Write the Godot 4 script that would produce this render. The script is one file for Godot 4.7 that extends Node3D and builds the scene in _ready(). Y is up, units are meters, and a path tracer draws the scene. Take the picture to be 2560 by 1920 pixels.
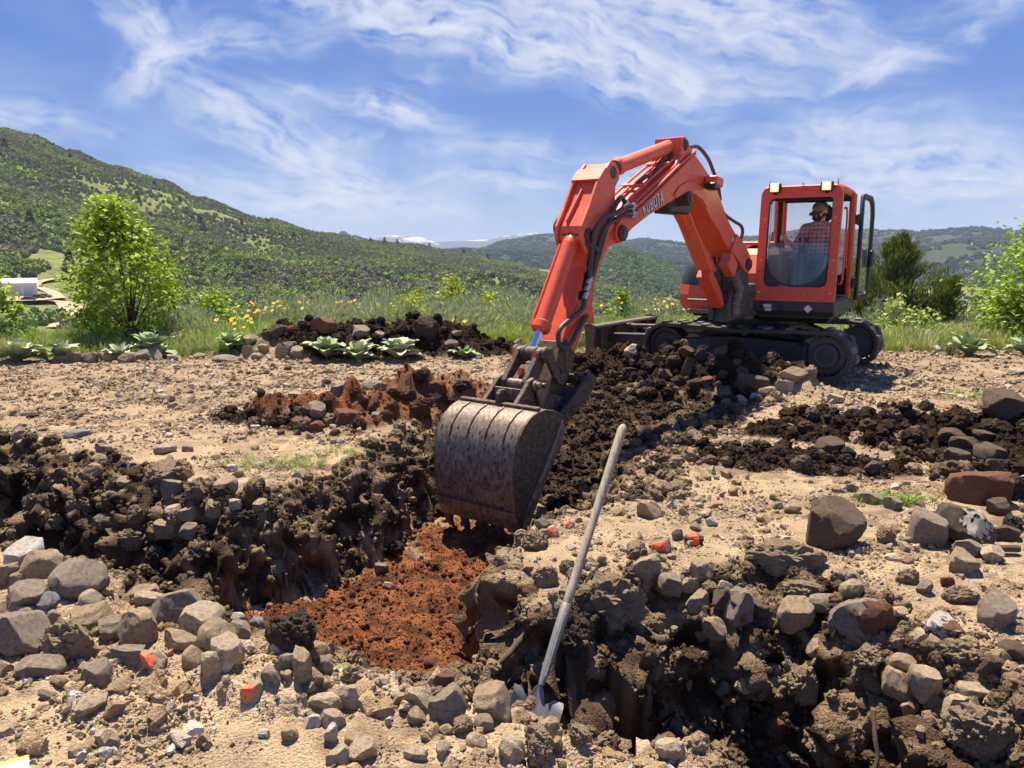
extends Node3D

# A stony building plot on a hillside: an excavator digs a foundation trench, a wooded hill and a hazy valley lie behind.
# Frames used below: world y is up, the photographer stands at the origin and looks towards -z.

var rng := RandomNumberGenerator.new()
var taken := {}
var M := {}
var ground_x := PackedFloat32Array()
var ground_z := PackedFloat32Array()
var ground_v := PackedVector3Array()
var ground_n := PackedVector3Array()
var ground_zone := PackedByteArray()
var ground_c := PackedColorArray()
var noise_a := FastNoiseLite.new()
var noise_b := FastNoiseLite.new()
var noise_c := FastNoiseLite.new()

func _ready() -> void:
	rng.seed = 20240611
	set_camera()
	set_sky()
	set_sun()
	set_noise()
	make_materials()
	make_ground()
	make_far_land()
	make_excavator()
	make_operator()
	make_tools()
	make_rocks()
	make_rubble()
	make_plants()
	make_valley_things()

func set_camera() -> void:
	var cam := Camera3D.new()
	cam.name = "camera"
	cam.fov = 52.8
	cam.near = 0.05
	cam.far = 60000.0
	cam.position = Vector3(0, 1.65, 0)
	cam.rotation_degrees = Vector3(-9.66, 0, 0)
	add_child(cam)
	cam.current = true

func set_sun() -> void:
	var sun := DirectionalLight3D.new()
	sun.name = "sun"
	sun.light_energy = 1.55
	sun.light_color = Color(1.0, 0.94, 0.84)
	sun.light_angular_distance = 0.5
	sun.shadow_enabled = true
	add_child(sun)
	sun.look_at_from_position(Vector3(-0.12, 0.925, -0.36) * 100.0, Vector3.ZERO, Vector3.UP)

# ---------------------------------------------------------------- sky

func set_sky() -> void:
	var pano := PanoramaSkyMaterial.new()
	pano.panorama = ImageTexture.create_from_image(sky_image())
	pano.energy_multiplier = 1.0
	var sky := Sky.new()
	sky.sky_material = pano
	var env := Environment.new()
	env.background_mode = Environment.BG_SKY
	env.sky = sky
	env.ambient_light_source = Environment.AMBIENT_SOURCE_SKY
	env.tonemap_mode = Environment.TONE_MAPPER_LINEAR
	env.tonemap_exposure = 2.35
	env.sdfgi_enabled = true
	env.ssao_enabled = true
	env.ssil_enabled = true
	env.fog_enabled = true
	env.fog_density = 0.00010
	env.fog_light_color = Color(0.80, 0.88, 1.0)
	var we := WorldEnvironment.new()
	we.name = "world_environment"
	we.environment = env
	add_child(we)

# wisps of cirrus: [intensity, half width in degrees, azimuth, elevation, azimuth, elevation, ...]
const WISPS := [
	[0.75, 0.9, -26.2, 9.1, -24.7, 10.5, -23.2, 11.8, -20.7, 12.4, -17.1, 13.3, -15.5, 13.7],
	[0.7, 1.3, -25.3, 14.6, -23.8, 14.1, -22.6, 13.0, -21.8, 12.3],
	[0.3, 0.5, -14.8, 13.3, -12.3, 13.8],
	[0.8, 1.35, -22.3, 10.0, -20.0, 9.3, -17.1, 7.9, -14.8, 6.3, -12.6, 5.0, -8.5, 3.9, -4.9, 3.1],
	[0.8, 0.9, -13.1, 9.6, -10.2, 10.0, -7.4, 9.4, -4.0, 8.9],
	[0.4, 0.5, -13.5, 6.9, -9.7, 7.6],
	[1.0, 1.5, -19.3, 17.0, -14.3, 16.2, -8.2, 15.3, -2.8, 14.3, 2.4, 13.0, 7.3, 11.5, 13.9, 10.1],
	[0.8, 1.1, -0.2, 17.0, 4.6, 15.0, 8.5, 13.2, 12.6, 11.5, 18.8, 9.7],
	[0.8, 1.9, -6.0, 18.5, 4.6, 17.5, 12.5, 15.8, 19.9, 13.9, 25.3, 11.8],
	[0.45, 1.8, 12.0, 15.0, 18.0, 12.6, 23.0, 12.0],
	[0.7, 0.7, 21.3, 10.1, 22.9, 11.2, 25.8, 12.1],
	[0.35, 0.8, 28.1, 12.6, 30.2, 12.9],
	[0.4, 0.9, 26.2, 14.3, 32.2, 14.3, 40.0, 14.0],
	[0.7, 1.2, -23.0, 4.9, -17.6, 3.9, -11.4, 3.4, -3.6, 2.5],
	[0.6, 0.8, -4.9, 4.7, -0.2, 5.4, 4.8, 5.1],
	[0.8, 1.7, 14.1, 6.2, 20.5, 5.1, 26.1, 5.3, 33.2, 4.0, 42.0, 4.5],
	[0.5, 0.9, -40.0, 9.0, -32.4, 7.9, -30.0, 7.4, -27.0, 6.7],
	[0.5, 0.9, 6.4, 5.7, 14.2, 4.0],
	[0.35, 0.5, -16.1, 10.9, -13.4, 10.0],
	[0.4, 0.55, -6.8, 7.2, -0.2, 7.2, 8.0, 6.8],
	[0.4, 0.8, 18.9, 7.5, 23.2, 7.3, 24.5, 8.3],
	[0.2, 0.5, -7.3, 12.2, -3.8, 11.6],
	[0.6, 2.4, -48, 16, -60, 21, -74, 19], [0.7, 2.2, 50, 14, 63, 19, 80, 17], [0.7, 2.6, 96, 11, 118, 18, 140, 15],
	[0.8, 2.6, 150, 20, 172, 14, 196, 17], [0.6, 2.4, -96, 12, -120, 17, -142, 22], [0.9, 3.0, -30, 34, 0, 30, 34, 36],
	[0.7, 3.0, 70, 40, 110, 34, 150, 42], [0.7, 3.0, -160, 38, -120, 34, -80, 42], [0.6, 3.0, -20, 58, 50, 52, 120, 60],
	[0.5, 2.0, -100, 5, -70, 6, -45, 5], [0.6, 2.0, 60, 5, 100, 6, 150, 4], [0.5, 2.0, 160, 7, 200, 5, 230, 6]]

var wisp_box: Array = []

func wisp_amount(az: float, el: float, n1: FastNoiseLite) -> float:
	if wisp_box.is_empty():
		for w: Array in WISPS:
			var b := [1e9, -1e9, 1e9, -1e9]
			for i in range(2, w.size(), 2):
				b = [minf(b[0], w[i]), maxf(b[1], w[i]), minf(b[2], w[i + 1]), maxf(b[3], w[i + 1])]
			var pad: float = w[1] * 2.6 + 0.4
			wisp_box.append([(b[0] + b[1]) * 0.5, (b[1] - b[0]) * 0.5 + pad, b[2] - pad, b[3] + pad])
	var sum := 0.0
	for k in WISPS.size():
		var box: Array = wisp_box[k]
		if el < box[2] or el > box[3] or absf(wrapf(az - box[0], -180.0, 180.0)) > box[1]:
			continue
		var w: Array = WISPS[k]
		var best := 1e9
		var run := 0.0
		var along := 0.0
		var across := 0.0
		var i := 2
		while i + 3 < w.size():
			var ax: float = w[i]
			var ay: float = w[i + 1]
			var dx: float = w[i + 2] - ax
			var dy: float = w[i + 3] - ay
			var px := wrapf(az - ax, -180.0, 180.0)
			var py := el - ay
			var l := sqrt(dx * dx + dy * dy)
			var t := clampf((px * dx + py * dy) / (l * l), 0.0, 1.0)
			var qx := px - t * dx
			var qy := py - t * dy
			var d := qx * qx + qy * qy
			if d < best:
				best = d
				along = run + t * l
				across = (px * dy - py * dx) / l
			run += l
			i += 2
		var half: float = w[1]
		# filaments run along the wisp; its two ends and lower side are drawn out
		var taper := smoothstep(0.0, run * 0.35, along) * 0.55 + 0.45
		taper *= smoothstep(run, run * 0.55, along) * 0.6 + 0.4
		var soft := half * (0.75 + 0.5 * taper) * (0.75 if across > 0.0 else 1.2)
		var g := exp(-best / (soft * soft))
		var strand := n1.get_noise_2d(along * 5.0 + k * 61.0, across * 42.0) * 0.75 + n1.get_noise_2d(along * 11.0 + k * 17.0, across * 120.0) * 0.45
		var lump := n1.get_noise_2d(along * 16.0 + k * 29.0 + 500.0, across * 22.0)
		sum += float(w[0]) * g * clampf(0.62 + strand * 0.95 + lump * 0.5, 0.0, 1.5) * taper * 1.3
	return sum

func sky_color(az: float, el: float, mask: float, n2: FastNoiseLite) -> Color:
	# clear air: deep blue overhead, pale near the horizon
	var h := clampf(el / 90.0, 0.0, 1.0)
	var k := pow(1.0 - h, 11.0)
	var blue := Color(0.0223, 0.0688, 0.2522).lerp(Color(0.0406, 0.1114, 0.3210), pow(1.0 - h, 4.0))
	var c := blue.lerp(Color(0.2162, 0.2948, 0.3930), k * 0.72)
	if el < 6.0:
		c = c.lerp(Color(0.2817, 0.3275, 0.3733), (1.0 - clampf(el / 6.0, 0.0, 1.0)) * 0.6)
	var veil := clampf(n2.get_noise_2d(az * 6.0 - 90.0, el * 17.0) * 1.1 + 0.10, 0.0, 1.0) * (0.05 + 0.42 * exp(-el / 5.5))
	var d := 1.0 - exp(-1.35 * (mask * 0.9 + veil))
	return c.lerp(Color(0.3799, 0.3963, 0.4225), d * 0.95)

func sky_part(az0: float, az1: float, el0: float, el1: float, w: int, h: int) -> Image:
	var n1 := FastNoiseLite.new()
	n1.seed = 7
	n1.frequency = 0.025
	n1.fractal_octaves = 3
	var n2 := FastNoiseLite.new()
	n2.seed = 19
	n2.frequency = 0.012
	n2.fractal_octaves = 5
	n2.domain_warp_enabled = true
	n2.domain_warp_amplitude = 30.0
	n2.domain_warp_frequency = 0.012
	var im := Image.create(w, h, false, Image.FORMAT_RGBA8)
	for y in h:
		for x in w:
			var az := lerpf(az0, az1, (x + 0.5) / w)
			var el := maxf(lerpf(el1, el0, (y + 0.5) / h), 0.0)
			var v := wisp_amount(az + n2.get_noise_2d(az * 6.0, el * 9.0) * 2.4, el + n2.get_noise_2d(az * 7.0 + 300.0, el * 9.0) * 1.5, n1)
			im.set_pixel(x, y, sky_color(az, el, v, n2).linear_to_srgb())
	return im

func sky_image() -> Image:
	# a coarse picture of the whole sky, with the same sky worked out more finely towards -z
	var full := sky_part(0.0, 360.0, -90.0, 90.0, 512, 256)
	full.resize(4096, 2048, Image.INTERPOLATE_CUBIC)
	var fine := sky_part(-40.0, 40.0, -3.0, 33.0, 910, 410)
	var top := int((90.0 - 33.0) / 180.0 * 2048.0)
	var half := fine.get_width() / 2
	full.blit_rect(fine, Rect2i(half, 0, half, 410), Vector2i(0, top))
	full.blit_rect(fine, Rect2i(0, 0, half, 410), Vector2i(4096 - half, top))
	return full

# ---------------------------------------------------------------- names and metas

func numbered(called: String) -> String:
	var n: int = taken.get(called, 0)
	taken[called] = n + 1
	return called if n == 0 else "%s_%03d" % [called, n]

func tag(o: Node, label: String, category: String, group := "", kind := "") -> Node:
	o.set_meta("label", label)
	if category:
		o.set_meta("category", category)
	if group:
		o.set_meta("group", group)
	if kind:
		o.set_meta("kind", kind)
	return o

func thing(called: String, at: Vector3, turn := 0.0) -> Node3D:
	var o := Node3D.new()
	o.name = numbered(called)
	add_child(o)
	o.position = at
	o.rotation.y = turn
	return o

func put(mesh: Mesh, called: String, mat: Material, parent: Node = null) -> MeshInstance3D:
	var o := MeshInstance3D.new()
	o.mesh = mesh
	if mat:
		o.material_override = mat
	if parent:
		o.name = called
		parent.add_child(o, true)
	else:
		o.name = numbered(called)
		add_child(o)
	return o

# ---------------------------------------------------------------- shapes

class Shape:
	var st := SurfaceTool.new()
	func _init() -> void:
		st.begin(Mesh.PRIMITIVE_TRIANGLES)
	func smooth(on: bool, group := 1) -> void:
		st.set_smooth_group(group if on else -1)
	func tri(a: Vector3, b: Vector3, c: Vector3) -> void: # counter-clockwise seen from outside
		st.add_vertex(a)
		st.add_vertex(c)
		st.add_vertex(b)
	func quad(a: Vector3, b: Vector3, c: Vector3, d: Vector3) -> void:
		tri(a, b, c)
		tri(a, c, d)
	func done() -> ArrayMesh:
		st.generate_normals()
		return st.commit()

	# box with chamfered edges; size is full size
	func box(xf: Transform3D, size: Vector3, ch := 0.006) -> void:
		smooth(false)
		var h := size * 0.5
		ch = minf(ch, minf(h.x, minf(h.y, h.z)) * 0.9)
		for axis in 3:
			for s: float in [-1.0, 1.0]:
				var u := (axis + 1) % 3
				var v := (axis + 2) % 3
				var p: Array[Vector3] = []
				for k in 4:
					var q := Vector3.ZERO
					q[axis] = s * h[axis]
					q[u] = (h[u] - ch) * (1.0 if k == 0 or k == 3 else -1.0)
					q[v] = (h[v] - ch) * (1.0 if k < 2 else -1.0)
					p.append(xf * q)
				if s > 0.0:
					quad(p[0], p[1], p[2], p[3])
				else:
					quad(p[3], p[2], p[1], p[0])
		for axis in 3: # edges along this axis
			var u := (axis + 1) % 3
			var v := (axis + 2) % 3
			for su: float in [-1.0, 1.0]:
				for sv: float in [-1.0, 1.0]:
					var a := Vector3.ZERO
					a[u] = su * h[u]
					a[v] = sv * (h[v] - ch)
					var b := Vector3.ZERO
					b[u] = su * (h[u] - ch)
					b[v] = sv * h[v]
					var e := Vector3.ZERO
					e[axis] = h[axis] - ch
					if su * sv > 0.0:
						quad(xf * (a - e), xf * (b - e), xf * (b + e), xf * (a + e))
					else:
						quad(xf * (a + e), xf * (b + e), xf * (b - e), xf * (a - e))
		for sx: float in [-1.0, 1.0]:
			for sy: float in [-1.0, 1.0]:
				for sz: float in [-1.0, 1.0]:
					var a := xf * Vector3(sx * h.x, sy * (h.y - ch), sz * (h.z - ch))
					var b := xf * Vector3(sx * (h.x - ch), sy * h.y, sz * (h.z - ch))
					var c := xf * Vector3(sx * (h.x - ch), sy * (h.y - ch), sz * h.z)
					if sx * sy * sz > 0.0:
						tri(a, b, c)
					else:
						tri(a, c, b)

	# outline in the local xy plane, extruded from z0 to z1, with chamfered rims
	func prism(xf: Transform3D, outline: PackedVector2Array, z0: float, z1: float, ch := 0.006, round_sides := false) -> void:
		var poly := outline
		if Geometry2D.is_polygon_clockwise(poly):
			poly = poly.duplicate()
			poly.reverse()
		var n := poly.size()
		var inner := PackedVector2Array()
		for i in n:
			var p := poly[i]
			var d0 := (p - poly[(i + n - 1) % n]).normalized()
			var d1 := (poly[(i + 1) % n] - p).normalized()
			var n0 := Vector2(-d0.y, d0.x)
			var n1 := Vector2(-d1.y, d1.x)
			var m := n0 + n1
			m = m / maxf(0.35, m.dot(n0))
			inner.append(p + m * ch)
		var idx := Geometry2D.triangulate_polygon(inner)
		smooth(false)
		for k in range(0, idx.size(), 3):
			var a := inner[idx[k]]
			var b := inner[idx[k + 1]]
			var c := inner[idx[k + 2]]
			if (b - a).cross(c - a) < 0.0:
				var t := b
				b = c
				c = t
			tri(xf * Vector3(a.x, a.y, z1), xf * Vector3(b.x, b.y, z1), xf * Vector3(c.x, c.y, z1))
			tri(xf * Vector3(a.x, a.y, z0), xf * Vector3(c.x, c.y, z0), xf * Vector3(b.x, b.y, z0))
		for i in n:
			var j := (i + 1) % n
			var a := poly[i]
			var b := poly[j]
			var ai := inner[i]
			var bi := inner[j]
			smooth(round_sides, 2)
			quad(xf * Vector3(a.x, a.y, z0 + ch), xf * Vector3(b.x, b.y, z0 + ch), xf * Vector3(b.x, b.y, z1 - ch), xf * Vector3(a.x, a.y, z1 - ch))
			if ch > 0.0:
				smooth(false)
				quad(xf * Vector3(a.x, a.y, z1 - ch), xf * Vector3(b.x, b.y, z1 - ch), xf * Vector3(bi.x, bi.y, z1), xf * Vector3(ai.x, ai.y, z1))
				quad(xf * Vector3(b.x, b.y, z0 + ch), xf * Vector3(a.x, a.y, z0 + ch), xf * Vector3(ai.x, ai.y, z0), xf * Vector3(bi.x, bi.y, z0))

	# turned shape: profile of (distance along a->b, radius)
	func turned(a: Vector3, b: Vector3, profile: PackedVector2Array, seg := 20, soft := false) -> void:
		var ax := (b - a).normalized()
		var side := ax.cross(Vector3.UP if absf(ax.y) < 0.9 else Vector3.RIGHT).normalized()
		var up := side.cross(ax)
		for i in profile.size() - 1:
			var p := profile[i]
			var q := profile[i + 1]
			smooth(true, 1 if soft else 10 + i)
			for k in seg:
				var t0 := TAU * k / seg
				var t1 := TAU * (k + 1) / seg
				var d0 := side * cos(t0) + up * sin(t0)
				var d1 := side * cos(t1) + up * sin(t1)
				var p0 := a + ax * p.x + d0 * p.y
				var p1 := a + ax * p.x + d1 * p.y
				var q0 := a + ax * q.x + d0 * q.y
				var q1 := a + ax * q.x + d1 * q.y
				if p.y < 1e-5:
					tri(p0, q1, q0)
				elif q.y < 1e-5:
					tri(p0, p1, q0)
				else:
					quad(p0, p1, q1, q0)

	func rod(a: Vector3, b: Vector3, r: float, seg := 18, ch := 0.004) -> void:
		var l := a.distance_to(b)
		turned(a, b, PackedVector2Array([Vector2(0, 0), Vector2(0, r - ch), Vector2(ch, r), Vector2(l - ch, r), Vector2(l, r - ch), Vector2(l, 0)]), seg)

	# a pipe of even or tapering thickness through points
	func hose(pts: PackedVector3Array, r: float, seg := 10, r_end := -1.0) -> void:
		var n := pts.size()
		var up := Vector3.ZERO
		var rings: Array[PackedVector3Array] = []
		for i in n:
			var d := (pts[mini(i + 1, n - 1)] - pts[maxi(i - 1, 0)]).normalized()
			if i == 0:
				up = d.cross(Vector3(0.31, 0.93, 0.2)).normalized()
			up = (up - d * up.dot(d)).normalized()
			var side := d.cross(up)
			var rr := r if r_end < 0.0 else lerpf(r, r_end, float(i) / (n - 1))
			var ring := PackedVector3Array()
			for k in seg:
				var t := TAU * k / seg
				ring.append(pts[i] + (up * cos(t) + side * sin(t)) * rr)
			rings.append(ring)
		smooth(true, 1)
		for i in n - 1:
			for k in seg:
				var j := (k + 1) % seg
				quad(rings[i][k], rings[i][j], rings[i + 1][j], rings[i + 1][k])
		smooth(false)
		for k in seg:
			var j := (k + 1) % seg
			tri(pts[0], rings[0][j], rings[0][k])
			tri(pts[n - 1], rings[n - 1][k], rings[n - 1][j])

	# closed rings of equal length joined in order, ends capped
	func loft(rings: Array, soft := false) -> void:
		smooth(soft, 1)
		for i in rings.size() - 1:
			var a: PackedVector3Array = rings[i]
			var b: PackedVector3Array = rings[i + 1]
			for k in a.size():
				var j := (k + 1) % a.size()
				quad(a[k], a[j], b[j], b[k])
		smooth(false)
		var f: PackedVector3Array = rings[0]
		var l: PackedVector3Array = rings[rings.size() - 1]
		var cf := Vector3.ZERO
		var cl := Vector3.ZERO
		for k in f.size():
			cf += f[k] / f.size()
			cl += l[k] / l.size()
		for k in f.size():
			var j := (k + 1) % f.size()
			tri(cf, f[j], f[k])
			tri(cl, l[k], l[j])

# a smooth line through points
func curve(pts: Array, steps := 8) -> PackedVector3Array:
	var out := PackedVector3Array()
	var n := pts.size()
	for i in n - 1:
		var p0: Vector3 = pts[maxi(i - 1, 0)]
		var p1: Vector3 = pts[i]
		var p2: Vector3 = pts[i + 1]
		var p3: Vector3 = pts[mini(i + 2, n - 1)]
		for s in steps:
			out.append(p1.cubic_interpolate(p2, p0, p3, float(s) / steps))
	out.append(pts[n - 1])
	return out

func place(x: float, y: float, z: float) -> Transform3D:
	return Transform3D(Basis(), Vector3(x, y, z))

# ---------------------------------------------------------------- noise and materials

func set_noise() -> void:
	noise_a.seed = 3
	noise_a.frequency = 1.0
	noise_a.fractal_octaves = 3
	noise_b.seed = 11
	noise_b.frequency = 1.0
	noise_b.fractal_octaves = 2
	noise_c.seed = 23
	noise_c.frequency = 1.0
	noise_c.noise_type = FastNoiseLite.TYPE_CELLULAR
	noise_c.cellular_return_type = FastNoiseLite.RETURN_DISTANCE
	noise_c.fractal_type = FastNoiseLite.FRACTAL_NONE

func noise_texture(seed_: int, freq: float, octaves: int, ramp: Array, size := 512, cellular := false, gain := 0.5) -> ImageTexture:
	var n := FastNoiseLite.new()
	n.seed = seed_
	n.frequency = freq
	n.fractal_octaves = octaves
	n.fractal_gain = gain
	if cellular:
		n.noise_type = FastNoiseLite.TYPE_CELLULAR
		n.cellular_return_type = FastNoiseLite.RETURN_DISTANCE2_DIV
	var im := n.get_seamless_image(size, size, false, false, 0.2)
	if ramp.is_empty():
		im.convert(Image.FORMAT_RGB8)
		return ImageTexture.create_from_image(im)
	var lut: Array[Color] = []
	for k in 256:
		var t := k / 255.0 * (ramp.size() - 1)
		var i := mini(int(t), ramp.size() - 2)
		lut.append((ramp[i] as Color).lerp(ramp[i + 1], t - i))
	var out := Image.create(size, size, false, Image.FORMAT_RGB8)
	var data := im.get_data()
	var bytes := PackedByteArray()
	bytes.resize(size * size * 3)
	for k in size * size:
		var c := lut[data[k]]
		bytes[k * 3] = c.r8
		bytes[k * 3 + 1] = c.g8
		bytes[k * 3 + 2] = c.b8
	out.set_data(size, size, false, Image.FORMAT_RGB8, bytes)
	return ImageTexture.create_from_image(out)

func grey(a: float) -> Color:
	return Color(a, a, a)

# linear base colour -> a material
func mat(called: String, linear: Color, rough: float, metal := 0.0) -> StandardMaterial3D:
	var m := StandardMaterial3D.new()
	m.resource_name = called
	m.albedo_color = linear.linear_to_srgb()
	m.roughness = rough
	m.metallic = metal
	M[called] = m
	return m

func textured(called: String, linear: Color, rough: float, tex: Texture2D, per_metre: float, relief: Texture2D = null, cm := 0.0, world := false) -> StandardMaterial3D:
	var m := mat(called, linear, rough)
	m.albedo_texture = tex
	m.uv1_triplanar = true
	m.uv1_world_triplanar = world
	m.uv1_scale = Vector3.ONE * per_metre
	if relief:
		m.heightmap_enabled = true
		m.heightmap_texture = relief
		m.heightmap_scale = cm
	return m

var grain: ImageTexture
var lumps: ImageTexture
var blotch: ImageTexture
var scuff: ImageTexture

func make_materials() -> void:
	grain = noise_texture(5, 0.045, 5, [grey(0.55), grey(0.80), grey(0.94), grey(1.0), grey(1.0)], 1024, false, 0.75)
	lumps = noise_texture(6, 0.03, 5, [], 1024, false, 0.65)
	blotch = noise_texture(8, 0.012, 6, [Color(0.50, 0.46, 0.42), Color(0.76, 0.73, 0.69), Color(0.95, 0.93, 0.90), grey(1.0), Color(1.0, 0.99, 0.96)], 512, false, 0.72)
	scuff = noise_texture(9, 0.02, 5, [Color(0.62, 0.55, 0.50), Color(0.88, 0.86, 0.84), grey(1.0), grey(1.0), Color(1.0, 0.98, 0.97), Color(1.0, 0.97, 0.95)], 1024, false, 0.62)
	# soils: the colour rides on the vertices, the texture gives grain
	var soil := textured("soil", Color(1, 1, 1), 0.96, grain, 1.7, lumps, 2.2, true)
	soil.vertex_color_use_as_albedo = true
	soil.metallic_specular = 0.25
	var crumb := textured("crumb", Color(1, 1, 1), 0.95, grain, 3.0, lumps, 1.0, true)
	crumb.vertex_color_use_as_albedo = true
	crumb.metallic_specular = 0.25
	var far := textured("far_land", Color(1, 1, 1), 0.95, blotch, 0.02, null, 0.0, true)
	far.vertex_color_use_as_albedo = true
	far.metallic_specular = 0.2
	var leafy := mat("leafy", Color(1, 1, 1), 0.8)
	leafy.vertex_color_use_as_albedo = true
	leafy.metallic_specular = 0.3
	leafy.backlight_enabled = true
	leafy.backlight = Color(0.62, 0.66, 0.34)
	var wood := mat("far_wood", Color(1, 1, 1), 0.9)
	wood.vertex_color_use_as_albedo = true
	wood.metallic_specular = 0.2
	# stones
	textured("stone_pale", Color(0.50, 0.415, 0.305), 0.88, blotch, 6.5, lumps, 0.9, true)
	textured("stone_tan", Color(0.40, 0.31, 0.205), 0.9, blotch, 6.5, lumps, 0.9, true)
	textured("stone_grey", Color(0.30, 0.25, 0.20), 0.85, blotch, 6.5, lumps, 0.9, true)
	textured("stone_dark", Color(0.125, 0.085, 0.058), 0.85, blotch, 6.5, lumps, 0.9, true)
	textured("stone_rust", Color(0.19, 0.085, 0.046), 0.92, blotch, 6.5, lumps, 0.9, true)
	textured("stone_white", Color(0.58, 0.555, 0.52), 0.7, blotch, 6.5, lumps, 0.9, true)
	textured("stone_blue", Color(0.24, 0.255, 0.265), 0.6, blotch, 6.5, lumps, 0.9, true)
	textured("clod_dark", Color(0.072, 0.047, 0.032), 0.97, grain, 4.0, lumps, 2.0, true)
	textured("clod_rust", Color(0.16, 0.062, 0.031), 0.97, grain, 4.0, lumps, 2.0, true)
	textured("clod_tan", Color(0.36, 0.265, 0.165), 0.97, grain, 4.0, lumps, 2.0, true)
	mat("marking_paint", Color(0.80, 0.14, 0.055), 0.85)
	textured("quartz_crust", Color(0.60, 0.56, 0.52), 0.6, blotch, 8.0, lumps, 0.6, true)

# ---------------------------------------------------------------- the plot

# rim of the trenches, seen from above (x, z)
const RIM: Array[Vector2] = [
	Vector2(-9.0, -8.6), Vector2(-6.2, -7.75), Vector2(-4.8, -7.1), Vector2(-3.5, -6.25), Vector2(-2.85, -6.0), Vector2(-2.3, -5.5), Vector2(-1.97, -5.28), Vector2(-1.72, -5.45),
	Vector2(-1.42, -5.96), Vector2(-1.26, -6.73), Vector2(-1.05, -7.3), Vector2(-0.6, -8.3), Vector2(0.3, -9.4), Vector2(1.3, -9.9), Vector2(2.3, -9.55),
	Vector2(2.75, -8.7), Vector2(2.35, -8.1), Vector2(1.63, -7.1), Vector2(1.18, -6.1), Vector2(0.86, -5.23), Vector2(0.6, -4.93), Vector2(0.34, -4.74),
	Vector2(0.10, -4.42), Vector2(0.07, -4.0), Vector2(0.10, -3.6), Vector2(0.35, -3.72), Vector2(0.72, -4.0), Vector2(1.0, -3.86), Vector2(1.3, -4.14), Vector2(1.56, -4.0),
	Vector2(1.72, -3.7), Vector2(1.86, -3.4), Vector2(2.05, -2.7), Vector2(2.15, -2.0), Vector2(1.9, -1.2), Vector2(1.15, -1.3), Vector2(0.72, -2.05), Vector2(0.46, -2.32),
	Vector2(0.31, -2.38), Vector2(0.17, -2.46), Vector2(0.01, -2.53), Vector2(-0.19, -2.62), Vector2(-0.4, -2.74), Vector2(-0.64, -2.86), Vector2(-0.95, -2.94),
	Vector2(-1.38, -3.2), Vector2(-2.16, -3.62), Vector2(-2.66, -3.95), Vector2(-4.2, -4.7), Vector2(-9.0, -6.6)]

# heaps: centre x, z, half length, half width, height, turn, soil (0 tan, 1 dark, 2 rust)
const HEAPS := [
	[-2.35, -12.75, 1.9, 1.0, 0.42, 0.0, 1], [-0.9, -12.9, 1.1, 0.8, 0.24, 0.1, 1], [-3.8, -12.45, 1.2, 0.7, 0.24, 0.0, 0],
	[-1.25, -7.95, 1.30, 0.72, 0.17, 0.15, 2], [-0.55, -8.5, 0.95, 0.62, 0.2, 0.3, 2], [-2.1, -7.6, 0.8, 0.45, 0.10, 0.1, 1],
	[2.35, -9.9, 1.5, 0.62, 0.30, -0.6, 1], [1.05, -10.35, 0.9, 0.6, 0.22, -0.3, 1], [3.1, -9.1, 0.8, 0.45, 0.16, -0.5, 0], [2.3, -9.2, 1.0, 0.6, 0.12, -0.7, 1],
	[4.35, -6.2, 1.3, 1.1, 0.17, 0.0, 1], [3.1, -7.15, 1.3, 0.42, 0.09, 0.1, 1], [4.3, -4.6, 0.9, 0.8, 0.13, 0.0, 1], [2.25, -6.0, 0.9, 0.35, 0.05, -0.2, 1],
	[-2.3, -3.55, 1.2, 0.42, 0.12, 0.45, 0], [-1.1, -2.75, 0.7, 0.3, 0.07, 0.2, 0], [0.15, -2.2, 0.6, 0.22, 0.02, -0.1, 0], [-3.9, -4.2, 1.0, 0.5, 0.1, 0.4, 0]]

func rim_distance(x: float, z: float) -> float: # positive inside the trenches
	var best := 1e9
	var inside := false
	var n := RIM.size()
	var a := RIM[n - 1]
	for i in n:
		var b := RIM[i]
		var ex := b.x - a.x
		var ez := b.y - a.y
		var px := x - a.x
		var pz := z - a.y
		var t := clampf((px * ex + pz * ez) / (ex * ex + ez * ez), 0.0, 1.0)
		var qx := px - ex * t
		var qz := pz - ez * t
		best = minf(best, qx * qx + qz * qz)
		if (a.y > z) != (b.y > z) and x < ex * (z - a.y) / ez + a.x:
			inside = not inside
		a = b
	return sqrt(best) * (1.0 if inside else -1.0)

func brow(x: float) -> float: # where the plot ends and the land falls away
	return -20.5 + 4.5 * smoothstep(-4.0, -9.0, x) + 3.0 * smoothstep(6.0, 11.0, x)

func dirt_end(x: float) -> float: # where bare earth gives way to grass
	return -12.2 - 0.75 * smoothstep(-4.0, 3.0, x) - 0.2 * sin(x * 1.7) + 0.12 * sin(x * 4.3 + 1.0)

var _soil := 0.0 # set by lie(): 0 tan, 1 dark, 2 rust
var _steep := 0.0
var _rough := 0.0

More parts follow.
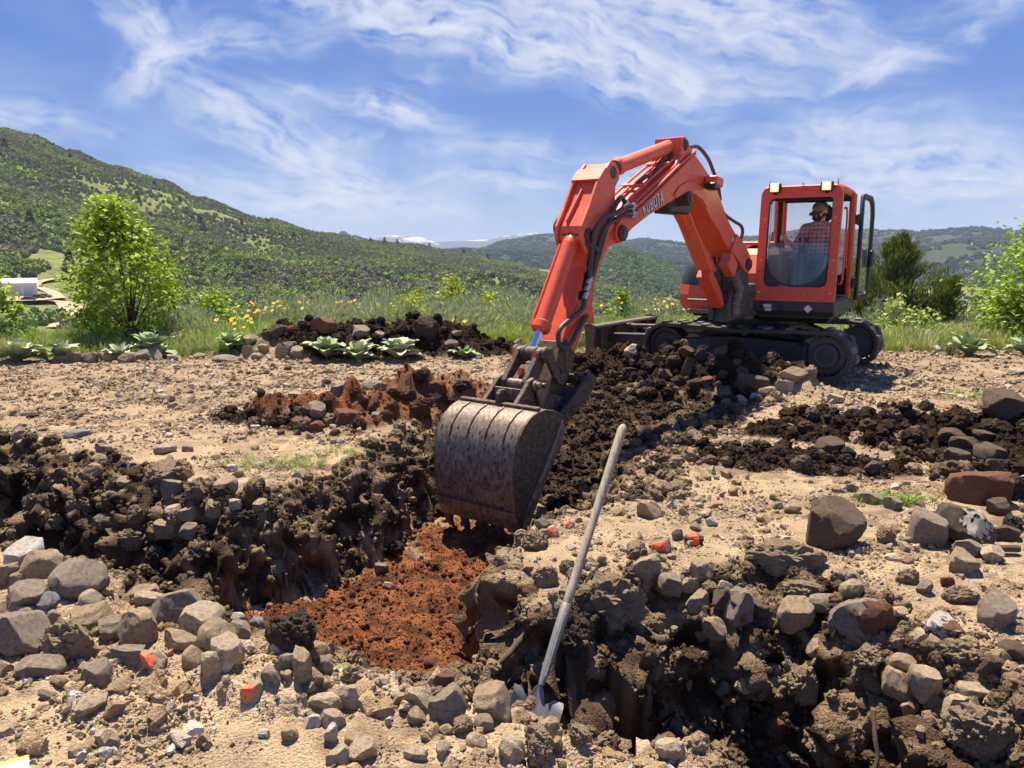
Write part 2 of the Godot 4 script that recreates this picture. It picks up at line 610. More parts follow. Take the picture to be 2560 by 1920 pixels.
func lie(x: float, z: float) -> float: # height of the land; also sets the soil
	var h := noise_a.get_noise_2d(x * 0.35, z * 0.35) * 0.05
	var dark := 0.0
	var rust := 0.0
	_steep = 0.0
	_rough = 0.0
	if x > -10.0 and x < 7.0 and z < -0.9 and z > -14.5:
		for m: Array in HEAPS:
			var dx: float = x - m[0]
			var dz: float = z - m[1]
			if absf(dx) > 2.2 or absf(dz) > 2.2:
				continue
			var ca := cos(m[5] as float)
			var sa := sin(m[5] as float)
			var u: float = (dx * ca - dz * sa) / m[2]
			var v: float = (dx * sa + dz * ca) / m[3]
			var q := u * u + v * v + noise_b.get_noise_2d(x * 1.9 + 30.0, z * 1.9) * (0.22 if m[4] > 0.17 else 0.75)
			if q < 1.0:
				var k := (1.0 - q)
				h += (m[4] as float) * k * (0.75 + 0.5 * k) * 0.95
				var w := smoothstep(0.0, 0.25, k)
				if m[6] == 1:
					dark = maxf(dark, w)
				elif m[6] == 2:
					rust = maxf(rust, w * 0.9)
				_rough = maxf(_rough, w)
		var wx := x + noise_b.get_noise_2d(x * 2.3, z * 2.3 + 9.0) * 0.11 
		var wz := z + noise_b.get_noise_2d(x * 2.3 + 50.0, z * 2.3) * 0.11 
		var d := rim_distance(wx, wz)
		if d > 0.0:
			var depth := 0.66 + 0.22 * smoothstep(-1.8, -4.0, x) + 0.12 * smoothstep(0.0, 0.5, x) * smoothstep(-3.9, -3.4, z)
			var up := smoothstep(-6.1, -9.4, z)
			depth *= 1.0 - 0.86 * up
			var wide := 0.55
			wide = lerpf(wide, 0.24, smoothstep(-1.2, -0.7, x) * smoothstep(0.3, 0.1, x) * smoothstep(-5.3, -4.9, z)) # clean cut beside the block
			wide = lerpf(wide, 0.58, smoothstep(0.12, 0.4, x) * smoothstep(-4.5, -4.1, z))
			if z > -3.35 - maxf(0.0, -1.0 - x) * 0.45 and x < 0.7:
				wide = 0.34
			wide = lerpf(wide, 0.7, smoothstep(-5.6, -6.8, z) * smoothstep(0.0, 0.6, x))
			var t := clampf(d / wide, 0.0, 1.0)
			h -= depth * (0.22 * t + 0.78 * t * t * t)
			_steep = clampf(depth / wide * (0.22 + 2.3 * t * t) * 0.62, 0.0, 1.0) * smoothstep(1.0, 0.9, t)
			_rough = maxf(_rough, smoothstep(0.0, 0.12, d))
			# freshly cut earth is darker than the dusty surface; the floor is rust-red clay
			var cut := smoothstep(0.03, 0.14, d + noise_b.get_noise_2d(x * 5.0, z * 5.0) * 0.12)
			dark = maxf(dark, cut * 0.85)
			var clay := smoothstep(wide * 0.9, wide * 1.3, d + noise_b.get_noise_2d(x * 3.0, z * 3.0 + 40.0) * 0.25)
			clay *= smoothstep(-6.9, -5.9, z + noise_a.get_noise_2d(x, z) * 0.4) * smoothstep(-2.6, -1.6, x + noise_a.get_noise_2d(x, z + 5.0) * 0.5) * smoothstep(0.5, 0.2, x)
			rust = maxf(rust, clay)
			dark *= 1.0 - clay * 0.85
		elif d > -0.35 and z < -5.0 and x > 0.3:
			dark = maxf(dark, smoothstep(-0.35, 0.0, d + noise_b.get_noise_2d(x * 3.0, z * 3.0) * 0.2) * 0.7)
	# the brow of the hill
	var e := brow(x) - z
	if e > -2.0:
		h -= 0.085 * pow(maxf(0.0, e + 2.0), 1.4)
	_soil = dark if rust < 0.02 else dark + 10.0 * rust
	return h

func ground_axis(from: float, to: float, fine0: float, fine1: float, step: float, mid1: float, mid_step: float, grow: float) -> PackedFloat32Array:
	# even fine steps between fine0 and fine1, coarser to mid1, then growing to both ends
	var mid := PackedFloat32Array()
	var a := fine0
	while a < fine1:
		mid.append(a)
		a += step
	while a < mid1:
		mid.append(a)
		a += mid_step
	var low := PackedFloat32Array()
	var s := step
	var b := fine0
	while b > from:
		s *= grow
		b -= s
		low.append(b)
	low.reverse()
	s = mid_step
	while a < to:
		mid.append(a)
		s *= grow
		a += s
	mid.append(to)
	return low + mid

func make_ground() -> void:
	ground_x = ground_axis(-80.0, 80.0, -4.8, 4.2, 0.021, 6.6, 0.06, 1.075)
	# distances in front of the camera, so that the fine part lies near
	var dist := ground_axis(-70.0, 80.0, 1.9, 7.1, 0.021, 13.6, 0.05, 1.075)
	ground_z = PackedFloat32Array()
	for v in dist:
		ground_z.append(-v)
	var nx := ground_x.size()
	var nz := ground_z.size()
	var count := nx * nz
	ground_v.resize(count)
	ground_n.resize(count)
	ground_zone.resize(count)
	ground_c.resize(count)
	var colors := ground_c
	var steep := PackedFloat32Array()
	steep.resize(count)
	var tan_ := Color(0.54, 0.41, 0.265)
	var dust := Color(0.40, 0.30, 0.20)
	var dark := Color(0.030, 0.018, 0.011)
	var brown := Color(0.10, 0.064, 0.037)
	var rust := Color(0.30, 0.115, 0.05)
	var rust_dark := Color(0.105, 0.042, 0.022)
	var turf := Color(0.10, 0.11, 0.04)
	for j in nz:
		var z := ground_z[j]
		for i in nx:
			var x := ground_x[i]
			var k := j * nx + i
			var h := lie(x, z)
			var near := z < -0.8 and z > -14.0 and absf(x) < 9.0
			if near:
				var ro := _rough * clampf(1.0 - _steep * 1.6, 0.0, 1.0)
				h += noise_a.get_noise_2d(x * 3.1, z * 3.1) * (0.014 + 0.030 * ro)
				h += noise_b.get_noise_2d(x * 8.0, z * 8.0) * (0.009 + 0.026 * ro)
				h += (0.42 - (noise_c.get_noise_2d(x * 11.0, z * 11.0) + 1.0)) * (0.006 + 0.016 * ro)
			ground_v[k] = Vector3(x, h, z)
			steep[k] = _steep
			var c: Color
			var p := noise_a.get_noise_2d(x * 0.9 + 70.0, z * 1.6)
			var q := noise_b.get_noise_2d(x * 6.0, z * 6.0 + 15.0)
			c = tan_.lerp(dust, clampf(0.35 + p * 1.7 + q * 0.8, 0.0, 1.0))
			var churn := noise_a.get_noise_2d(x * 0.55 - 30.0, z * 1.1 + 12.0) + 0.5 * q + 0.25 * noise_b.get_noise_2d(x * 17.0, z * 17.0)
			c = c.lerp(Color(0.23, 0.165, 0.11), smoothstep(0.20, 0.46, churn) * 0.7)
			c = c.lerp(Color(0.36, 0.275, 0.19), 0.45 * smoothstep(-7.5, -10.5, z + p * 2.0))
			var zone := 0
			var r := 0.0
			var dk := _soil
			if _soil >= 2.0:
				r = clampf(_soil / 10.0, 0.0, 1.0)
				dk = clampf(_soil - 10.0 * r, 0.0, 1.0)
			if dk > 0.01:
				var patch := clampf(0.5 + noise_a.get_noise_3d(x * 3.0, h * 3.0, z * 3.0) * 1.5 + q * 0.5 * (1.0 - minf(_steep, 1.0)), 0.0, 1.0)
				c = c.lerp(dark.lerp(brown, patch * (0.8 if _steep > 0.2 else 0.22)), clampf(dk * 1.1, 0.0, 1.0))
				zone = 1
			if r > 0.01:
				var patch := clampf(0.5 + noise_a.get_noise_2d(x * 2.6 + 8.0, z * 2.6) * 1.1 + q * 0.8, 0.0, 1.0)
				c = c.lerp(rust_dark.lerp(rust, patch), r)
				if r > 0.5:
					zone = 2
			if _steep > 0.3:
				zone = 3
			var g := smoothstep(0.35, -0.35, z - dirt_end(x) + q * 0.5)
			if g > 0.0 and zone == 0:
				c = c.lerp(turf, g)
				if g > 0.6:
					zone = 4
			ground_zone[k] = zone
			colors[k] = c
	# slopes are broken up along their normals, so that walls bulge and overhang
	for pass_ in 2:
		for j in nz:
			for i in nx:
				var k := j * nx + i
				var l := ground_v[j * nx + maxi(i - 1, 0)]
				var r := ground_v[j * nx + mini(i + 1, nx - 1)]
				var f := ground_v[mini(j + 1, nz - 1) * nx + i]
				var b := ground_v[maxi(j - 1, 0) * nx + i]
				ground_n[k] = (b - f).cross(r - l).normalized()
		if pass_ == 0:
			for k in count:
				var s := steep[k]
				if s > 0.03:
					var p := ground_v[k]
					var out := noise_a.get_noise_3d(p.x * 2.4, p.y * 2.4, p.z * 2.4) * 0.22 + noise_b.get_noise_3d(p.x * 7.0, p.y * 7.0, p.z * 7.0) * 0.15 + noise_b.get_noise_3d(p.x * 19.0, p.y * 19.0, p.z * 19.0) * 0.05 + (0.4 - (noise_c.get_noise_3d(p.x * 9.0, p.y * 9.0, p.z * 9.0) + 1.0)) * 0.035
					ground_v[k] = p + ground_n[k] * out * minf(s, 1.0)
					# dust and clay lie in patches on the cut face
					var patch := noise_a.get_noise_3d(p.x * 4.0, p.y * 6.0, p.z * 4.0) + 0.5 * noise_b.get_noise_3d(p.x * 11.0, p.y * 11.0, p.z * 11.0)
					if patch > -0.05 and s > 0.05:
						colors[k] = colors[k].lerp(Color(0.29, 0.205, 0.125), minf(1.0, (patch + 0.05) * 3.0))
	ground_c = colors
	var idx := PackedInt32Array()
	for j in nz - 1:
		for i in nx - 1:
			var a := j * nx + i
			idx.append_array([a, a + nx, a + 1, a + 1, a + nx, a + nx + 1])
	var arr := []
	arr.resize(Mesh.ARRAY_MAX)
	arr[Mesh.ARRAY_VERTEX] = ground_v
	arr[Mesh.ARRAY_NORMAL] = ground_n
	arr[Mesh.ARRAY_COLOR] = colors
	arr[Mesh.ARRAY_INDEX] = idx
	var me := ArrayMesh.new()
	me.add_surface_from_arrays(Mesh.PRIMITIVE_TRIANGLES, arr)
	var o := put(me, "ground", M.soil)
	tag(o, "bare stony earth with open trenches and a grassy edge", "", "", "structure")

func find_step(axis: PackedFloat32Array, v: float) -> int: # axis may run up or down
	var lo := 0
	var hi := axis.size() - 1
	var up := axis[hi] > axis[0]
	while hi - lo > 1:
		var mid := (lo + hi) / 2
		if (axis[mid] <= v) == up:
			lo = mid
		else:
			hi = mid
	return lo

func ground_at(x: float, z: float) -> float:
	var i := find_step(ground_x, x)
	var j := find_step(ground_z, z)
	var nx := ground_x.size()
	var u := clampf((x - ground_x[i]) / (ground_x[i + 1] - ground_x[i]), 0.0, 1.0)
	var v := clampf((z - ground_z[j]) / (ground_z[j + 1] - ground_z[j]), 0.0, 1.0)
	var a := lerpf(ground_v[j * nx + i].y, ground_v[j * nx + i + 1].y, u)
	var b := lerpf(ground_v[(j + 1) * nx + i].y, ground_v[(j + 1) * nx + i + 1].y, u)
	return lerpf(a, b, v)

# ---------------------------------------------------------------- the far land

class Ridge:
	var line: Array # [azimuth in degrees, slope of sight to the crest]
	var near := 60.0
	var low := -30.0
	var foot := 230.0
	var far := 900.0
	var bend := 1.1
	var bumps := 12.0
	var n := FastNoiseLite.new()
	func crest(az: float) -> float:
		var a: Array = line[0]
		for b: Array in line:
			if b[0] >= az:
				if b[0] == a[0]:
					return b[1]
				var t: float = (az - a[0]) / (b[0] - a[0])
				return lerpf(a[1], b[1], t * t * (3.0 - 2.0 * t))
			a = b
		return a[1]
	func at(az: float, t: float) -> Vector3: # t: -1 near edge, 0 foot, 1 crest, beyond 1 the far slope
		var d := deg_to_rad(az)
		var r := lerpf(near, foot, t + 1.0) if t < 0.0 else lerpf(foot, far, t)
		var x := sin(d) * r
		var z := -cos(d) * r
		var top := 1.65 + crest(az) * far
		var y := low
		if t > 1.0:
			y = top - (t - 1.0) * (top - low) * 0.9
		elif t > 0.0:
			y = lerpf(low, top, pow(t, bend))
			y += n.get_noise_2d(x, z) * bumps * minf(1.0, 5.0 * t * (1.0 - t))
		if t >= 0.93 and t <= 1.0:
			y += n.get_noise_2d(x * 6.0, z * 6.0) * bumps * 0.06
		return Vector3(x, y, z)

func land_mesh(r: Ridge, az0: float, az1: float, na: int, rows: Array, tint: Callable) -> ArrayMesh:
	var nt := rows.size()
	var vs := PackedVector3Array()
	var cs := PackedColorArray()
	for a in na:
		var az := lerpf(az0, az1, float(a) / (na - 1))
		for t: float in rows:
			var p := r.at(az, t)
			vs.append(p)
			cs.append(tint.call(p, t, az))
	var idx := PackedInt32Array()
	for a in na - 1:
		for k in nt - 1:
			var i := a * nt + k
			idx.append_array([i, i + 1, i + nt, i + nt, i + 1, i + nt + 1])
	var ns := PackedVector3Array()
	ns.resize(vs.size())
	for k in range(0, idx.size(), 3):
		var f := (vs[idx[k + 2]] - vs[idx[k]]).cross(vs[idx[k + 1]] - vs[idx[k]])
		for q in 3:
			ns[idx[k + q]] += f
	for k in ns.size():
		ns[k] = ns[k].normalized()
	var arr := []
	arr.resize(Mesh.ARRAY_MAX)
	arr[Mesh.ARRAY_VERTEX] = vs
	arr[Mesh.ARRAY_NORMAL] = ns
	arr[Mesh.ARRAY_COLOR] = cs
	arr[Mesh.ARRAY_INDEX] = idx
	var me := ArrayMesh.new()
	me.add_surface_from_arrays(Mesh.PRIMITIVE_TRIANGLES, arr)
	return me

var wooded := Ridge.new()
var knoll := Ridge.new()
var range_ := Ridge.new()

func steps(list: Array, n: int) -> Array:
	var out := []
	for i in list.size() - 1:
		for k in n:
			out.append(lerpf(list[i], list[i + 1], float(k) / n))
	out.append(list[list.size() - 1])
	return out

func hill_tint(p: Vector3, _t: float, _az: float) -> Color:
	var a := noise_a.get_noise_2d(p.x * 0.006, p.z * 0.006)
	var b := noise_b.get_noise_2d(p.x * 0.03, p.z * 0.03)
	return Color(0.135, 0.175, 0.06).lerp(Color(0.18, 0.205, 0.085), clampf(0.5 + a + b * 0.7, 0.0, 1.0))

func range_tint(p: Vector3, t: float, _az: float) -> Color:
	var a := noise_a.get_noise_2d(p.x * 0.0018, p.z * 0.0032)
	var b := noise_b.get_noise_2d(p.x * 0.008, p.z * 0.014)
	var w := clampf(0.5 + a * 1.7 + b * 1.2, 0.0, 1.0)
	w = w * w
	return Color(0.030, 0.046, 0.034).lerp(Color(0.052, 0.072, 0.042), w)

func snow_tint(p: Vector3, t: float, az: float) -> Color:
	var a := noise_a.get_noise_2d(p.x * 0.0012, p.z * 0.0008 + p.y * 0.004) + 0.5 * noise_b.get_noise_2d(p.x * 0.005, p.y * 0.02)
	return Color(0.07, 0.08, 0.10).lerp(Color(0.80, 0.81, 0.84), smoothstep(0.05, 0.25, a + (t - 0.94) * 2.2))

func valley_tint(p: Vector3, _t: float, _az: float) -> Color:
	var a := noise_a.get_noise_2d(p.x * 0.004, p.z * 0.008)
	var b := noise_b.get_noise_2d(p.x * 0.03, p.z * 0.03)
	return Color(0.12, 0.165, 0.05).lerp(Color(0.20, 0.21, 0.085), clampf(0.5 + a * 1.5 + b * 0.5, 0.0, 1.0))

func make_far_land() -> void:
	var v := Ridge.new()
	v.line = [[-180.0, -0.003], [180.0, -0.003]]
	v.near = 40.0
	v.low = -62.0
	v.foot = 300.0
	v.far = 11000.0
	v.bumps = 0.0
	var o := put(land_mesh(v, -180.0, 180.0, 181, [-1.0, -0.5, 0.0, 0.01, 0.02, 0.03, 0.045, 0.07, 0.12, 0.2, 0.4, 1.0], valley_tint), "valley_floor", M.far_land)
	tag(o, "flat green valley floor far below the plot", "", "", "structure")
	wooded.line = [[-75.0, 0.10], [-45.0, 0.125], [-38.0, 0.134], [-32.4, 0.1271], [-31.0, 0.1234], [-28.9, 0.1091], [-26.4, 0.0942], [-23.7, 0.0809], [-21.5, 0.0622], [-17.7, 0.0409], [-13.4, 0.0223], [-10.2, 0.0123], [-7.6, 0.009], [-3.6, -0.003], [-0.2, -0.0148], [3.2, -0.0294], [6.6, -0.0456], [9.9, -0.0607], [14.0, -0.07], [24.0, -0.08]]
	wooded.near = 45.0
	wooded.low = -30.0
	wooded.foot = 190.0
	wooded.far = 900.0
	wooded.bend = 1.25
	wooded.bumps = 16.0
	wooded.n.seed = 4
	wooded.n.frequency = 0.004
	wooded.n.fractal_octaves = 3
	o = put(land_mesh(wooded, -75.0, 24.0, 330, steps([-1.0, 0.0, 1.0, 1.6], 34), hill_tint), "wooded_hill", M.far_land)
	tag(o, "long green hillside covered in scrub falling to the right", "", "", "structure")
	knoll.line = [[-4.0, -0.09], [1.5, -0.0557], [4.2, -0.0184], [6.2, -0.0027], [7.9, 0.0048], [9.8, -0.0038], [11.2, -0.013], [12.5, -0.0266], [15.1, -0.0538], [20.0, -0.085]]
	knoll.near = 700.0
	knoll.low = -85.0
	knoll.foot = 720.0
	knoll.far = 1250.0
	knoll.bend = 0.8
	knoll.bumps = 10.0
	knoll.n.seed = 9
	knoll.n.frequency = 0.005
	o = put(land_mesh(knoll, -4.0, 20.0, 110, steps([0.0, 1.0, 1.8], 26), hill_tint), "wooded_knoll", M.far_land)
	tag(o, "rounded wooded hill below the excavator boom", "", "", "structure")
	range_.line = [[-70.0, 0.01], [-13.5, 0.0029], [-12.1, 0.0238], [-11.3, 0.0199], [-10.2, 0.0143], [-6.9, 0.0029], [-2.6, 0.0029], [-0.2, 0.0134], [2.8, 0.0214], [5.2, 0.0145], [7.5, 0.0121], [9.8, 0.016], [11.1, 0.0131], [13.1, 0.0096], [16.2, 0.0167], [20.7, 0.0244], [24.2, 0.0254], [27.7, 0.0231], [30.5, 0.0264], [32.2, 0.0235], [40.0, 0.02], [70.0, 0.024]]
	range_.near = 1500.0
	range_.low = -64.0
	range_.foot = 1600.0
	range_.far = 3600.0
	range_.bend = 0.9
	range_.bumps = 60.0
	range_.n.seed = 14
	range_.n.frequency = 0.0012
	range_.n.fractal_octaves = 4
	o = put(land_mesh(range_, -70.0, 70.0, 500, steps([0.0, 1.0, 1.5], 40), range_tint), "far_hills", M.far_land)
	tag(o, "blue-green wooded hills across the valley", "", "", "structure")
	var snow := Ridge.new()
	snow.line = [[-30.0, 0.004], [-13.4, 0.0085], [-10.2, 0.0172], [-8.6, 0.0212], [-6.9, 0.019], [-5.2, 0.0133], [-3.6, 0.0145], [-1.9, 0.0157], [-0.2, 0.0215], [0.8, 0.0228], [1.5, 0.0247], [2.5, 0.0215], [4.8, 0.0145], [9.8, 0.0132], [13.1, 0.0142], [30.0, 0.008]]
	snow.near = 6000.0
	snow.low = -60.0
	snow.foot = 6500.0
	snow.far = 10000.0
	snow.bumps = 70.0
	snow.n.seed = 31
	snow.n.frequency = 0.0011
	snow.n.fractal_octaves = 5
	o = put(land_mesh(snow, -30.0, 30.0, 360, steps([0.0, 1.0, 1.4], 24), snow_tint), "snowy_mountains", M.far_land)
	tag(o, "distant snow-capped mountains on the horizon", "", "", "structure")

func make_cab(T: Transform3D) -> void:
	var zl := -1.06 # left side
	var zr := -0.06
	var x0 := 1.00 # front, at the floor
	var x1 := 0.86 # front, at the roof
	var xb := -0.40
	var yb := 1.02
	var yt := 2.46
	var front := func(y: float) -> float:
		return lerpf(x0, x1, clampf((y - yb) / (yt - yb), 0.0, 1.0))
	# skirt under the cab
	var s := Shape.new()
	s.prism(T, flat([xb - 0.25, 0.86, 0.80, 0.82, 0.98, 0.84, 1.03, 0.90, 1.03, 1.015, xb - 0.25, 1.015]), zl - 0.01, zr, 0.015)
	var skirt := part(s, "cab_skirt", "skirt_blue_grey")
	s = Shape.new()
	s.box(T * place(1.032, 0.955, -0.245), Vector3(0.004, 0.045, 0.10), 0.001)
	part(s, "label", "sticker_white", skirt)
	s = Shape.new()
	s.box(T * place(1.032, 0.905, -0.255), Vector3(0.004, 0.035, 0.085), 0.001)
	part(s, "label", "sticker_white", skirt)
	s = Shape.new()
	s.box(T * Transform3D(Basis(Vector3(1, 0, 0), PI / 4), Vector3(1.032, 0.93, -0.755)), Vector3(0.004, 0.075, 0.075), 0.001)
	part(s, "label", "sticker_white", skirt)
	for k in 4:
		s = Shape.new()
		s.box(T * place(1.031, 0.965 - 0.016 * k, -0.41), Vector3(0.006, 0.007, 0.06), 0.002)
		part(s, "vent_slot", "interior_dark", skirt)
	# front face: a pressed frame with one tall opening
	s = Shape.new()
	var outer := PackedVector2Array()
	for c: Array in [[-0.06, 1.02, 0.015, -90.0], [-0.06, yt + 0.03, 0.11, 0.0], [-1.06, yt + 0.03, 0.11, 90.0], [-1.06, 1.02, 0.015, 180.0]]:
		var r: float = c[2]
		var cx: float = c[0] + (-r if c[0] > -0.5 else r)
		var cyy: float = c[1] + (-r if c[1] > 2.0 else r)
		outer.append_array(ring_2d(Vector2(cx, cyy), r, 6, deg_to_rad(c[3]), deg_to_rad(c[3] + 90.0)))
	var hole := PackedVector2Array()
	for c: Array in [[-0.165, 1.205, 0.09, -90.0], [-0.165, 2.345, 0.08, 0.0], [-0.955, 2.345, 0.05, 90.0], [-0.955, 1.205, 0.09, 180.0]]:
		var r: float = c[2]
		var cx: float = c[0] + (-r if c[0] > -0.5 else r)
		var cyy: float = c[1] + (-r if c[1] > 2.0 else r)
		hole.append_array(ring_2d(Vector2(cx, cyy), r, 6, deg_to_rad(c[3]), deg_to_rad(c[3] + 90.0)))
	var n := outer.size()
	var lay := func(p: Vector2, depth: float) -> Vector3:
		return T * Vector3((front.call(p.y) as float) + depth, p.y, p.x)
	for k in n: # the outline runs with z to the right: seen from the front that is clockwise
		var j := (k + 1) % n
		s.smooth(false)
		s.quad(lay.call(outer[j], 0.02), lay.call(outer[k], 0.02), lay.call(hole[k], 0.02), lay.call(hole[j], 0.02))
		s.quad(lay.call(outer[k], -0.07), lay.call(outer[j], -0.07), lay.call(hole[j], -0.07), lay.call(hole[k], -0.07))
		s.smooth(true, 3)
		s.quad(lay.call(outer[k], 0.02), lay.call(outer[j], 0.02), lay.call(outer[j], -0.07), lay.call(outer[k], -0.07))
		s.quad(lay.call(hole[j], 0.02), lay.call(hole[k], 0.02), lay.call(hole[k], -0.07), lay.call(hole[j], -0.07))
	var cab := part(s, "cab", "orange_paint")
	cab.set_meta("label", "orange operator's cab with its door folded back")
	# window rubber
	s = Shape.new()
	for k in n:
		var j := (k + 1) % n
		var mid := Vector2(-0.56, 1.78)
		var a0: Vector2 = hole[k]
		var b0: Vector2 = hole[j]
		var a1 := mid + (a0 - mid) * 0.972
		var b1 := mid + (b0 - mid) * 0.972
		s.quad(lay.call(b0, 0.012), lay.call(a0, 0.012), lay.call(a1, 0.006), lay.call(b1, 0.006))
		s.quad(lay.call(b1, 0.006), lay.call(a1, 0.006), lay.call(a1, -0.03), lay.call(b1, -0.03))
	part(s, "window_seal", "frame_black", cab)
	# dark corners and the rounded lower pane
	s = Shape.new()
	var lower := PackedVector2Array()
	for k in 21:
		var a := PI + PI * k / 20.0
		lower.append(Vector2(-0.56 + cos(a) * 0.375, 1.56 + sin(a) * 0.335))
	for k in 20:
		var p := lower[k]
		var q := lower[k + 1]
		s.quad(lay.call(p, -0.006), lay.call(q, -0.006), lay.call(Vector2(q.x, 1.195), -0.006), lay.call(Vector2(p.x, 1.195), -0.006))
		s.quad(lay.call(q, -0.012), lay.call(p, -0.012), lay.call(Vector2(p.x, 1.195), -0.012), lay.call(Vector2(q.x, 1.195), -0.012))
	part(s, "lower_corners", "skirt_blue_grey", cab)
	s = Shape.new()
	var pane := PackedVector2Array([Vector2(-0.195, 1.775), Vector2(-0.935, 1.775)])
	pane.append_array(lower)
	var idx := Geometry2D.triangulate_polygon(pane)
	s.smooth(false)
	for k in range(0, idx.size(), 3):
		s.tri(lay.call(pane[idx[k]], -0.02), lay.call(pane[idx[k + 1]], -0.02), lay.call(pane[idx[k + 2]], -0.02))
	part(s, "lower_windscreen", "tinted_glass", cab)
	# pillars, rails and roof
	for z: float in [zr - 0.035, zl + 0.045]:
		s = Shape.new()
		bar(s, T, Vector3(xb, yb, z), Vector3(xb + 0.02, yt, z), Vector3(1, 0, 0), 0.11, 0.07, 0.012)
		part(s, "rear_pillar", "orange_paint", cab)
	s = Shape.new()
	bar(s, T, Vector3(0.06, yb, zr - 0.03), Vector3(0.06, yt, zr - 0.03), Vector3(1, 0, 0), 0.06, 0.05, 0.008)
	part(s, "rear_pillar", "orange_paint", cab)
	s = Shape.new()
	s.prism(T, flat([xb - 0.06, yt - 0.04, 0.84, yt - 0.04, 0.865, yt, 0.80, yt + 0.045, 0.3, yt + 0.06, xb, yt + 0.05, xb - 0.06, yt + 0.02]), zl + 0.02, zr - 0.02, 0.03)
	part(s, "roof", "faded_paint", cab)
	s = Shape.new()
	s.box(T * place(0.2, yt - 0.05, -0.56), Vector3(1.15, 0.02, 0.9), 0.004)
	s.box(T * place(0.70, yt - 0.10, -0.56), Vector3(0.05, 0.08, 0.8), 0.01)
	bar(s, T, Vector3(0.02, 1.1, zr - 0.07), Vector3(0.02, yt, zr - 0.07), Vector3(1, 0, 0), 0.09, 0.05, 0.01)
	part(s, "headlining", "interior_dark", cab)
	for k in 3:
		s = Shape.new()
		s.rod(T * Vector3(0.80, yt + 0.055, -0.14 - 0.42 * k), T * Vector3(0.80, yt + 0.075, -0.14 - 0.42 * k), 0.012, 8, 0.003)
		part(s, "roof_stud", "orange_paint", cab)
	s = Shape.new()
	s.rod(T * Vector3(0.82, yt + 0.03, -0.145), T * Vector3(0.82, yt + 0.11, -0.145), 0.006, 6, 0.002)
	part(s, "roof_stud", "orange_paint", cab)
	s = Shape.new()
	s.rod(T * Vector3(0.82, yt + 0.03, -0.985), T * Vector3(0.82, yt + 0.11, -0.985), 0.006, 6, 0.002)
	part(s, "roof_stud", "orange_paint", cab)
	# rear and side panels
	s = Shape.new()
	s.box(T * place(xb, 1.30, -0.56), Vector3(0.06, 0.56, 0.9), 0.01)
	part(s, "inner_panel", "interior_dark", cab)
	s = Shape.new()
	s.box(T * place(xb + 0.06, 2.40, -0.56), Vector3(0.05, 0.10, 0.9), 0.01)
	part(s, "inner_panel", "interior_dark", cab)
	s = Shape.new()
	s.box(T * place(0.3, 1.28, zr - 0.03), Vector3(1.3, 0.5, 0.05), 0.01)
	part(s, "inner_panel", "interior_dark", cab)
	s = Shape.new()
	s.box(T * place(xb, 1.97, -0.56), Vector3(0.006, 0.78, 0.86), 0.001)
	part(s, "rear_window", "cab_glass", cab)
	s = Shape.new()
	s.box(T * place(0.46, 1.98, zr - 0.03), Vector3(0.72, 0.86, 0.006), 0.001)
	part(s, "side_window", "cab_glass", cab)
	s = Shape.new()
	s.box(T * place(0.62, 1.98, zr - 0.045), Vector3(0.36, 0.84, 0.006), 0.001)
	part(s, "side_window", "cab_glass", cab)
	s = Shape.new()
	bar(s, T, Vector3(0.45, 1.56, zr - 0.04), Vector3(0.45, 2.40, zr - 0.04), Vector3(1, 0, 0), 0.022, 0.014, 0.003)
	part(s, "window_bar", "frame_black", cab)
	s = Shape.new()
	bar(s, T, Vector3(0.10, 1.55, zr - 0.04), Vector3(0.88, 1.55, zr - 0.04), Vector3(0, 1, 0), 0.03, 0.02, 0.003)
	part(s, "window_bar", "frame_black", cab)
	# floor, door sill
	s = Shape.new()
	s.box(T * place(0.3, 1.03, -0.56), Vector3(1.36, 0.05, 0.98), 0.006)
	part(s, "floor", "interior_dark", cab)
	# door-side pillar behind the opening, grab rail
	s = Shape.new()
	s.prism(T, flat([xb - 0.03, yb, xb + 0.13, yb, xb + 0.10, 1.3, xb + 0.085, 1.6, xb + 0.085, 2.2, xb + 0.12, 2.38, xb + 0.22, yt, xb - 0.03, yt]), zl - 0.005, zl + 0.055, 0.012)
	part(s, "door_pillar", "orange_paint", cab)
	s = Shape.new()
	s.hose(curve([T * Vector3(0.83, 1.25, zl - 0.012), T * Vector3(0.84, 1.29, zl - 0.05), T * Vector3(0.82, 1.6, zl - 0.055), T * Vector3(0.78, 2.15, zl - 0.05), T * Vector3(0.77, 2.2, zl - 0.012)], 6), 0.013, 8)
	part(s, "grab_rail", "orange_paint", cab)
	s = Shape.new()
	s.hose(curve([T * Vector3(xb + 0.13, 1.45, zl + 0.06), T * Vector3(xb + 0.18, 1.47, zl + 0.06), T * Vector3(xb + 0.18, 1.9, zl + 0.06), T * Vector3(xb + 0.12, 1.92, zl + 0.06)], 5), 0.012, 8)
	part(s, "inner_rail", "orange_paint", cab)
	for q: Array in [[-0.115, 1.13], [-0.12, 1.55], [-0.13, 2.08], [-1.005, 1.13], [-1.005, 1.55], [-0.995, 2.08]]:
		s = Shape.new()
		var p := Vector3((front.call(q[1]) as float) + 0.018, q[1], q[0])
		s.turned(T * p, T * (p + Vector3(0.012, 0, 0)), flat([0.0, 0.019, 0.006, 0.017, 0.011, 0.009, 0.012, 0.0]), 12)
		part(s, "frame_bolt", "bolt_head", cab)
	# the open door, folded back along the side
	var D := T * Transform3D(Basis(Vector3(0, 1, 0), -0.13), Vector3(xb + 0.03, 0, zl - 0.06))
	var door_line := flat([-0.06, 0.98, -0.62, 0.98, -0.68, 1.10, -0.72, 1.55, -0.72, 2.20, -0.66, 2.36, -0.55, 2.44, -0.16, 2.46, -0.06, 2.42])
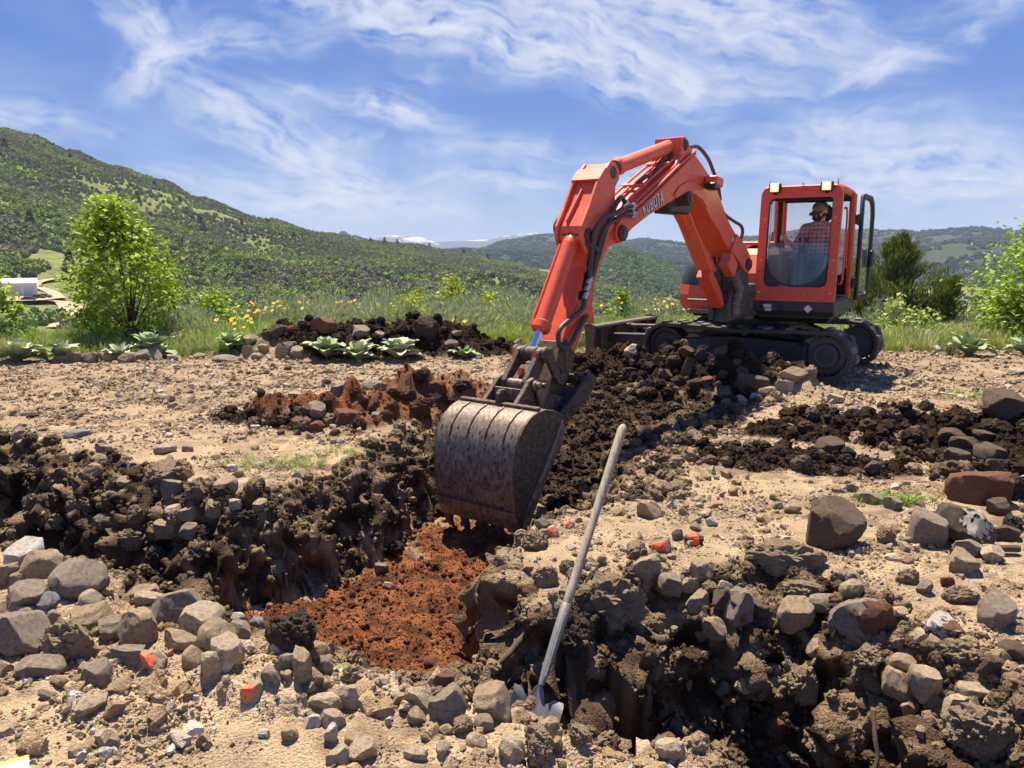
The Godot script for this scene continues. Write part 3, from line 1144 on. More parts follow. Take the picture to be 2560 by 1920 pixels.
	var door_hole := PackedVector2Array()
	var centre := Vector2(-0.39, 1.72)
	for p in door_line:
		door_hole.append(centre + (p - centre) * Vector2(0.78, 0.905))
	s = Shape.new()
	n = door_line.size()
	for k in n:
		var j := (k + 1) % n
		var a := door_line[k]
		var b := door_line[j]
		var ai := door_hole[k]
		var bi := door_hole[j]
		for z: float in [-0.022, 0.022]:
			var q := [D * Vector3(a.x, a.y, z), D * Vector3(b.x, b.y, z), D * Vector3(bi.x, bi.y, z), D * Vector3(ai.x, ai.y, z)]
			if z > 0.0:
				q.reverse()
			s.quad(q[0], q[1], q[2], q[3])
		s.quad(D * Vector3(a.x, a.y, 0.022), D * Vector3(b.x, b.y, 0.022), D * Vector3(b.x, b.y, -0.022), D * Vector3(a.x, a.y, -0.022))
		s.quad(D * Vector3(ai.x, ai.y, -0.022), D * Vector3(bi.x, bi.y, -0.022), D * Vector3(bi.x, bi.y, 0.022), D * Vector3(ai.x, ai.y, 0.022))
	part(s, "door", "frame_black", cab)
	s = Shape.new()
	idx = Geometry2D.triangulate_polygon(door_hole)
	for k in range(0, idx.size(), 3):
		s.tri(D * Vector3(door_hole[idx[k]].x, door_hole[idx[k]].y, 0), D * Vector3(door_hole[idx[k + 1]].x, door_hole[idx[k + 1]].y, 0), D * Vector3(door_hole[idx[k + 2]].x, door_hole[idx[k + 2]].y, 0))
	part(s, "door_glass", "cab_glass", cab)
	s = Shape.new()
	s.box(D * place(-0.60, 1.56, 0.05), Vector3(0.10, 0.30, 0.05), 0.015)
	s.box(D * place(-0.60, 1.64, 0.085), Vector3(0.05, 0.16, 0.03), 0.01)
	s.box(D * place(-0.60, 1.56, -0.045), Vector3(0.10, 0.24, 0.05), 0.015)
	part(s, "door_handle", "frame_black", cab)
	for y: float in [1.22, 2.10]:
		s = Shape.new()
		s.box(T * place(xb + 0.03, y, zl - 0.03), Vector3(0.10, 0.13, 0.03), 0.006)
		s.box(D * place(-0.10, y, 0.03), Vector3(0.12, 0.11, 0.02), 0.005)
		s.rod(T * Vector3(xb - 0.03, y - 0.08, zl - 0.045), T * Vector3(xb - 0.03, y + 0.08, zl - 0.045), 0.018, 10, 0.003)
		part(s, "hinge", "frame_black", cab)
	# two work lamps on the roof edge, switched on
	for z: float in [-0.235, -0.87]:
		s = Shape.new()
		s.box(T * place(0.90, yt + 0.012, z), Vector3(0.11, 0.125, 0.145), 0.014)
		s.box(T * place(0.86, yt - 0.06, z), Vector3(0.06, 0.03, 0.05), 0.005)
		var lamp := part(s, "work_lamp", "frame_black", cab)
		s = Shape.new()
		s.box(T * place(0.957, yt + 0.008, z), Vector3(0.012, 0.092, 0.108), 0.02)
		part(s, "lamp_lens", "lamp_lens", cab)
		s = Shape.new()
		s.turned(T * Vector3(0.960, yt + 0.010, z), T * Vector3(0.972, yt + 0.010, z), flat([0.0, 0.034, 0.005, 0.030, 0.008, 0.016, 0.009, 0.0]), 16, true)
		part(s, "lamp_bulb", "lamp_bulb", cab)
		var spot := SpotLight3D.new()
		spot.name = "work_lamp_beam"
		spot.light_color = Color(1.0, 0.88, 0.6)
		spot.light_energy = 0.12
		spot.spot_range = 30.0
		spot.spot_angle = 40.0
		spot.spot_attenuation = 2.0
		spot.light_size = 0.05
		spot.shadow_enabled = true
		lamp.add_child(spot)
		spot.transform = T * Transform3D(Basis.looking_at(Vector3(1, -0.25, 0)), Vector3(0.975, yt + 0.008, z))
	# seat, console and levers
	s = Shape.new()
	s.box(T * place(0.02, 1.22, -0.62), Vector3(0.40, 0.28, 0.40), 0.03)
	s.box(T * place(0.05, 1.42, -0.62), Vector3(0.50, 0.12, 0.50), 0.045)
	s.box(T * Transform3D(Basis(Vector3(0, 0, 1), 0.14), Vector3(-0.24, 1.75, -0.62)), Vector3(0.12, 0.62, 0.48), 0.045)
	s.box(T * Transform3D(Basis(Vector3(0, 0, 1), 0.14), Vector3(-0.27, 2.19, -0.64)), Vector3(0.10, 0.24, 0.26), 0.045)
	s.box(T * Transform3D(Basis(Vector3(0, 0, 1), 0.14), Vector3(-0.26, 2.06, -0.64)), Vector3(0.05, 0.12, 0.10), 0.01)
	part(s, "seat", "seat_cloth", cab)
	s = Shape.new()
	s.prism(T, flat([0.10, 1.06, 0.46, 1.06, 0.60, 1.40, 0.66, 1.62, 0.58, 1.72, 0.30, 1.70, 0.10, 1.60]), -0.30, -0.13, 0.03)
	part(s, "console", "console_grey", cab)
	s = Shape.new()
	s.prism(T, flat([-0.1, 1.35, 0.36, 1.35, 0.40, 1.52, 0.30, 1.58, -0.1, 1.56]), -1.0, -0.90, 0.03)
	part(s, "console", "console_grey", cab)
	for l: Array in [[[0.40, 1.66, -0.26], [0.41, 1.76, -0.265], [0.435, 1.90, -0.275], 0.014, 0.022], [[0.29, 1.56, -0.95], [0.31, 1.68, -0.95], [0.33, 1.82, -0.95], 0.014, 0.022], [[0.72, 1.06, -0.55], [0.74, 1.45, -0.55], [0.68, 1.84, -0.54], 0.012, 0.018], [[0.72, 1.06, -0.63], [0.74, 1.45, -0.63], [0.68, 1.84, -0.62], 0.012, 0.018]]:
		s = Shape.new()
		s.hose(curve([T * Vector3(l[0][0], l[0][1], l[0][2]), T * Vector3(l[1][0], l[1][1], l[1][2]), T * Vector3(l[2][0], l[2][1], l[2][2])], 5), l[3], 8, l[4])
		part(s, "lever", "frame_black", cab)

# ---------------------------------------------------------------- the excavator

func heading(deg: float, at := Vector3.ZERO) -> Transform3D: # x forward, y up, z to the machine's right
	var f := Vector3(cos(deg_to_rad(deg)), 0, sin(deg_to_rad(deg)))
	return Transform3D(Basis(f, Vector3.UP, Vector3(-f.z, 0, f.x)), at)

func flat(list: Array) -> PackedVector2Array:
	var out := PackedVector2Array()
	for k in range(0, list.size(), 2):
		out.append(Vector2(list[k], list[k + 1]))
	return out

func ring_2d(c: Vector2, r: float, n := 18, a0 := 0.0, a1 := TAU) -> PackedVector2Array:
	var out := PackedVector2Array()
	for k in n:
		var a := lerpf(a0, a1, float(k) / n if is_equal_approx(a1 - a0, TAU) else float(k) / (n - 1))
		out.append(c + Vector2(cos(a), sin(a)) * r)
	return out

# a bar of rectangular section from a to b; side gives the direction of its width
func bar(s: Shape, xf: Transform3D, a: Vector3, b: Vector3, side: Vector3, w: float, d: float, ch := 0.008) -> void:
	var y := (b - a).normalized()
	var x := (side - y * side.dot(y)).normalized()
	s.box(xf * Transform3D(Basis(x, y, x.cross(y)), (a + b) * 0.5), Vector3(w, a.distance_to(b), d), ch)

func machine_materials() -> void:
	var paint := textured("orange_paint", Color(0.70, 0.095, 0.042), 0.45, paint_wear(), 0.9, lumps, 0.03)
	paint.metallic_specular = 0.5
	var faded := textured("faded_paint", Color(0.71, 0.135, 0.075), 0.55, M.orange_paint.albedo_texture, 1.1, lumps, 0.03)
	faded.metallic_specular = 0.5
	textured("charcoal_plastic", Color(0.035, 0.038, 0.045), 0.42, scuff, 0.8)
	textured("frame_black", Color(0.018, 0.018, 0.020), 0.5, scuff, 1.2)
	textured("skirt_blue_grey", Color(0.030, 0.034, 0.046), 0.5, scuff, 0.9)
	var rust_ramp := [Color(0.16, 0.13, 0.11), Color(0.34, 0.29, 0.25), Color(0.50, 0.46, 0.42), Color(0.60, 0.56, 0.52), Color(0.74, 0.71, 0.68), Color(0.90, 0.88, 0.86)]
	var worn := noise_texture(41, 0.011, 5, rust_ramp, 1024, false, 0.6)
	var steel := textured("worn_steel", Color(0.60, 0.55, 0.50), 0.5, worn, 1.4, lumps, 0.08)
	steel.uv1_scale = Vector3(2.6, 0.9, 2.6)
	steel.metallic = 0.35
	var dirty := textured("dirty_steel", Color(0.32, 0.27, 0.225), 0.6, worn, 2.0, lumps, 0.1)
	dirty.metallic = 0.3
	textured("casting_grey", Color(0.075, 0.075, 0.078), 0.55, scuff, 1.5, lumps, 0.05)
	var rubber := textured("track_rubber", Color(0.085, 0.079, 0.072), 0.8, grain, 3.0, lumps, 0.3)
	rubber.metallic_specular = 0.3
	textured("dusty_rubber", Color(0.20, 0.18, 0.155), 0.9, grain, 3.0, lumps, 0.4)
	mat("hose_black", Color(0.045, 0.045, 0.045), 0.55)
	var chrome := mat("chrome", Color(0.75, 0.77, 0.80), 0.12, 1.0)
	chrome.metallic_specular = 0.6
	mat("bright_metal", Color(0.55, 0.55, 0.54), 0.35, 0.9)
	mat("rust_brown", Color(0.14, 0.06, 0.03), 0.9)
	mat("interior_dark", Color(0.02, 0.02, 0.021), 0.7)
	mat("console_grey", Color(0.30, 0.30, 0.29), 0.6)
	mat("seat_cloth", Color(0.022, 0.022, 0.025), 0.95)
	mat("sticker_white", Color(0.62, 0.62, 0.60), 0.6)
	mat("sticker_dark", Color(0.10, 0.10, 0.10), 0.6)
	mat("letter_silver", Color(0.55, 0.55, 0.55), 0.5)
	mat("letter_shadow", Color(0.02, 0.02, 0.02), 0.6)
	mat("canvas_sleeve", Color(0.17, 0.15, 0.12), 0.95)
	mat("bolt_head", Color(0.60, 0.30, 0.22), 0.6)
	var glass := mat("cab_glass", Color(0.75, 0.85, 0.82), 0.04)
	glass.transparency = BaseMaterial3D.TRANSPARENCY_ALPHA
	glass.albedo_color.a = 0.10
	var tint := mat("tinted_glass", Color(0.16, 0.26, 0.25), 0.04)
	tint.transparency = BaseMaterial3D.TRANSPARENCY_ALPHA
	tint.albedo_color.a = 0.42
	var lens := mat("lamp_lens", Color(0.9, 0.82, 0.55), 0.2)
	lens.emission_enabled = true
	lens.emission = Color(1.0, 0.86, 0.50)
	lens.emission_energy_multiplier = 0.36
	var bulb := mat("lamp_bulb", Color(1.0, 0.95, 0.8), 0.3)
	bulb.emission_enabled = true
	bulb.emission = Color(1.0, 0.93, 0.72)
	bulb.emission_energy_multiplier = 1.1

# paint: faded patches, scratches, grease specks and dust
func paint_wear() -> ImageTexture:
	var base := noise_texture(51, 0.012, 5, [Color(0.70, 0.62, 0.56), Color(0.90, 0.88, 0.86), grey(0.97), grey(1.0), Color(1.0, 0.97, 0.95), Color(1.0, 0.95, 0.92)], 1024, false, 0.65).get_image()
	var r := RandomNumberGenerator.new()
	r.seed = 77
	for k in 420:
		var p := Vector2(r.randf() * 1024.0, r.randf() * 1024.0)
		var d := Vector2.from_angle(r.randf() * TAU)
		var dark := r.randf() < 0.6
		var l := int(r.randf_range(6, 60) * (1.0 if r.randf() < 0.8 else 2.5))
		for i in l:
			p += d.rotated(r.randfn() * 0.05)
			var x := posmod(int(p.x), 1024)
			var y := posmod(int(p.y), 1024)
			base.set_pixel(x, y, base.get_pixel(x, y).lerp(Color(0.42, 0.36, 0.32) if dark else Color(1.0, 0.98, 0.96), 0.55))
	for k in 260:
		var p := Vector2i(r.randi() % 1024, r.randi() % 1024)
		var rad := int(pow(r.randf(), 3.0) * 9.0) + 1
		for y in range(-rad, rad + 1):
			for x in range(-rad, rad + 1):
				if x * x + y * y <= rad * rad + r.randi_range(-4, 4):
					var q := Vector2i(posmod(p.x + x, 1024), posmod(p.y + y, 1024))
					base.set_pixelv(q, base.get_pixelv(q).lerp(Color(0.30, 0.26, 0.23), 0.7))
	return ImageTexture.create_from_image(base)

var crawler: Node3D

func part(s: Shape, called: String, m: String, parent: Node = null) -> MeshInstance3D:
	return put(s.done(), called, M[m], parent if parent else crawler)

func make_excavator() -> void:
	machine_materials()
	crawler = thing("excavator", Vector3(3.69, 0.0, -11.26))
	tag(crawler, "orange tracked excavator with its toothed bucket down in the trench", "excavator")
	make_undercarriage(heading(214.9))
	make_house(heading(120.7))
	make_cab(heading(120.7))
	make_boom(heading(127.0, Vector3(-0.673, 0.0, 0.938)))

func make_undercarriage(T: Transform3D) -> void:
	var R := 0.315
	var cy := 0.345
	var half := 1.10
	var lug_mesh: ArrayMesh
	var ls := Shape.new()
	ls.prism(Transform3D(), flat([-0.052, -0.004, 0.052, -0.004, 0.036, 0.030, -0.036, 0.030]), -0.105, 0.105, 0.006)
	lug_mesh = ls.done()
	for side: float in [-1.0, 1.0]:
		var z0 := side * 0.875
		# belt
		var path: Array[Vector2] = []
		var normal: Array[Vector2] = []
		for k in 15:
			var a := PI / 2 - PI * k / 14.0
			path.append(Vector2(half, cy) + Vector2(cos(a), sin(a)) * R)
			normal.append(Vector2(cos(a), sin(a)))
		for k in 15:
			var a := -PI / 2 - PI * k / 14.0
			path.append(Vector2(-half, cy) + Vector2(cos(a), sin(a)) * R)
			normal.append(Vector2(cos(a), sin(a)))
		for k in 9: # the upper run sags a little between the wheels
			var t := (k + 1) / 10.0
			path.append(Vector2(lerpf(-half, half, t), cy + R - 0.022 * sin(PI * t) + 0.006 * sin(t * 9.0)))
			normal.append(Vector2(0, 1))
		var s := Shape.new()
		var n := path.size()
		for k in n:
			var j := (k + 1) % n
			var a := path[k]
			var b := path[j]
			var ai := a - normal[k] * 0.045
			var bi := b - normal[j] * 0.045
			var zs := [z0 - 0.225, z0 + 0.225]
			s.smooth(true, 1)
			s.quad(T * Vector3(b.x, b.y, zs[0]), T * Vector3(a.x, a.y, zs[0]), T * Vector3(a.x, a.y, zs[1]), T * Vector3(b.x, b.y, zs[1]))
			s.smooth(true, 2)
			s.quad(T * Vector3(ai.x, ai.y, zs[0]), T * Vector3(bi.x, bi.y, zs[0]), T * Vector3(bi.x, bi.y, zs[1]), T * Vector3(ai.x, ai.y, zs[1]))
			s.smooth(false)
			s.quad(T * Vector3(a.x, a.y, zs[0]), T * Vector3(b.x, b.y, zs[0]), T * Vector3(bi.x, bi.y, zs[0]), T * Vector3(ai.x, ai.y, zs[0]))
			s.quad(T * Vector3(b.x, b.y, zs[1]), T * Vector3(a.x, a.y, zs[1]), T * Vector3(ai.x, ai.y, zs[1]), T * Vector3(bi.x, bi.y, zs[1]))
		var belt := part(s, "track", "track_rubber")
		# lugs, staggered left and right
		var total := 0.0
		for k in n:
			total += path[k].distance_to(path[(k + 1) % n])
		var count := 44
		for q in count:
			var want := total * q / count
			var k := 0
			while want > path[k].distance_to(path[(k + 1) % n]):
				want -= path[k].distance_to(path[(k + 1) % n])
				k = (k + 1) % n
			var t := want / path[k].distance_to(path[(k + 1) % n])
			var p := path[k].lerp(path[(k + 1) % n], t)
			var m := normal[k].lerp(normal[(k + 1) % n], t).normalized()
			var ba := Basis(Vector3(m.y, -m.x, 0), Vector3(m.x, m.y, 0), Vector3(0, 0, 1))
			var o := put(lug_mesh, "lug", M.dusty_rubber if q % 3 else M.track_rubber, belt)
			o.transform = T * Transform3D(ba, Vector3(p.x, p.y, z0 + (0.11 if q % 2 else -0.11)))
		# frame
		var out := z0 + side * 0.13
		var f := Shape.new()
		f.prism(T, flat([-0.86, 0.17, 0.80, 0.17, 0.92, 0.24, 0.92, 0.46, 0.5, 0.50, 0.1, 0.53, -0.7, 0.50, -0.86, 0.42]), z0 - 0.16, z0 + 0.16, 0.012)
		var frame := part(f, "track_frame", "frame_black")
		var g := Shape.new()
		g = Shape.new()
		g.prism(T, flat([0.42, 0.20, 0.86, 0.24, 0.86, 0.45, 0.42, 0.47]), out + (0.0 if side > 0 else -0.045), out + (0.045 if side > 0 else 0.0), 0.006)
		part(g, "cover_plate", "skirt_blue_grey", frame)
		g = Shape.new()
		g.box(T * place(-0.84, 0.34, out + side * 0.02), Vector3(0.03, 0.26, 0.07), 0.004)
		part(g, "cover_plate", "skirt_blue_grey", frame)
		g = Shape.new()
		g.box(T * place(0.05, 0.37, out + side * 0.034), Vector3(0.11, 0.075, 0.006), 0.002)
		part(g, "label", "sticker_white", frame)
		for k in 5:
			g = Shape.new()
			g.rod(T * Vector3(-0.66 + 0.34 * k, 0.13, z0 - 0.18), T * Vector3(-0.66 + 0.34 * k, 0.13, z0 + 0.18), 0.085, 16, 0.01)
			part(g, "roller", "frame_black", frame)
		g = Shape.new()
		g.rod(T * Vector3(-0.05, 0.585, z0 - 0.19), T * Vector3(-0.05, 0.585, z0 + 0.19), 0.045, 14, 0.006)
		part(g, "carrier_roller", "frame_black", frame)
		# idler and sprocket, hubs outside
		var wheel := Shape.new()
		wheel.turned(T * Vector3(half, cy, z0 - side * 0.14), T * Vector3(half, cy, z0 + side * 0.14), flat([0.0, 0.0, 0.0, 0.25, 0.02, 0.268, 0.26, 0.268, 0.28, 0.25, 0.28, 0.20, 0.255, 0.18, 0.255, 0.08, 0.29, 0.07, 0.29, 0.0]), 32)
		part(wheel, "idler_wheel", "frame_black")
		wheel = Shape.new()
		wheel.turned(T * Vector3(-half, cy, z0 - side * 0.13), T * Vector3(-half, cy, z0 + side * 0.2), flat([0.0, 0.0, 0.0, 0.24, 0.22, 0.25, 0.24, 0.24, 0.25, 0.20, 0.25, 0.165, 0.31, 0.155, 0.325, 0.14, 0.325, 0.12, 0.318, 0.115, 0.318, 0.0]), 36)
		for k in 18:
			var a := TAU * k / 18.0
			wheel.box(T * Transform3D(Basis(Vector3(0, 0, 1), a), Vector3(-half + cos(a) * 0.258, cy + sin(a) * 0.258, z0 + side * 0.09)), Vector3(0.04, 0.03, 0.05), 0.006)
		var sp := part(wheel, "drive_sprocket", "casting_grey")
		var cap := Shape.new()
		cap.turned(T * Vector3(-half, cy, z0 + side * 0.188), T * Vector3(-half, cy, z0 + side * 0.3), flat([0.0, 0.0, 0.0, 0.108, 0.006, 0.104, 0.007, 0.0]), 28)
		for k in 12:
			var a := TAU * k / 12.0
			cap.rod(T * Vector3(-half + cos(a) * 0.135, cy + sin(a) * 0.135, z0 + side * 0.19), T * Vector3(-half + cos(a) * 0.135, cy + sin(a) * 0.135, z0 + side * 0.203), 0.011, 6, 0.002)
		part(cap, "hub_cap", "skirt_blue_grey", sp)
	# middle
	var c := Shape.new()
	c.prism(T, flat([-0.75, 0.34, 0.75, 0.34, 0.75, 0.5, 0.45, 0.62, -0.45, 0.62, -0.75, 0.5]), -0.72, 0.72, 0.015)
	for sx: float in [-1.0, 1.0]:
		for sz: float in [-1.0, 1.0]:
			bar(c, T, Vector3(sx * 0.35, 0.56, sz * 0.3), Vector3(sx * 0.72, 0.40, sz * 0.8), Vector3(sz, 0, -sx), 0.26, 0.1, 0.015)
	part(c, "centre_frame", "frame_black")
	c = Shape.new()
	c.turned(T * Vector3(0, 0.60, 0), T * Vector3(0, 0.9, 0), flat([0.0, 0.0, 0.0, 0.56, 0.05, 0.56, 0.05, 0.5, 0.12, 0.5, 0.12, 0.54, 0.22, 0.54, 0.22, 0.0]), 40)
	part(c, "slewing_ring", "frame_black")
	# dozer blade on two arms
	var b := Shape.new()
	var prof := flat([2.30, 0.08, 2.34, 0.06, 2.385, 0.20, 2.385, 0.36, 2.35, 0.52, 2.27, 0.56, 2.26, 0.53, 2.32, 0.48, 2.345, 0.34, 2.335, 0.20])
	b.prism(T, prof, -1.08, 1.08, 0.004)
	b.box(T * place(2.25, 0.53, 0), Vector3(0.10, 0.035, 2.14), 0.006)
	b.box(T * place(2.26, 0.14, 0), Vector3(0.09, 0.03, 2.14), 0.006)
	for sz: float in [-0.8, -0.3, 0.3, 0.8]:
		b.box(T * place(2.28, 0.33, sz), Vector3(0.08, 0.36, 0.03), 0.004)
	var blade := part(b, "dozer_blade", "casting_grey")
	for sz: float in [-1.0, 1.0]:
		b = Shape.new()
		b.prism(T, flat([2.16, 0.05, 2.40, 0.05, 2.36, 0.2, 2.36, 0.36, 2.40, 0.58, 2.30, 0.60, 2.20, 0.56, 2.23, 0.3]), sz * 1.09 - 0.018, sz * 1.09 + 0.018, 0.004)
		part(b, "blade_end_plate", "dirty_steel", blade)
	b = Shape.new()
	b.box(T * place(2.28, 0.553, 0.0), Vector3(0.13, 0.012, 2.1), 0.003)
	part(b, "dusty_ledge", "worn_steel", blade)
	for sz: float in [-0.52, 0.52]:
		b = Shape.new()
		bar(b, T, Vector3(0.55, 0.40, sz), Vector3(2.27, 0.34, sz), Vector3(0, 0, 1), 0.13, 0.14, 0.012)
		part(b, "blade_arm", "frame_black", blade)
	b = Shape.new()
	b.rod(T * Vector3(0.75, 0.52, 0), T * Vector3(1.6, 0.50, 0), 0.065, 18)
	b.rod(T * Vector3(1.6, 0.50, 0), T * Vector3(2.24, 0.48, 0), 0.035, 14)
	b.box(T * place(2.2, 0.50, 0), Vector3(0.12, 0.05, 0.2), 0.008)
	part(b, "blade_cylinder", "dirty_steel", blade)

func ring_3d(T: Transform3D, plan: PackedVector2Array, y: float, shrink: float, about: Vector2, lean := 0.0) -> PackedVector3Array:
	var out := PackedVector3Array()
	for p in plan:
		var q := about + (p - about) * (1.0 - shrink)
		out.append(T * Vector3(q.x + lean, y, q.y))
	return out

func make_house(T: Transform3D) -> void:
	# deck
	var deck := PackedVector2Array([Vector2(0.62, -0.1), Vector2(0.75, 0.1), Vector2(0.62, 0.5), Vector2(0.5, 0.95), Vector2(-0.4, 1.05), Vector2(-0.95, 0.8), Vector2(-1.15, 0.0), Vector2(-0.95, -0.8), Vector2(-0.4, -1.0), Vector2(0.9, -1.0), Vector2(0.9, -0.1)])
	deck.reverse()
	var s := Shape.new()
	s.loft([ring_3d(T, deck, 0.74, 0.04, Vector2(-0.2, 0)), ring_3d(T, deck, 0.80, 0.0, Vector2(-0.2, 0)), ring_3d(T, deck, 0.86, 0.0, Vector2(-0.2, 0))])
	part(s, "deck", "frame_black")
	# rounded counterweight and side body
	var plan := PackedVector2Array([Vector2(0.56, 0.40), Vector2(0.60, 0.62), Vector2(0.58, 0.98), Vector2(0.40, 1.17), Vector2(0.05, 1.25), Vector2(-0.4, 1.20), Vector2(-0.8, 1.0), Vector2(-1.08, 0.66), Vector2(-1.22, 0.25), Vector2(-1.24, -0.25), Vector2(-1.10, -0.65), Vector2(-0.85, -0.92), Vector2(-0.60, -1.04), Vector2(-0.55, -0.6), Vector2(-0.5, 0.0), Vector2(-0.2, 0.3)])
	plan.reverse()
	var mid := Vector2(-0.3, 0.3)
	s = Shape.new()
	s.loft([ring_3d(T, plan, 0.79, 0.10, mid), ring_3d(T, plan, 0.90, 0.015, mid), ring_3d(T, plan, 1.05, 0.0, mid), ring_3d(T, plan, 1.185, 0.012, mid)])
	part(s, "counterweight", "orange_paint")
	s = Shape.new()
	s.loft([ring_3d(T, plan, 1.19, 0.025, mid), ring_3d(T, plan, 1.30, 0.035, mid), ring_3d(T, plan, 1.42, 0.065, mid), ring_3d(T, plan, 1.52, 0.12, mid), ring_3d(T, plan, 1.60, 0.21, mid, -0.01), ring_3d(T, plan, 1.65, 0.36, mid, -0.03), ring_3d(T, plan, 1.67, 0.6, mid, -0.05)], true)
	part(s, "engine_hood", "charcoal_plastic")
	# cover between boom and cab
	s = Shape.new()
	s.prism(T, flat([-1.0, 1.18, 0.42, 1.22, 0.45, 1.36, 0.30, 1.62, 0.20, 1.70, -0.55, 1.76, -1.0, 1.74]), -0.05, 0.36, 0.02)
	var cover := part(s, "valve_cover", "faded_paint")
	s = Shape.new()
	s.box(T * place(-0.35, 1.775, 0.12), Vector3(1.0, 0.05, 0.46), 0.012)
	part(s, "cover_rim", "orange_paint", cover)
	for q: Array in [[0.38, 1.50], [0.33, 1.59], [0.43, 1.40]]:
		for z: float in [0.02, 0.28]:
			s = Shape.new()
			s.rod(T * Vector3(q[0] - 0.02, q[1] - 0.01, z), T * Vector3(q[0] + 0.008, q[1] + 0.006, z), 0.010, 8, 0.002)
			part(s, "cover_bolt", "frame_black", cover)
	s = Shape.new()
	s.box(T * place(0.30, 1.02, 0.16), Vector3(0.18, 0.38, 0.42), 0.01)
	s.box(T * place(0.50, 0.90, 0.10), Vector3(0.5, 0.12, 0.5), 0.01)
	part(s, "front_panel", "charcoal_plastic")
	s = Shape.new()
	s.box(T * place(0.30, 1.218, 0.16), Vector3(0.26, 0.02, 0.44), 0.004)
	part(s, "dusty_sill", "worn_steel", cover)
	# rear-view grab rail and balloon-like beacon behind the cab
	s = Shape.new()
	s.turned(T * Vector3(-0.75, 1.75, 0.1), T * Vector3(-0.75, 2.2, 0.1), flat([0.0, 0.0, 0.0, 0.06, 0.06, 0.06, 0.07, 0.05, 0.2, 0.045, 0.22, 0.0]), 16)
	part(s, "exhaust_stack", "frame_black")

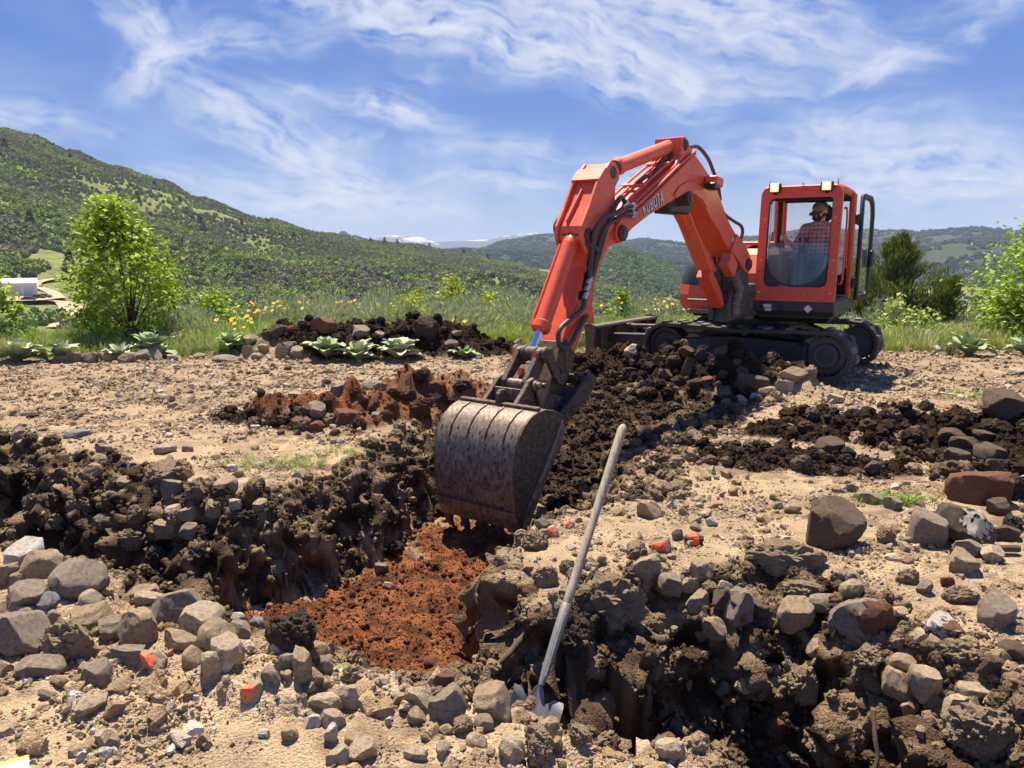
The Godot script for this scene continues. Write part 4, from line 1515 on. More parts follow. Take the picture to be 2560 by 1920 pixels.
func make_boom(T: Transform3D) -> void:
	# swing casting that carries the boom foot
	var s := Shape.new()
	for z: float in [-0.115, 0.115]:
		s.prism(T, flat([0.02, 0.84, 0.66, 0.80, 0.70, 1.02, 0.58, 1.20, 0.46, 1.42, 0.40, 1.54, 0.28, 1.58, 0.16, 1.54, 0.12, 1.44, 0.06, 1.2, -0.05, 1.0]), z - 0.032, z + 0.032, 0.012)
	s.prism(T, flat([-0.22, 0.80, 0.60, 0.78, 0.56, 1.0, 0.2, 1.16, -0.2, 1.12]), -0.10, 0.10, 0.02)
	s.rod(T * Vector3(-0.16, 0.76, 0), T * Vector3(-0.16, 1.24, 0), 0.15, 24, 0.015)
	var post := part(s, "swing_casting", "casting_grey")
	for y: float in [0.86, 1.10]:
		s = Shape.new()
		s.prism(T * Transform3D(Basis(Vector3(1, 0, 0), PI / 2), Vector3(0, y, 0)), flat([-0.9, -0.35, -0.3, -0.22, -0.02, -0.12, -0.02, 0.12, -0.3, 0.5, -0.6, 0.62, -0.9, 0.6]), -0.035, 0.035, 0.008)
		part(s, "swing_bracket", "dirty_steel", post)
	s = Shape.new()
	s.box(T * place(0.10, 1.01, 0.42), Vector3(0.07, 0.035, 0.52), 0.006)
	s.box(T * place(0.10, 0.86, 0.42), Vector3(0.07, 0.05, 0.52), 0.006)
	s.box(T * place(0.10, 0.94, 0.30), Vector3(0.05, 0.14, 0.05), 0.006)
	part(s, "swing_yoke", "worn_steel", post)
	for q: Array in [[-0.12, 0.0], [-0.04, 0.03], [0.04, -0.01], [0.11, 0.02]]:
		s = Shape.new()
		s.hose(curve([T * Vector3(0.62 + q[1], 1.62, q[0]), T * Vector3(0.60 + q[1], 1.40, q[0]), T * Vector3(0.58, 1.15, q[0] * 0.9), T * Vector3(0.45, 0.95, q[0] * 0.8), T * Vector3(0.2, 0.86, q[0])]), 0.024)
		part(s, "hose", "hose_black", post)
	s = Shape.new()
	var sleeve := curve([T * Vector3(0.66, 1.40, -0.17), T * Vector3(0.64, 1.30, -0.19), T * Vector3(0.56, 1.19, -0.21), T * Vector3(0.60, 1.04, -0.19), T * Vector3(0.58, 0.88, -0.18)], 5)
	for i in sleeve.size() - 1:
		s.hose(PackedVector3Array([sleeve[i], sleeve[i + 1]]), 0.052 + 0.010 * sin(i * 2.1), 9, 0.052 + 0.010 * sin(i * 2.1 + 2.1))
	part(s, "canvas_sleeve", "canvas_sleeve", post)
	# boom
	var outline := flat([2.27, 2.84, 2.17, 2.86, 2.07, 2.79, 1.913, 2.70, 1.686, 2.60, 1.48, 2.50, 1.29, 2.385, 1.113, 2.235, 0.952, 2.085, 0.752, 1.95, 0.43, 1.775, 0.24, 1.67, 0.13, 1.545, 0.13, 1.45, 0.21, 1.40, 0.32, 1.42, 0.52, 1.535, 0.80, 1.66, 0.949, 1.752, 1.143, 1.885, 1.398, 2.024, 1.56, 2.135, 1.70, 2.215, 1.86, 2.265, 2.02, 2.282, 2.169, 2.262, 2.363, 2.20, 2.932, 2.02, 3.263, 1.886, 3.422, 1.80, 3.50, 1.745, 3.57, 1.76, 3.60, 1.83, 3.58, 1.90, 3.53, 1.955, 3.42, 2.04, 3.302, 2.10, 2.952, 2.28, 2.576, 2.46, 2.366, 2.56, 2.29, 2.64, 2.275, 2.74])
	s = Shape.new()
	s.prism(T, outline, -0.155, 0.155, 0.010)
	var boom := part(s, "boom", "orange_paint")
	for z: float in [-0.168, 0.168]:
		s = Shape.new()
		s.prism(T, flat([0.13, 1.545, 0.12, 1.45, 0.20, 1.39, 0.33, 1.41, 0.53, 1.53, 0.82, 1.665, 0.64, 1.87, 0.42, 1.765, 0.24, 1.66]), z - 0.02, z + 0.02, 0.006)
		part(s, "foot_plate", "faded_paint", boom)
	for z: float in [-0.163, 0.163]:
		s = Shape.new()
		s.prism(T, flat([1.56, 2.15, 1.70, 2.225, 1.86, 2.272, 2.02, 2.29, 2.17, 2.27, 2.36, 2.21, 2.42, 2.24, 2.30, 2.33, 2.14, 2.39, 1.95, 2.41, 1.75, 2.36, 1.6, 2.27]), z - 0.007, z + 0.007, 0.003)
		part(s, "knee_plate", "faded_paint", boom)
	for q: Array in [[0.26, 1.50, 0.075, 0.225], [2.10, 2.22, 0.075, 0.215], [3.50, 1.83, 0.075, 0.19], [2.17, 2.775, 0.06, 0.17]]:
		s = Shape.new()
		s.rod(T * Vector3(q[0], q[1], -q[3]), T * Vector3(q[0], q[1], q[3]), q[2], 22, 0.01)
		s.rod(T * Vector3(q[0], q[1], -q[3] - 0.012), T * Vector3(q[0], q[1], q[3] + 0.012), q[2] * 0.55, 12, 0.005)
		part(s, "boom_pin", "dirty_steel", boom)
	# underside clamp of the lift cylinder
	s = Shape.new()
	s.prism(T, flat([1.86, 2.06, 2.36, 2.06, 2.42, 2.2, 2.2, 2.3, 1.9, 2.3, 1.78, 2.2]), -0.10, 0.10, 0.02)
	part(s, "cylinder_clevis", "frame_black", boom)
	# work lamp on the knee
	s = Shape.new()
	s.box(T * Transform3D(Basis(Vector3(0, 0, 1), 0.1), Vector3(1.56, 2.43, -0.235)), Vector3(0.20, 0.11, 0.15), 0.015)
	part(s, "lamp_guard", "faded_paint", boom)
	s = Shape.new()
	s.box(T * Transform3D(Basis(Vector3(0, 0, 1), 0.1), Vector3(1.63, 2.375, -0.245)), Vector3(0.15, 0.07, 0.13), 0.015)
	part(s, "boom_lamp", "frame_black", boom)
	# pipes along the back of the boom
	for q: Array in [[-0.10, 0.0], [-0.03, 0.01], [0.04, 0.0], [0.11, 0.01]]:
		s = Shape.new()
		s.hose(curve([T * Vector3(1.95, 2.765 + q[1], q[0]), T * Vector3(2.20, 2.68 + q[1], q[0]), T * Vector3(2.40, 2.585 + q[1], q[0]), T * Vector3(2.9, 2.345 + q[1], q[0]), T * Vector3(3.25, 2.17 + q[1], q[0])], 6), 0.014, 8)
		part(s, "pipe", "faded_paint", boom)
	for q: float in [0.0, -0.055]:
		s = Shape.new()
		s.hose(curve([T * Vector3(1.95, 2.73 + q * 0.5, -0.172), T * Vector3(2.35, 2.54 + q, -0.172), T * Vector3(2.9, 2.26 + q, -0.172), T * Vector3(3.34, 2.045 + q, -0.172)], 6), 0.014, 8)
		part(s, "pipe", "faded_paint", boom)
	for r: float in [2.5, 3.0]:
		s = Shape.new()
		s.box(T * Transform3D(Basis(Vector3(0, 0, 1), -0.455), Vector3(r, 2.553 - (r - 2.5) * 0.49, 0.0)), Vector3(0.05, 0.035, 0.26), 0.005)
		part(s, "pipe_clamp", "faded_paint", boom)
	for line: Array in [
		[[1.95, 2.77, -0.1], [1.72, 2.80, -0.1], [1.49, 2.70, -0.12], [1.36, 2.56, -0.14], [1.22, 2.44, -0.14], [1.08, 2.26, -0.12]],
		[[1.02, 2.19, -0.08], [0.80, 2.09, -0.09], [0.56, 2.03, -0.10], [0.30, 1.97, -0.10], [0.22, 1.86, -0.08], [0.28, 1.70, -0.04]],
		[[1.0, 2.17, 0.02], [0.74, 2.06, 0.02], [0.5, 1.99, 0.02], [0.42, 1.88, 0.02], [0.40, 1.76, 0.02]],
		[[3.02, 2.33, -0.06], [2.86, 2.40, -0.07], [2.72, 2.41, -0.06], [2.52, 2.58, -0.05], [2.36, 2.62, -0.05], [2.27, 2.70, -0.05]]]:
		s = Shape.new()
		var pts := []
		for p: Array in line:
			pts.append(T * Vector3(p[0], p[1], p[2]))
		s.hose(curve(pts, 6), 0.021, 9)
		part(s, "hose", "hose_black", boom)
	# lettering on the left side
	var font := SystemFont.new()
	font.font_names = PackedStringArray(["Droid Sans"])
	font.font_weight = 800
	font.font_italic = true
	for k in 2:
		var tm := TextMesh.new()
		tm.text = "KUBOTA"
		tm.font = font
		tm.font_size = 64
		tm.pixel_size = 0.00185
		tm.depth = 0.004 if k == 0 else 0.007
		var o := put(tm, "lettering", M.letter_shadow if k == 0 else M.letter_silver, boom)
		var slope := atan2(2.215 - 2.057, -(2.652 - 3.131))
		var ba := Basis(Vector3(0, 1, 0), PI) * Basis(Vector3(0, 0, 1), slope)
		o.transform = T * Transform3D(ba.scaled_local(Vector3(1.0, 1.42, 1.0)), Vector3(2.885 - 0.007 * k, 2.128 + 0.007 * k, -0.157))
	s = Shape.new()
	s.box(T * place(0.72, 1.80, -0.158), Vector3(0.045, 0.05, 0.004), 0.001)
	part(s, "warning_sticker", "sticker_white", boom)
	# lift cylinder with its guard plate
	s = Shape.new()
	s.rod(T * Vector3(0.62, 1.08, 0), T * Vector3(1.25, 1.62, 0), 0.05, 18)
	s.rod(T * Vector3(0.62, 1.08, -0.08), T * Vector3(0.62, 1.08, 0.08), 0.07, 18, 0.01)
	var lift := part(s, "lift_cylinder", "dirty_steel")
	s = Shape.new()
	s.rod(T * Vector3(1.0, 1.44, 0), T * Vector3(2.08, 2.20, 0), 0.075, 22)
	part(s, "barrel", "orange_paint", lift)
	s = Shape.new()
	var G := T * Transform3D(Basis(Vector3(0, 0, 1), atan2(2.07 - 1.52, 1.80 - 1.21)), Vector3(1.19, 1.50, -0.02))
	s.prism(G * Transform3D(Basis(Vector3(0, 1, 0), PI / 2), Vector3.ZERO), flat([-0.092, -0.075, -0.04, -0.09, 0.04, -0.09, 0.092, -0.075, 0.092, -0.05, -0.092, -0.05]), 0.0, 0.92, 0.004)
	part(s, "rod_guard", "faded_paint", lift)
	s = Shape.new()
	G = T * Transform3D(Basis(Vector3(0, 0, 1), atan2(1.43 - 1.10, 1.19 - 0.78)), Vector3(0.78, 1.09, 0))
	s.prism(G, flat([-0.10, -0.08, 0.52, -0.075, 0.52, 0.05, 0.15, 0.05, 0.0, 0.02, -0.10, -0.02]), -0.085, 0.085, 0.012)
	part(s, "lower_guard", "orange_paint", lift)
	s = Shape.new()
	s.box(T * Transform3D(Basis(Vector3(0, 0, 1), 0.62), Vector3(0.83, 1.50, -0.16)), Vector3(0.26, 0.19, 0.13), 0.012)
	part(s, "valve_box", "faded_paint", lift)
	# arm cylinder
	s = Shape.new()
	var a0 := Vector3(2.17, 2.775, 0)
	var a1 := Vector3(3.66, 2.37, 0)
	var ad := (a1 - a0).normalized()
	s.turned(T * (a0 + ad * 0.02), T * (a0 + ad * 1.25), flat([0.0, 0.0, 0.0, 0.05, 0.06, 0.072, 1.14, 0.072, 1.15, 0.084, 1.21, 0.084, 1.23, 0.07, 1.23, 0.0]), 26)
	var acyl := part(s, "arm_cylinder", "faded_paint")
	s = Shape.new()
	s.rod(T * (a0 + ad * 1.22), T * a1, 0.036, 18)
	part(s, "piston_rod", "chrome", acyl)
	s = Shape.new()
	s.turned(T * (a0 + ad * 1.225), T * (a0 + ad * 1.27), flat([0.0, 0.0, 0.0, 0.075, 0.03, 0.07, 0.035, 0.04, 0.035, 0.0]), 22)
	part(s, "gland", "rust_brown", acyl)
	# arm
	var arm_outline := flat([3.55, 2.40, 3.62, 2.455, 3.71, 2.45, 3.76, 2.40, 3.85, 2.33, 4.02, 2.06, 4.15, 1.88, 4.16, 1.76, 4.08, 1.64, 4.06, 1.52, 4.22, 1.24, 4.42, 0.90, 4.60, 0.56, 4.655, 0.42, 4.64, 0.31, 4.56, 0.26, 4.47, 0.29, 4.42, 0.40, 4.31, 0.62, 4.20, 0.80, 4.02, 1.06, 3.93, 1.20, 3.90, 1.38, 3.80, 1.56, 3.66, 1.70, 3.54, 1.73, 3.41, 1.745, 3.40, 1.88, 3.50, 1.95, 3.60, 2.03, 3.615, 2.25, 3.545, 2.32])
	s = Shape.new()
	s.prism(T, arm_outline, -0.115, 0.115, 0.008)
	var arm := part(s, "arm", "orange_paint")
	for z: float in [-0.13, 0.13]:
		s = Shape.new()
		s.prism(T, flat([3.55, 2.40, 3.62, 2.46, 3.72, 2.455, 3.80, 2.39, 3.90, 2.32, 4.06, 2.06, 4.19, 1.88, 4.19, 1.76, 4.10, 1.63, 3.95, 1.60, 3.80, 1.75, 3.62, 1.90, 3.615, 2.25, 3.545, 2.32]), z - 0.014, z + 0.014, 0.004)
		part(s, "head_flange", "faded_paint", arm)
	s = Shape.new()
	s.box(T * Transform3D(Basis(Vector3(0, 0, 1), -0.75), Vector3(3.86, 2.345, 0)), Vector3(0.16, 0.018, 0.30), 0.003)
	bar(s, T, Vector3(3.93, 2.21, 0.02), Vector3(4.14, 1.92, 0.05), Vector3(0, 0, 1), 0.02, 0.03, 0.003)
	part(s, "head_plate", "faded_paint", arm)
	for q: Array in [[3.66, 2.37, 0.06, 0.15], [4.09, 1.80, 0.06, 0.165], [4.56, 0.36, 0.055, 0.19], [4.50, 0.58, 0.05, 0.18]]:
		s = Shape.new()
		s.rod(T * Vector3(q[0], q[1], -q[3]), T * Vector3(q[0], q[1], q[3]), q[2], 20, 0.008)
		part(s, "arm_pin", "dirty_steel", arm)
	s = Shape.new()
	s.prism(T, flat([4.38, 0.90, 4.44, 0.88, 4.61, 0.56, 4.665, 0.42, 4.65, 0.30, 4.56, 0.25, 4.46, 0.285, 4.41, 0.40, 4.30, 0.62, 4.22, 0.75]), -0.119, 0.119, 0.006)
	part(s, "worn_end", "dirty_steel", arm)
	s = Shape.new()
	for k in 22: # greasy dirt on the side
		var u := rng.randf()
		var v := rng.randfn(0.0, 0.5)
		s.rod(T * Vector3(3.98 + 0.16 * u + 0.03 * v, 1.62 - 0.38 * u, -0.114 - 0.002), T * Vector3(3.98 + 0.16 * u + 0.03 * v, 1.62 - 0.38 * u, -0.1195), 0.02 + 0.03 * rng.randf(), 7, 0.001)
	part(s, "grease_stain", "frame_black", arm)
	s = Shape.new()
	s.prism(T, flat([3.90, 1.00, 4.05, 1.02, 4.02, 1.14, 3.93, 1.16]), -0.118, -0.09, 0.01)
	part(s, "hose_bracket", "orange_paint", arm)
	for line: Array in [
		[[3.38, 2.07, -0.20], [3.50, 2.08, -0.21], [3.735, 2.0, -0.22], [3.93, 1.95, -0.21], [4.05, 1.84, -0.19], [4.06, 1.62, -0.17], [4.06, 1.43, -0.15]],
		[[3.36, 2.0, -0.19], [3.55, 2.0, -0.22], [3.74, 1.93, -0.20], [3.88, 1.86, -0.19], [3.96, 1.67, -0.17], [3.99, 1.52, -0.16], [4.04, 1.42, -0.15]],
		[[3.40, 2.10, -0.13], [3.55, 2.16, -0.17], [3.70, 2.06, -0.19], [3.83, 1.86, -0.18], [3.90, 1.66, -0.16], [4.02, 1.42, -0.15]],
		[[3.45, 2.05, 0.18], [3.74, 2.04, 0.20], [3.95, 2.0, 0.21], [4.07, 1.90, 0.21], [4.06, 1.80, 0.20], [3.96, 1.69, 0.17]],
		[[3.50, 1.98, 0.17], [3.74, 1.94, 0.18], [3.90, 1.90, 0.18], [3.98, 1.82, 0.18], [3.94, 1.72, 0.17]],
		[[4.06, 1.43, -0.15], [4.13, 1.25, -0.15], [4.20, 1.15, -0.16], [4.42, 1.08, -0.18], [4.58, 1.0, -0.18], [4.59, 0.89, -0.18], [4.50, 0.83, -0.17], [4.38, 0.87, -0.17], [4.26, 0.97, -0.16], [4.16, 1.04, -0.15], [4.06, 1.08, -0.13]],
		[[4.14, 1.74, -0.12], [4.06, 1.70, -0.18], [3.98, 1.66, -0.18], [3.96, 1.58, -0.15]]]:
		s = Shape.new()
		var pts := []
		for p: Array in line:
			pts.append(T * Vector3(p[0], p[1], p[2]))
		s.hose(curve(pts, 6), 0.022, 9)
		part(s, "hose", "hose_black", arm)
	for q: Array in [[3.38, 2.07, -0.20], [3.36, 2.0, -0.19], [3.40, 2.10, -0.13], [4.065, 1.40, -0.15], [4.09, 1.34, -0.15], [4.12, 1.27, -0.15]]:
		s = Shape.new()
		s.rod(T * Vector3(q[0] - 0.025, q[1] + 0.03, q[2]), T * Vector3(q[0] + 0.03, q[1] - 0.03, q[2]), 0.028, 6, 0.004)
		part(s, "hose_fitting", "bright_metal", arm)
	s = Shape.new()
	s.hose(curve([T * Vector3(4.42, 0.80, -0.135), T * Vector3(4.44, 0.66, -0.15), T * Vector3(4.44, 0.52, -0.16), T * Vector3(4.46, 0.46, -0.17), T * Vector3(4.48, 0.52, -0.16)], 6), 0.006, 6)
	part(s, "safety_chain", "frame_black", arm)
	# bucket cylinder in front of the arm
	s = Shape.new()
	var b0 := Vector3(4.10, 1.80, 0)
	var b1 := Vector3(4.735, 0.80, 0)
	var bd := (b1 - b0).normalized()
	s.turned(T * (b0 + bd * 0.0), T * b1, flat([0.0, 0.0, 0.0, 0.05, 0.06, 0.07, 0.10, 0.075, 0.88, 0.075, 0.89, 0.086, 0.95, 0.086, 0.97, 0.07, 0.97, 0.0]), 26)
	var bcyl := part(s, "bucket_cylinder", "orange_paint")
	s = Shape.new()
	s.rod(T * (b0 + bd * 0.96), T * b1, 0.036, 18)
	part(s, "piston_rod", "chrome", bcyl)
	s = Shape.new()
	s.turned(T * (b0 - bd * 0.03), T * (b0 + bd * 0.2), flat([0.0, 0.0, 0.0, 0.045, 0.02, 0.06, 0.12, 0.062, 0.16, 0.0]), 18)
	s.rod(T * Vector3(4.10, 1.80, -0.10), T * Vector3(4.10, 1.80, 0.10), 0.058, 18, 0.01)
	part(s, "cylinder_eye", "dirty_steel", bcyl)
	s = Shape.new()
	s.hose(PackedVector3Array([T * Vector3(4.22, 1.72, 0.06), T * Vector3(4.66, 1.03, 0.06)]), 0.014, 8)
	part(s, "pipe", "orange_paint", bcyl)
	# bucket linkage
	s = Shape.new()
	s.rod(T * Vector3(4.735, 0.80, -0.165), T * Vector3(4.735, 0.80, 0.165), 0.062, 22, 0.01)
	for z: float in [-0.15, -0.06, 0.06, 0.15]:
		s.rod(T * Vector3(4.735, 0.80, z - 0.022), T * Vector3(4.735, 0.80, z + 0.022), 0.07, 22, 0.008)
	var link := part(s, "link_pin", "dirty_steel")
	for z: float in [-0.165, 0.165]:
		s = Shape.new()
		s.prism(T, flat([4.76, 0.86, 4.69, 0.86, 4.66, 0.79, 4.60, 0.68, 4.54, 0.60, 4.48, 0.62, 4.45, 0.57, 4.50, 0.52, 4.58, 0.53, 4.66, 0.62, 4.73, 0.72, 4.79, 0.79]), z - 0.02, z + 0.02, 0.006)
		part(s, "guide_link", "dirty_steel", link)
	s = Shape.new()
	for z: float in [-0.105, 0.105]:
		s.prism(T, flat([4.72, 0.86, 4.80, 0.84, 4.86, 0.76, 5.0, 0.60, 5.0, 0.53, 4.94, 0.50, 4.88, 0.53, 4.80, 0.62, 4.70, 0.76]), z - 0.025, z + 0.025, 0.006)
	s.prism(T, flat([4.82, 0.72, 4.96, 0.58, 4.93, 0.53, 4.80, 0.64]), -0.09, 0.09, 0.006)
	part(s, "bucket_link", "dirty_steel", link)
	for p: Array in [[4.78, 0.80, 0.13], [4.86, 0.70, 0.11], [4.90, 0.66, -0.02], [4.81, 0.79, -0.10]]:
		s = Shape.new()
		s.prism(T * Transform3D(Basis(), Vector3(p[0], p[1], p[2])), flat([-0.02, -0.03, 0.03, -0.02, 0.02, 0.04, -0.02, 0.03]), -0.015, 0.028, 0.002)
		part(s, "paint_remnant", "orange_paint", link)
	make_bucket(T)

func make_bucket(T: Transform3D) -> void:
	var shell: Array[Vector2] = [Vector2(4.905, 0.355), Vector2(5.0, 0.40), Vector2(5.12, 0.425), Vector2(5.23, 0.422), Vector2(5.32, 0.395), Vector2(5.40, 0.345), Vector2(5.465, 0.275), Vector2(5.505, 0.19), Vector2(5.528, 0.09), Vector2(5.535, -0.02), Vector2(5.53, -0.13), Vector2(5.515, -0.24), Vector2(5.48, -0.36), Vector2(5.445, -0.455)]
	var inner: Array[Vector2] = []
	for k in shell.size():
		var d := (shell[mini(k + 1, shell.size() - 1)] - shell[maxi(k - 1, 0)]).normalized()
		inner.append(shell[k] + Vector2(d.y, -d.x) * 0.022)
	var s := Shape.new()
	var w := 0.40
	for k in shell.size() - 1:
		var a := shell[k]
		var b := shell[k + 1]
		var ai := inner[k]
		var bi := inner[k + 1]
		s.smooth(true, 1)
		s.quad(T * Vector3(a.x, a.y, -w), T * Vector3(a.x, a.y, w), T * Vector3(b.x, b.y, w), T * Vector3(b.x, b.y, -w))
		s.smooth(true, 2)
		s.quad(T * Vector3(ai.x, ai.y, w), T * Vector3(ai.x, ai.y, -w), T * Vector3(bi.x, bi.y, -w), T * Vector3(bi.x, bi.y, w))
		s.smooth(false)
		for z: float in [-w, w]:
			var q := [T * Vector3(a.x, a.y, z), T * Vector3(b.x, b.y, z), T * Vector3(bi.x, bi.y, z), T * Vector3(ai.x, ai.y, z)]
			if z > 0:
				q.reverse()
			s.quad(q[0], q[1], q[2], q[3])
	for k: int in [0, shell.size() - 1]:
		var q := [T * Vector3(shell[k].x, shell[k].y, -w), T * Vector3(shell[k].x, shell[k].y, w), T * Vector3(inner[k].x, inner[k].y, w), T * Vector3(inner[k].x, inner[k].y, -w)]
		if k == 0:
			q.reverse()
		s.quad(q[0], q[1], q[2], q[3])
	var bucket := part(s, "bucket", "worn_steel")
	bucket.set_meta("label", "scratched steel digging bucket")
	# side plates
	var side := PackedVector2Array()
	for p in shell:
		side.append(p + Vector2(-0.004, 0.0))
	side.append_array(flat([5.40, -0.50, 5.31, -0.37, 5.18, -0.20, 5.03, -0.03, 4.91, 0.09, 4.87, 0.243]))
	for z: float in [-w, w]:
		s = Shape.new()
		s.prism(T, side, z - 0.016, z + 0.016, 0.004)
		part(s, "side_plate", "dirty_steel", bucket)
	for z: float in [-w - 0.02, w + 0.02]:
		s = Shape.new()
		s.prism(T, flat([4.865, 0.26, 4.93, 0.285, 5.08, 0.06, 5.25, -0.16, 5.40, -0.36, 5.44, -0.50, 5.385, -0.52, 5.30, -0.38, 5.02, -0.02, 4.89, 0.10]), z - 0.012, z + 0.012, 0.004)
		part(s, "side_cutter", "worn_steel", bucket)
	s = Shape.new()
	s.prism(T, flat([4.895, 0.30, 4.91, 0.31, 5.06, 0.075, 5.23, -0.14, 5.20, -0.15, 5.04, 0.06]), -w - 0.036, -w - 0.031, 0.001)
	part(s, "ochre_streak", "stone_tan", bucket)
	# back strips
	for z: float in [-0.27, -0.09, 0.09, 0.27]:
		s = Shape.new()
		for k in range(3, 7):
			var a := shell[k]
			var b := shell[k + 1]
			bar(s, T, Vector3(a.x + 0.004, a.y + 0.004, z), Vector3(b.x + 0.004, b.y + 0.004, z), Vector3(0, 0, 1), 0.016, 0.012, 0.003)
		part(s, "wear_strip", "worn_steel", bucket)
	s = Shape.new()
	s.box(T * Transform3D(Basis(Vector3(0, 0, 1), -0.08), Vector3(5.19, 0.437, 0.0)), Vector3(0.05, 0.03, 0.80), 0.006)
	part(s, "top_rail", "dirty_steel", bucket)
	# dried mud and scratches on the back
	s = Shape.new()
	for k in 90:
		var i := rng.randi_range(6, shell.size() - 2)
		var t := rng.randf()
		var p := shell[i].lerp(shell[i + 1], t)
		var d := (shell[i + 1] - shell[i]).normalized()
		var z := rng.randf_range(-0.37, 0.37)
		var l := rng.randf_range(0.008, 0.03)
		s.box(T * Transform3D(Basis(Vector3(d.x, d.y, 0), Vector3(-d.y, d.x, 0), Vector3(0, 0, 1)).rotated(Vector3(0, 0, 1), 0.0), Vector3(p.x, p.y, z)), Vector3(l, 0.006, rng.randf_range(0.006, 0.018)), 0.002)
	part(s, "mud_flecks", "clod_dark", bucket)
	# teeth
	for k in 5:
		var z := -0.36 + 0.18 * k
		s = Shape.new()
		s.prism(T, flat([5.50, -0.36, 5.47, -0.45, 5.425, -0.57, 5.385, -0.62, 5.375, -0.60, 5.395, -0.50, 5.42, -0.43, 5.45, -0.36]), z - 0.032, z + 0.032, 0.008)
		part(s, "tooth", "dirty_steel", bucket)
	s = Shape.new()
	s.prism(T, flat([5.515, -0.33, 5.50, -0.40, 5.455, -0.49, 5.425, -0.485, 5.45, -0.42, 5.48, -0.33]), -w, w, 0.005)
	part(s, "cutting_edge", "worn_steel", bucket)
	# ears and pins
	for z: float in [-0.16, 0.16]:
		s = Shape.new()
		s.prism(T, flat([5.22, 0.43, 5.10, 0.53, 5.01, 0.615, 4.95, 0.635, 4.90, 0.61, 4.87, 0.53, 4.78, 0.47, 4.62, 0.44, 4.51, 0.41, 4.50, 0.33, 4.56, 0.28, 4.66, 0.28, 4.90, 0.36, 5.05, 0.41]), z - 0.022, z + 0.022, 0.006)
		part(s, "ear", "dirty_steel", bucket)
	s = Shape.new()
	s.rod(T * Vector3(4.95, 0.567, -0.215), T * Vector3(4.95, 0.567, 0.215), 0.045, 20, 0.006)
	s.box(T * place(5.06, 0.50, 0.0), Vector3(0.02, 0.10, 0.30), 0.004)
	part(s, "rear_pin", "worn_steel", bucket)
	s = Shape.new() # lifting eye
	s.prism(T * place(0, 0, 0.0), flat([5.10, 0.43, 5.22, 0.43, 5.21, 0.52, 5.18, 0.55, 5.13, 0.55, 5.10, 0.51]), -0.02, 0.02, 0.004)
	s.rod(T * Vector3(5.16, 0.495, -0.0225), T * Vector3(5.16, 0.495, 0.0225), 0.026, 12, 0.001)
	part(s, "lifting_eye", "dirty_steel", bucket)
	s = Shape.new()
	s.prism(T, flat([4.96, 0.60, 4.86, 0.58, 4.83, 0.50, 4.86, 0.40, 4.92, 0.40, 4.95, 0.50]), -0.225, -0.19, 0.01)
	s.rod(T * Vector3(4.95, 0.575, -0.245), T * Vector3(4.95, 0.575, -0.2), 0.03, 6, 0.004)
	s.rod(T * Vector3(4.87, 0.565, -0.245), T * Vector3(4.87, 0.565, -0.2), 0.022, 6, 0.004)
	part(s, "pin_keeper", "worn_steel", bucket)
	# curved coupler arms behind the arm end
	s = Shape.new()
	for z: float in [-0.27, 0.27]:
		s.prism(T, flat([4.15, 0.55, 4.19, 0.585, 4.25, 0.58, 4.36, 0.52, 4.46, 0.45, 4.60, 0.37, 4.73, 0.30, 4.90, 0.28, 4.88, 0.18, 4.70, 0.18, 4.58, 0.22, 4.49, 0.27, 4.36, 0.31, 4.27, 0.37, 4.18, 0.45, 4.14, 0.50]), z - 0.02, z + 0.02, 0.006)
	var thumb := part(s, "coupler_arms", "dirty_steel")
	s = Shape.new()
	s.rod(T * Vector3(4.22, 0.52, -0.25), T * Vector3(4.22, 0.52, 0.25), 0.042, 20, 0.006)
	s.rod(T * Vector3(4.52, 0.32, -0.305), T * Vector3(4.52, 0.32, 0.305), 0.04, 18, 0.006)
	for z: float in [-0.15, 0.15]:
		s.rod(T * Vector3(4.22, 0.52, z - 0.02), T * Vector3(4.22, 0.52, z + 0.02), 0.075, 22, 0.006)
	s.box(T * Transform3D(Basis(Vector3(0, 0, 1), -0.6), Vector3(4.44, 0.36, 0)), Vector3(0.34, 0.03, 0.5), 0.005)
	part(s, "coupler_pins", "dirty_steel", thumb)

# ---------------------------------------------------------------- stones, clods, gravel

func ico(level: int) -> Array: # [vertices, faces] of a round body of radius 1
	var g := (1.0 + sqrt(5.0)) / 2.0
	var vs: Array[Vector3] = []
	for p: Vector3 in [Vector3(-1, g, 0), Vector3(1, g, 0), Vector3(-1, -g, 0), Vector3(1, -g, 0), Vector3(0, -1, g), Vector3(0, 1, g), Vector3(0, -1, -g), Vector3(0, 1, -g), Vector3(g, 0, -1), Vector3(g, 0, 1), Vector3(-g, 0, -1), Vector3(-g, 0, 1)]:
		vs.append(p.normalized())
	var fs := [[0, 11, 5], [0, 5, 1], [0, 1, 7], [0, 7, 10], [0, 10, 11], [1, 5, 9], [5, 11, 4], [11, 10, 2], [10, 7, 6], [7, 1, 8], [3, 9, 4], [3, 4, 2], [3, 2, 6], [3, 6, 8], [3, 8, 9], [4, 9, 5], [2, 4, 11], [6, 2, 10], [8, 6, 7], [9, 8, 1]]
	for l in level:
		var mid := {}
		var out := []
		for f: Array in fs:
			var m := []
			for k in 3:
				var a: int = f[k]
				var b: int = f[(k + 1) % 3]
				var key := mini(a, b) * 100000 + maxi(a, b)
				if not mid.has(key):
					mid[key] = vs.size()
					vs.append((vs[a] + vs[b]).normalized())
				m.append(mid[key])
			out.append([f[0], m[0], m[2]])
			out.append([f[1], m[1], m[0]])
			out.append([f[2], m[2], m[1]])
			out.append([m[0], m[1], m[2]])
		fs = out
	return [vs, fs]

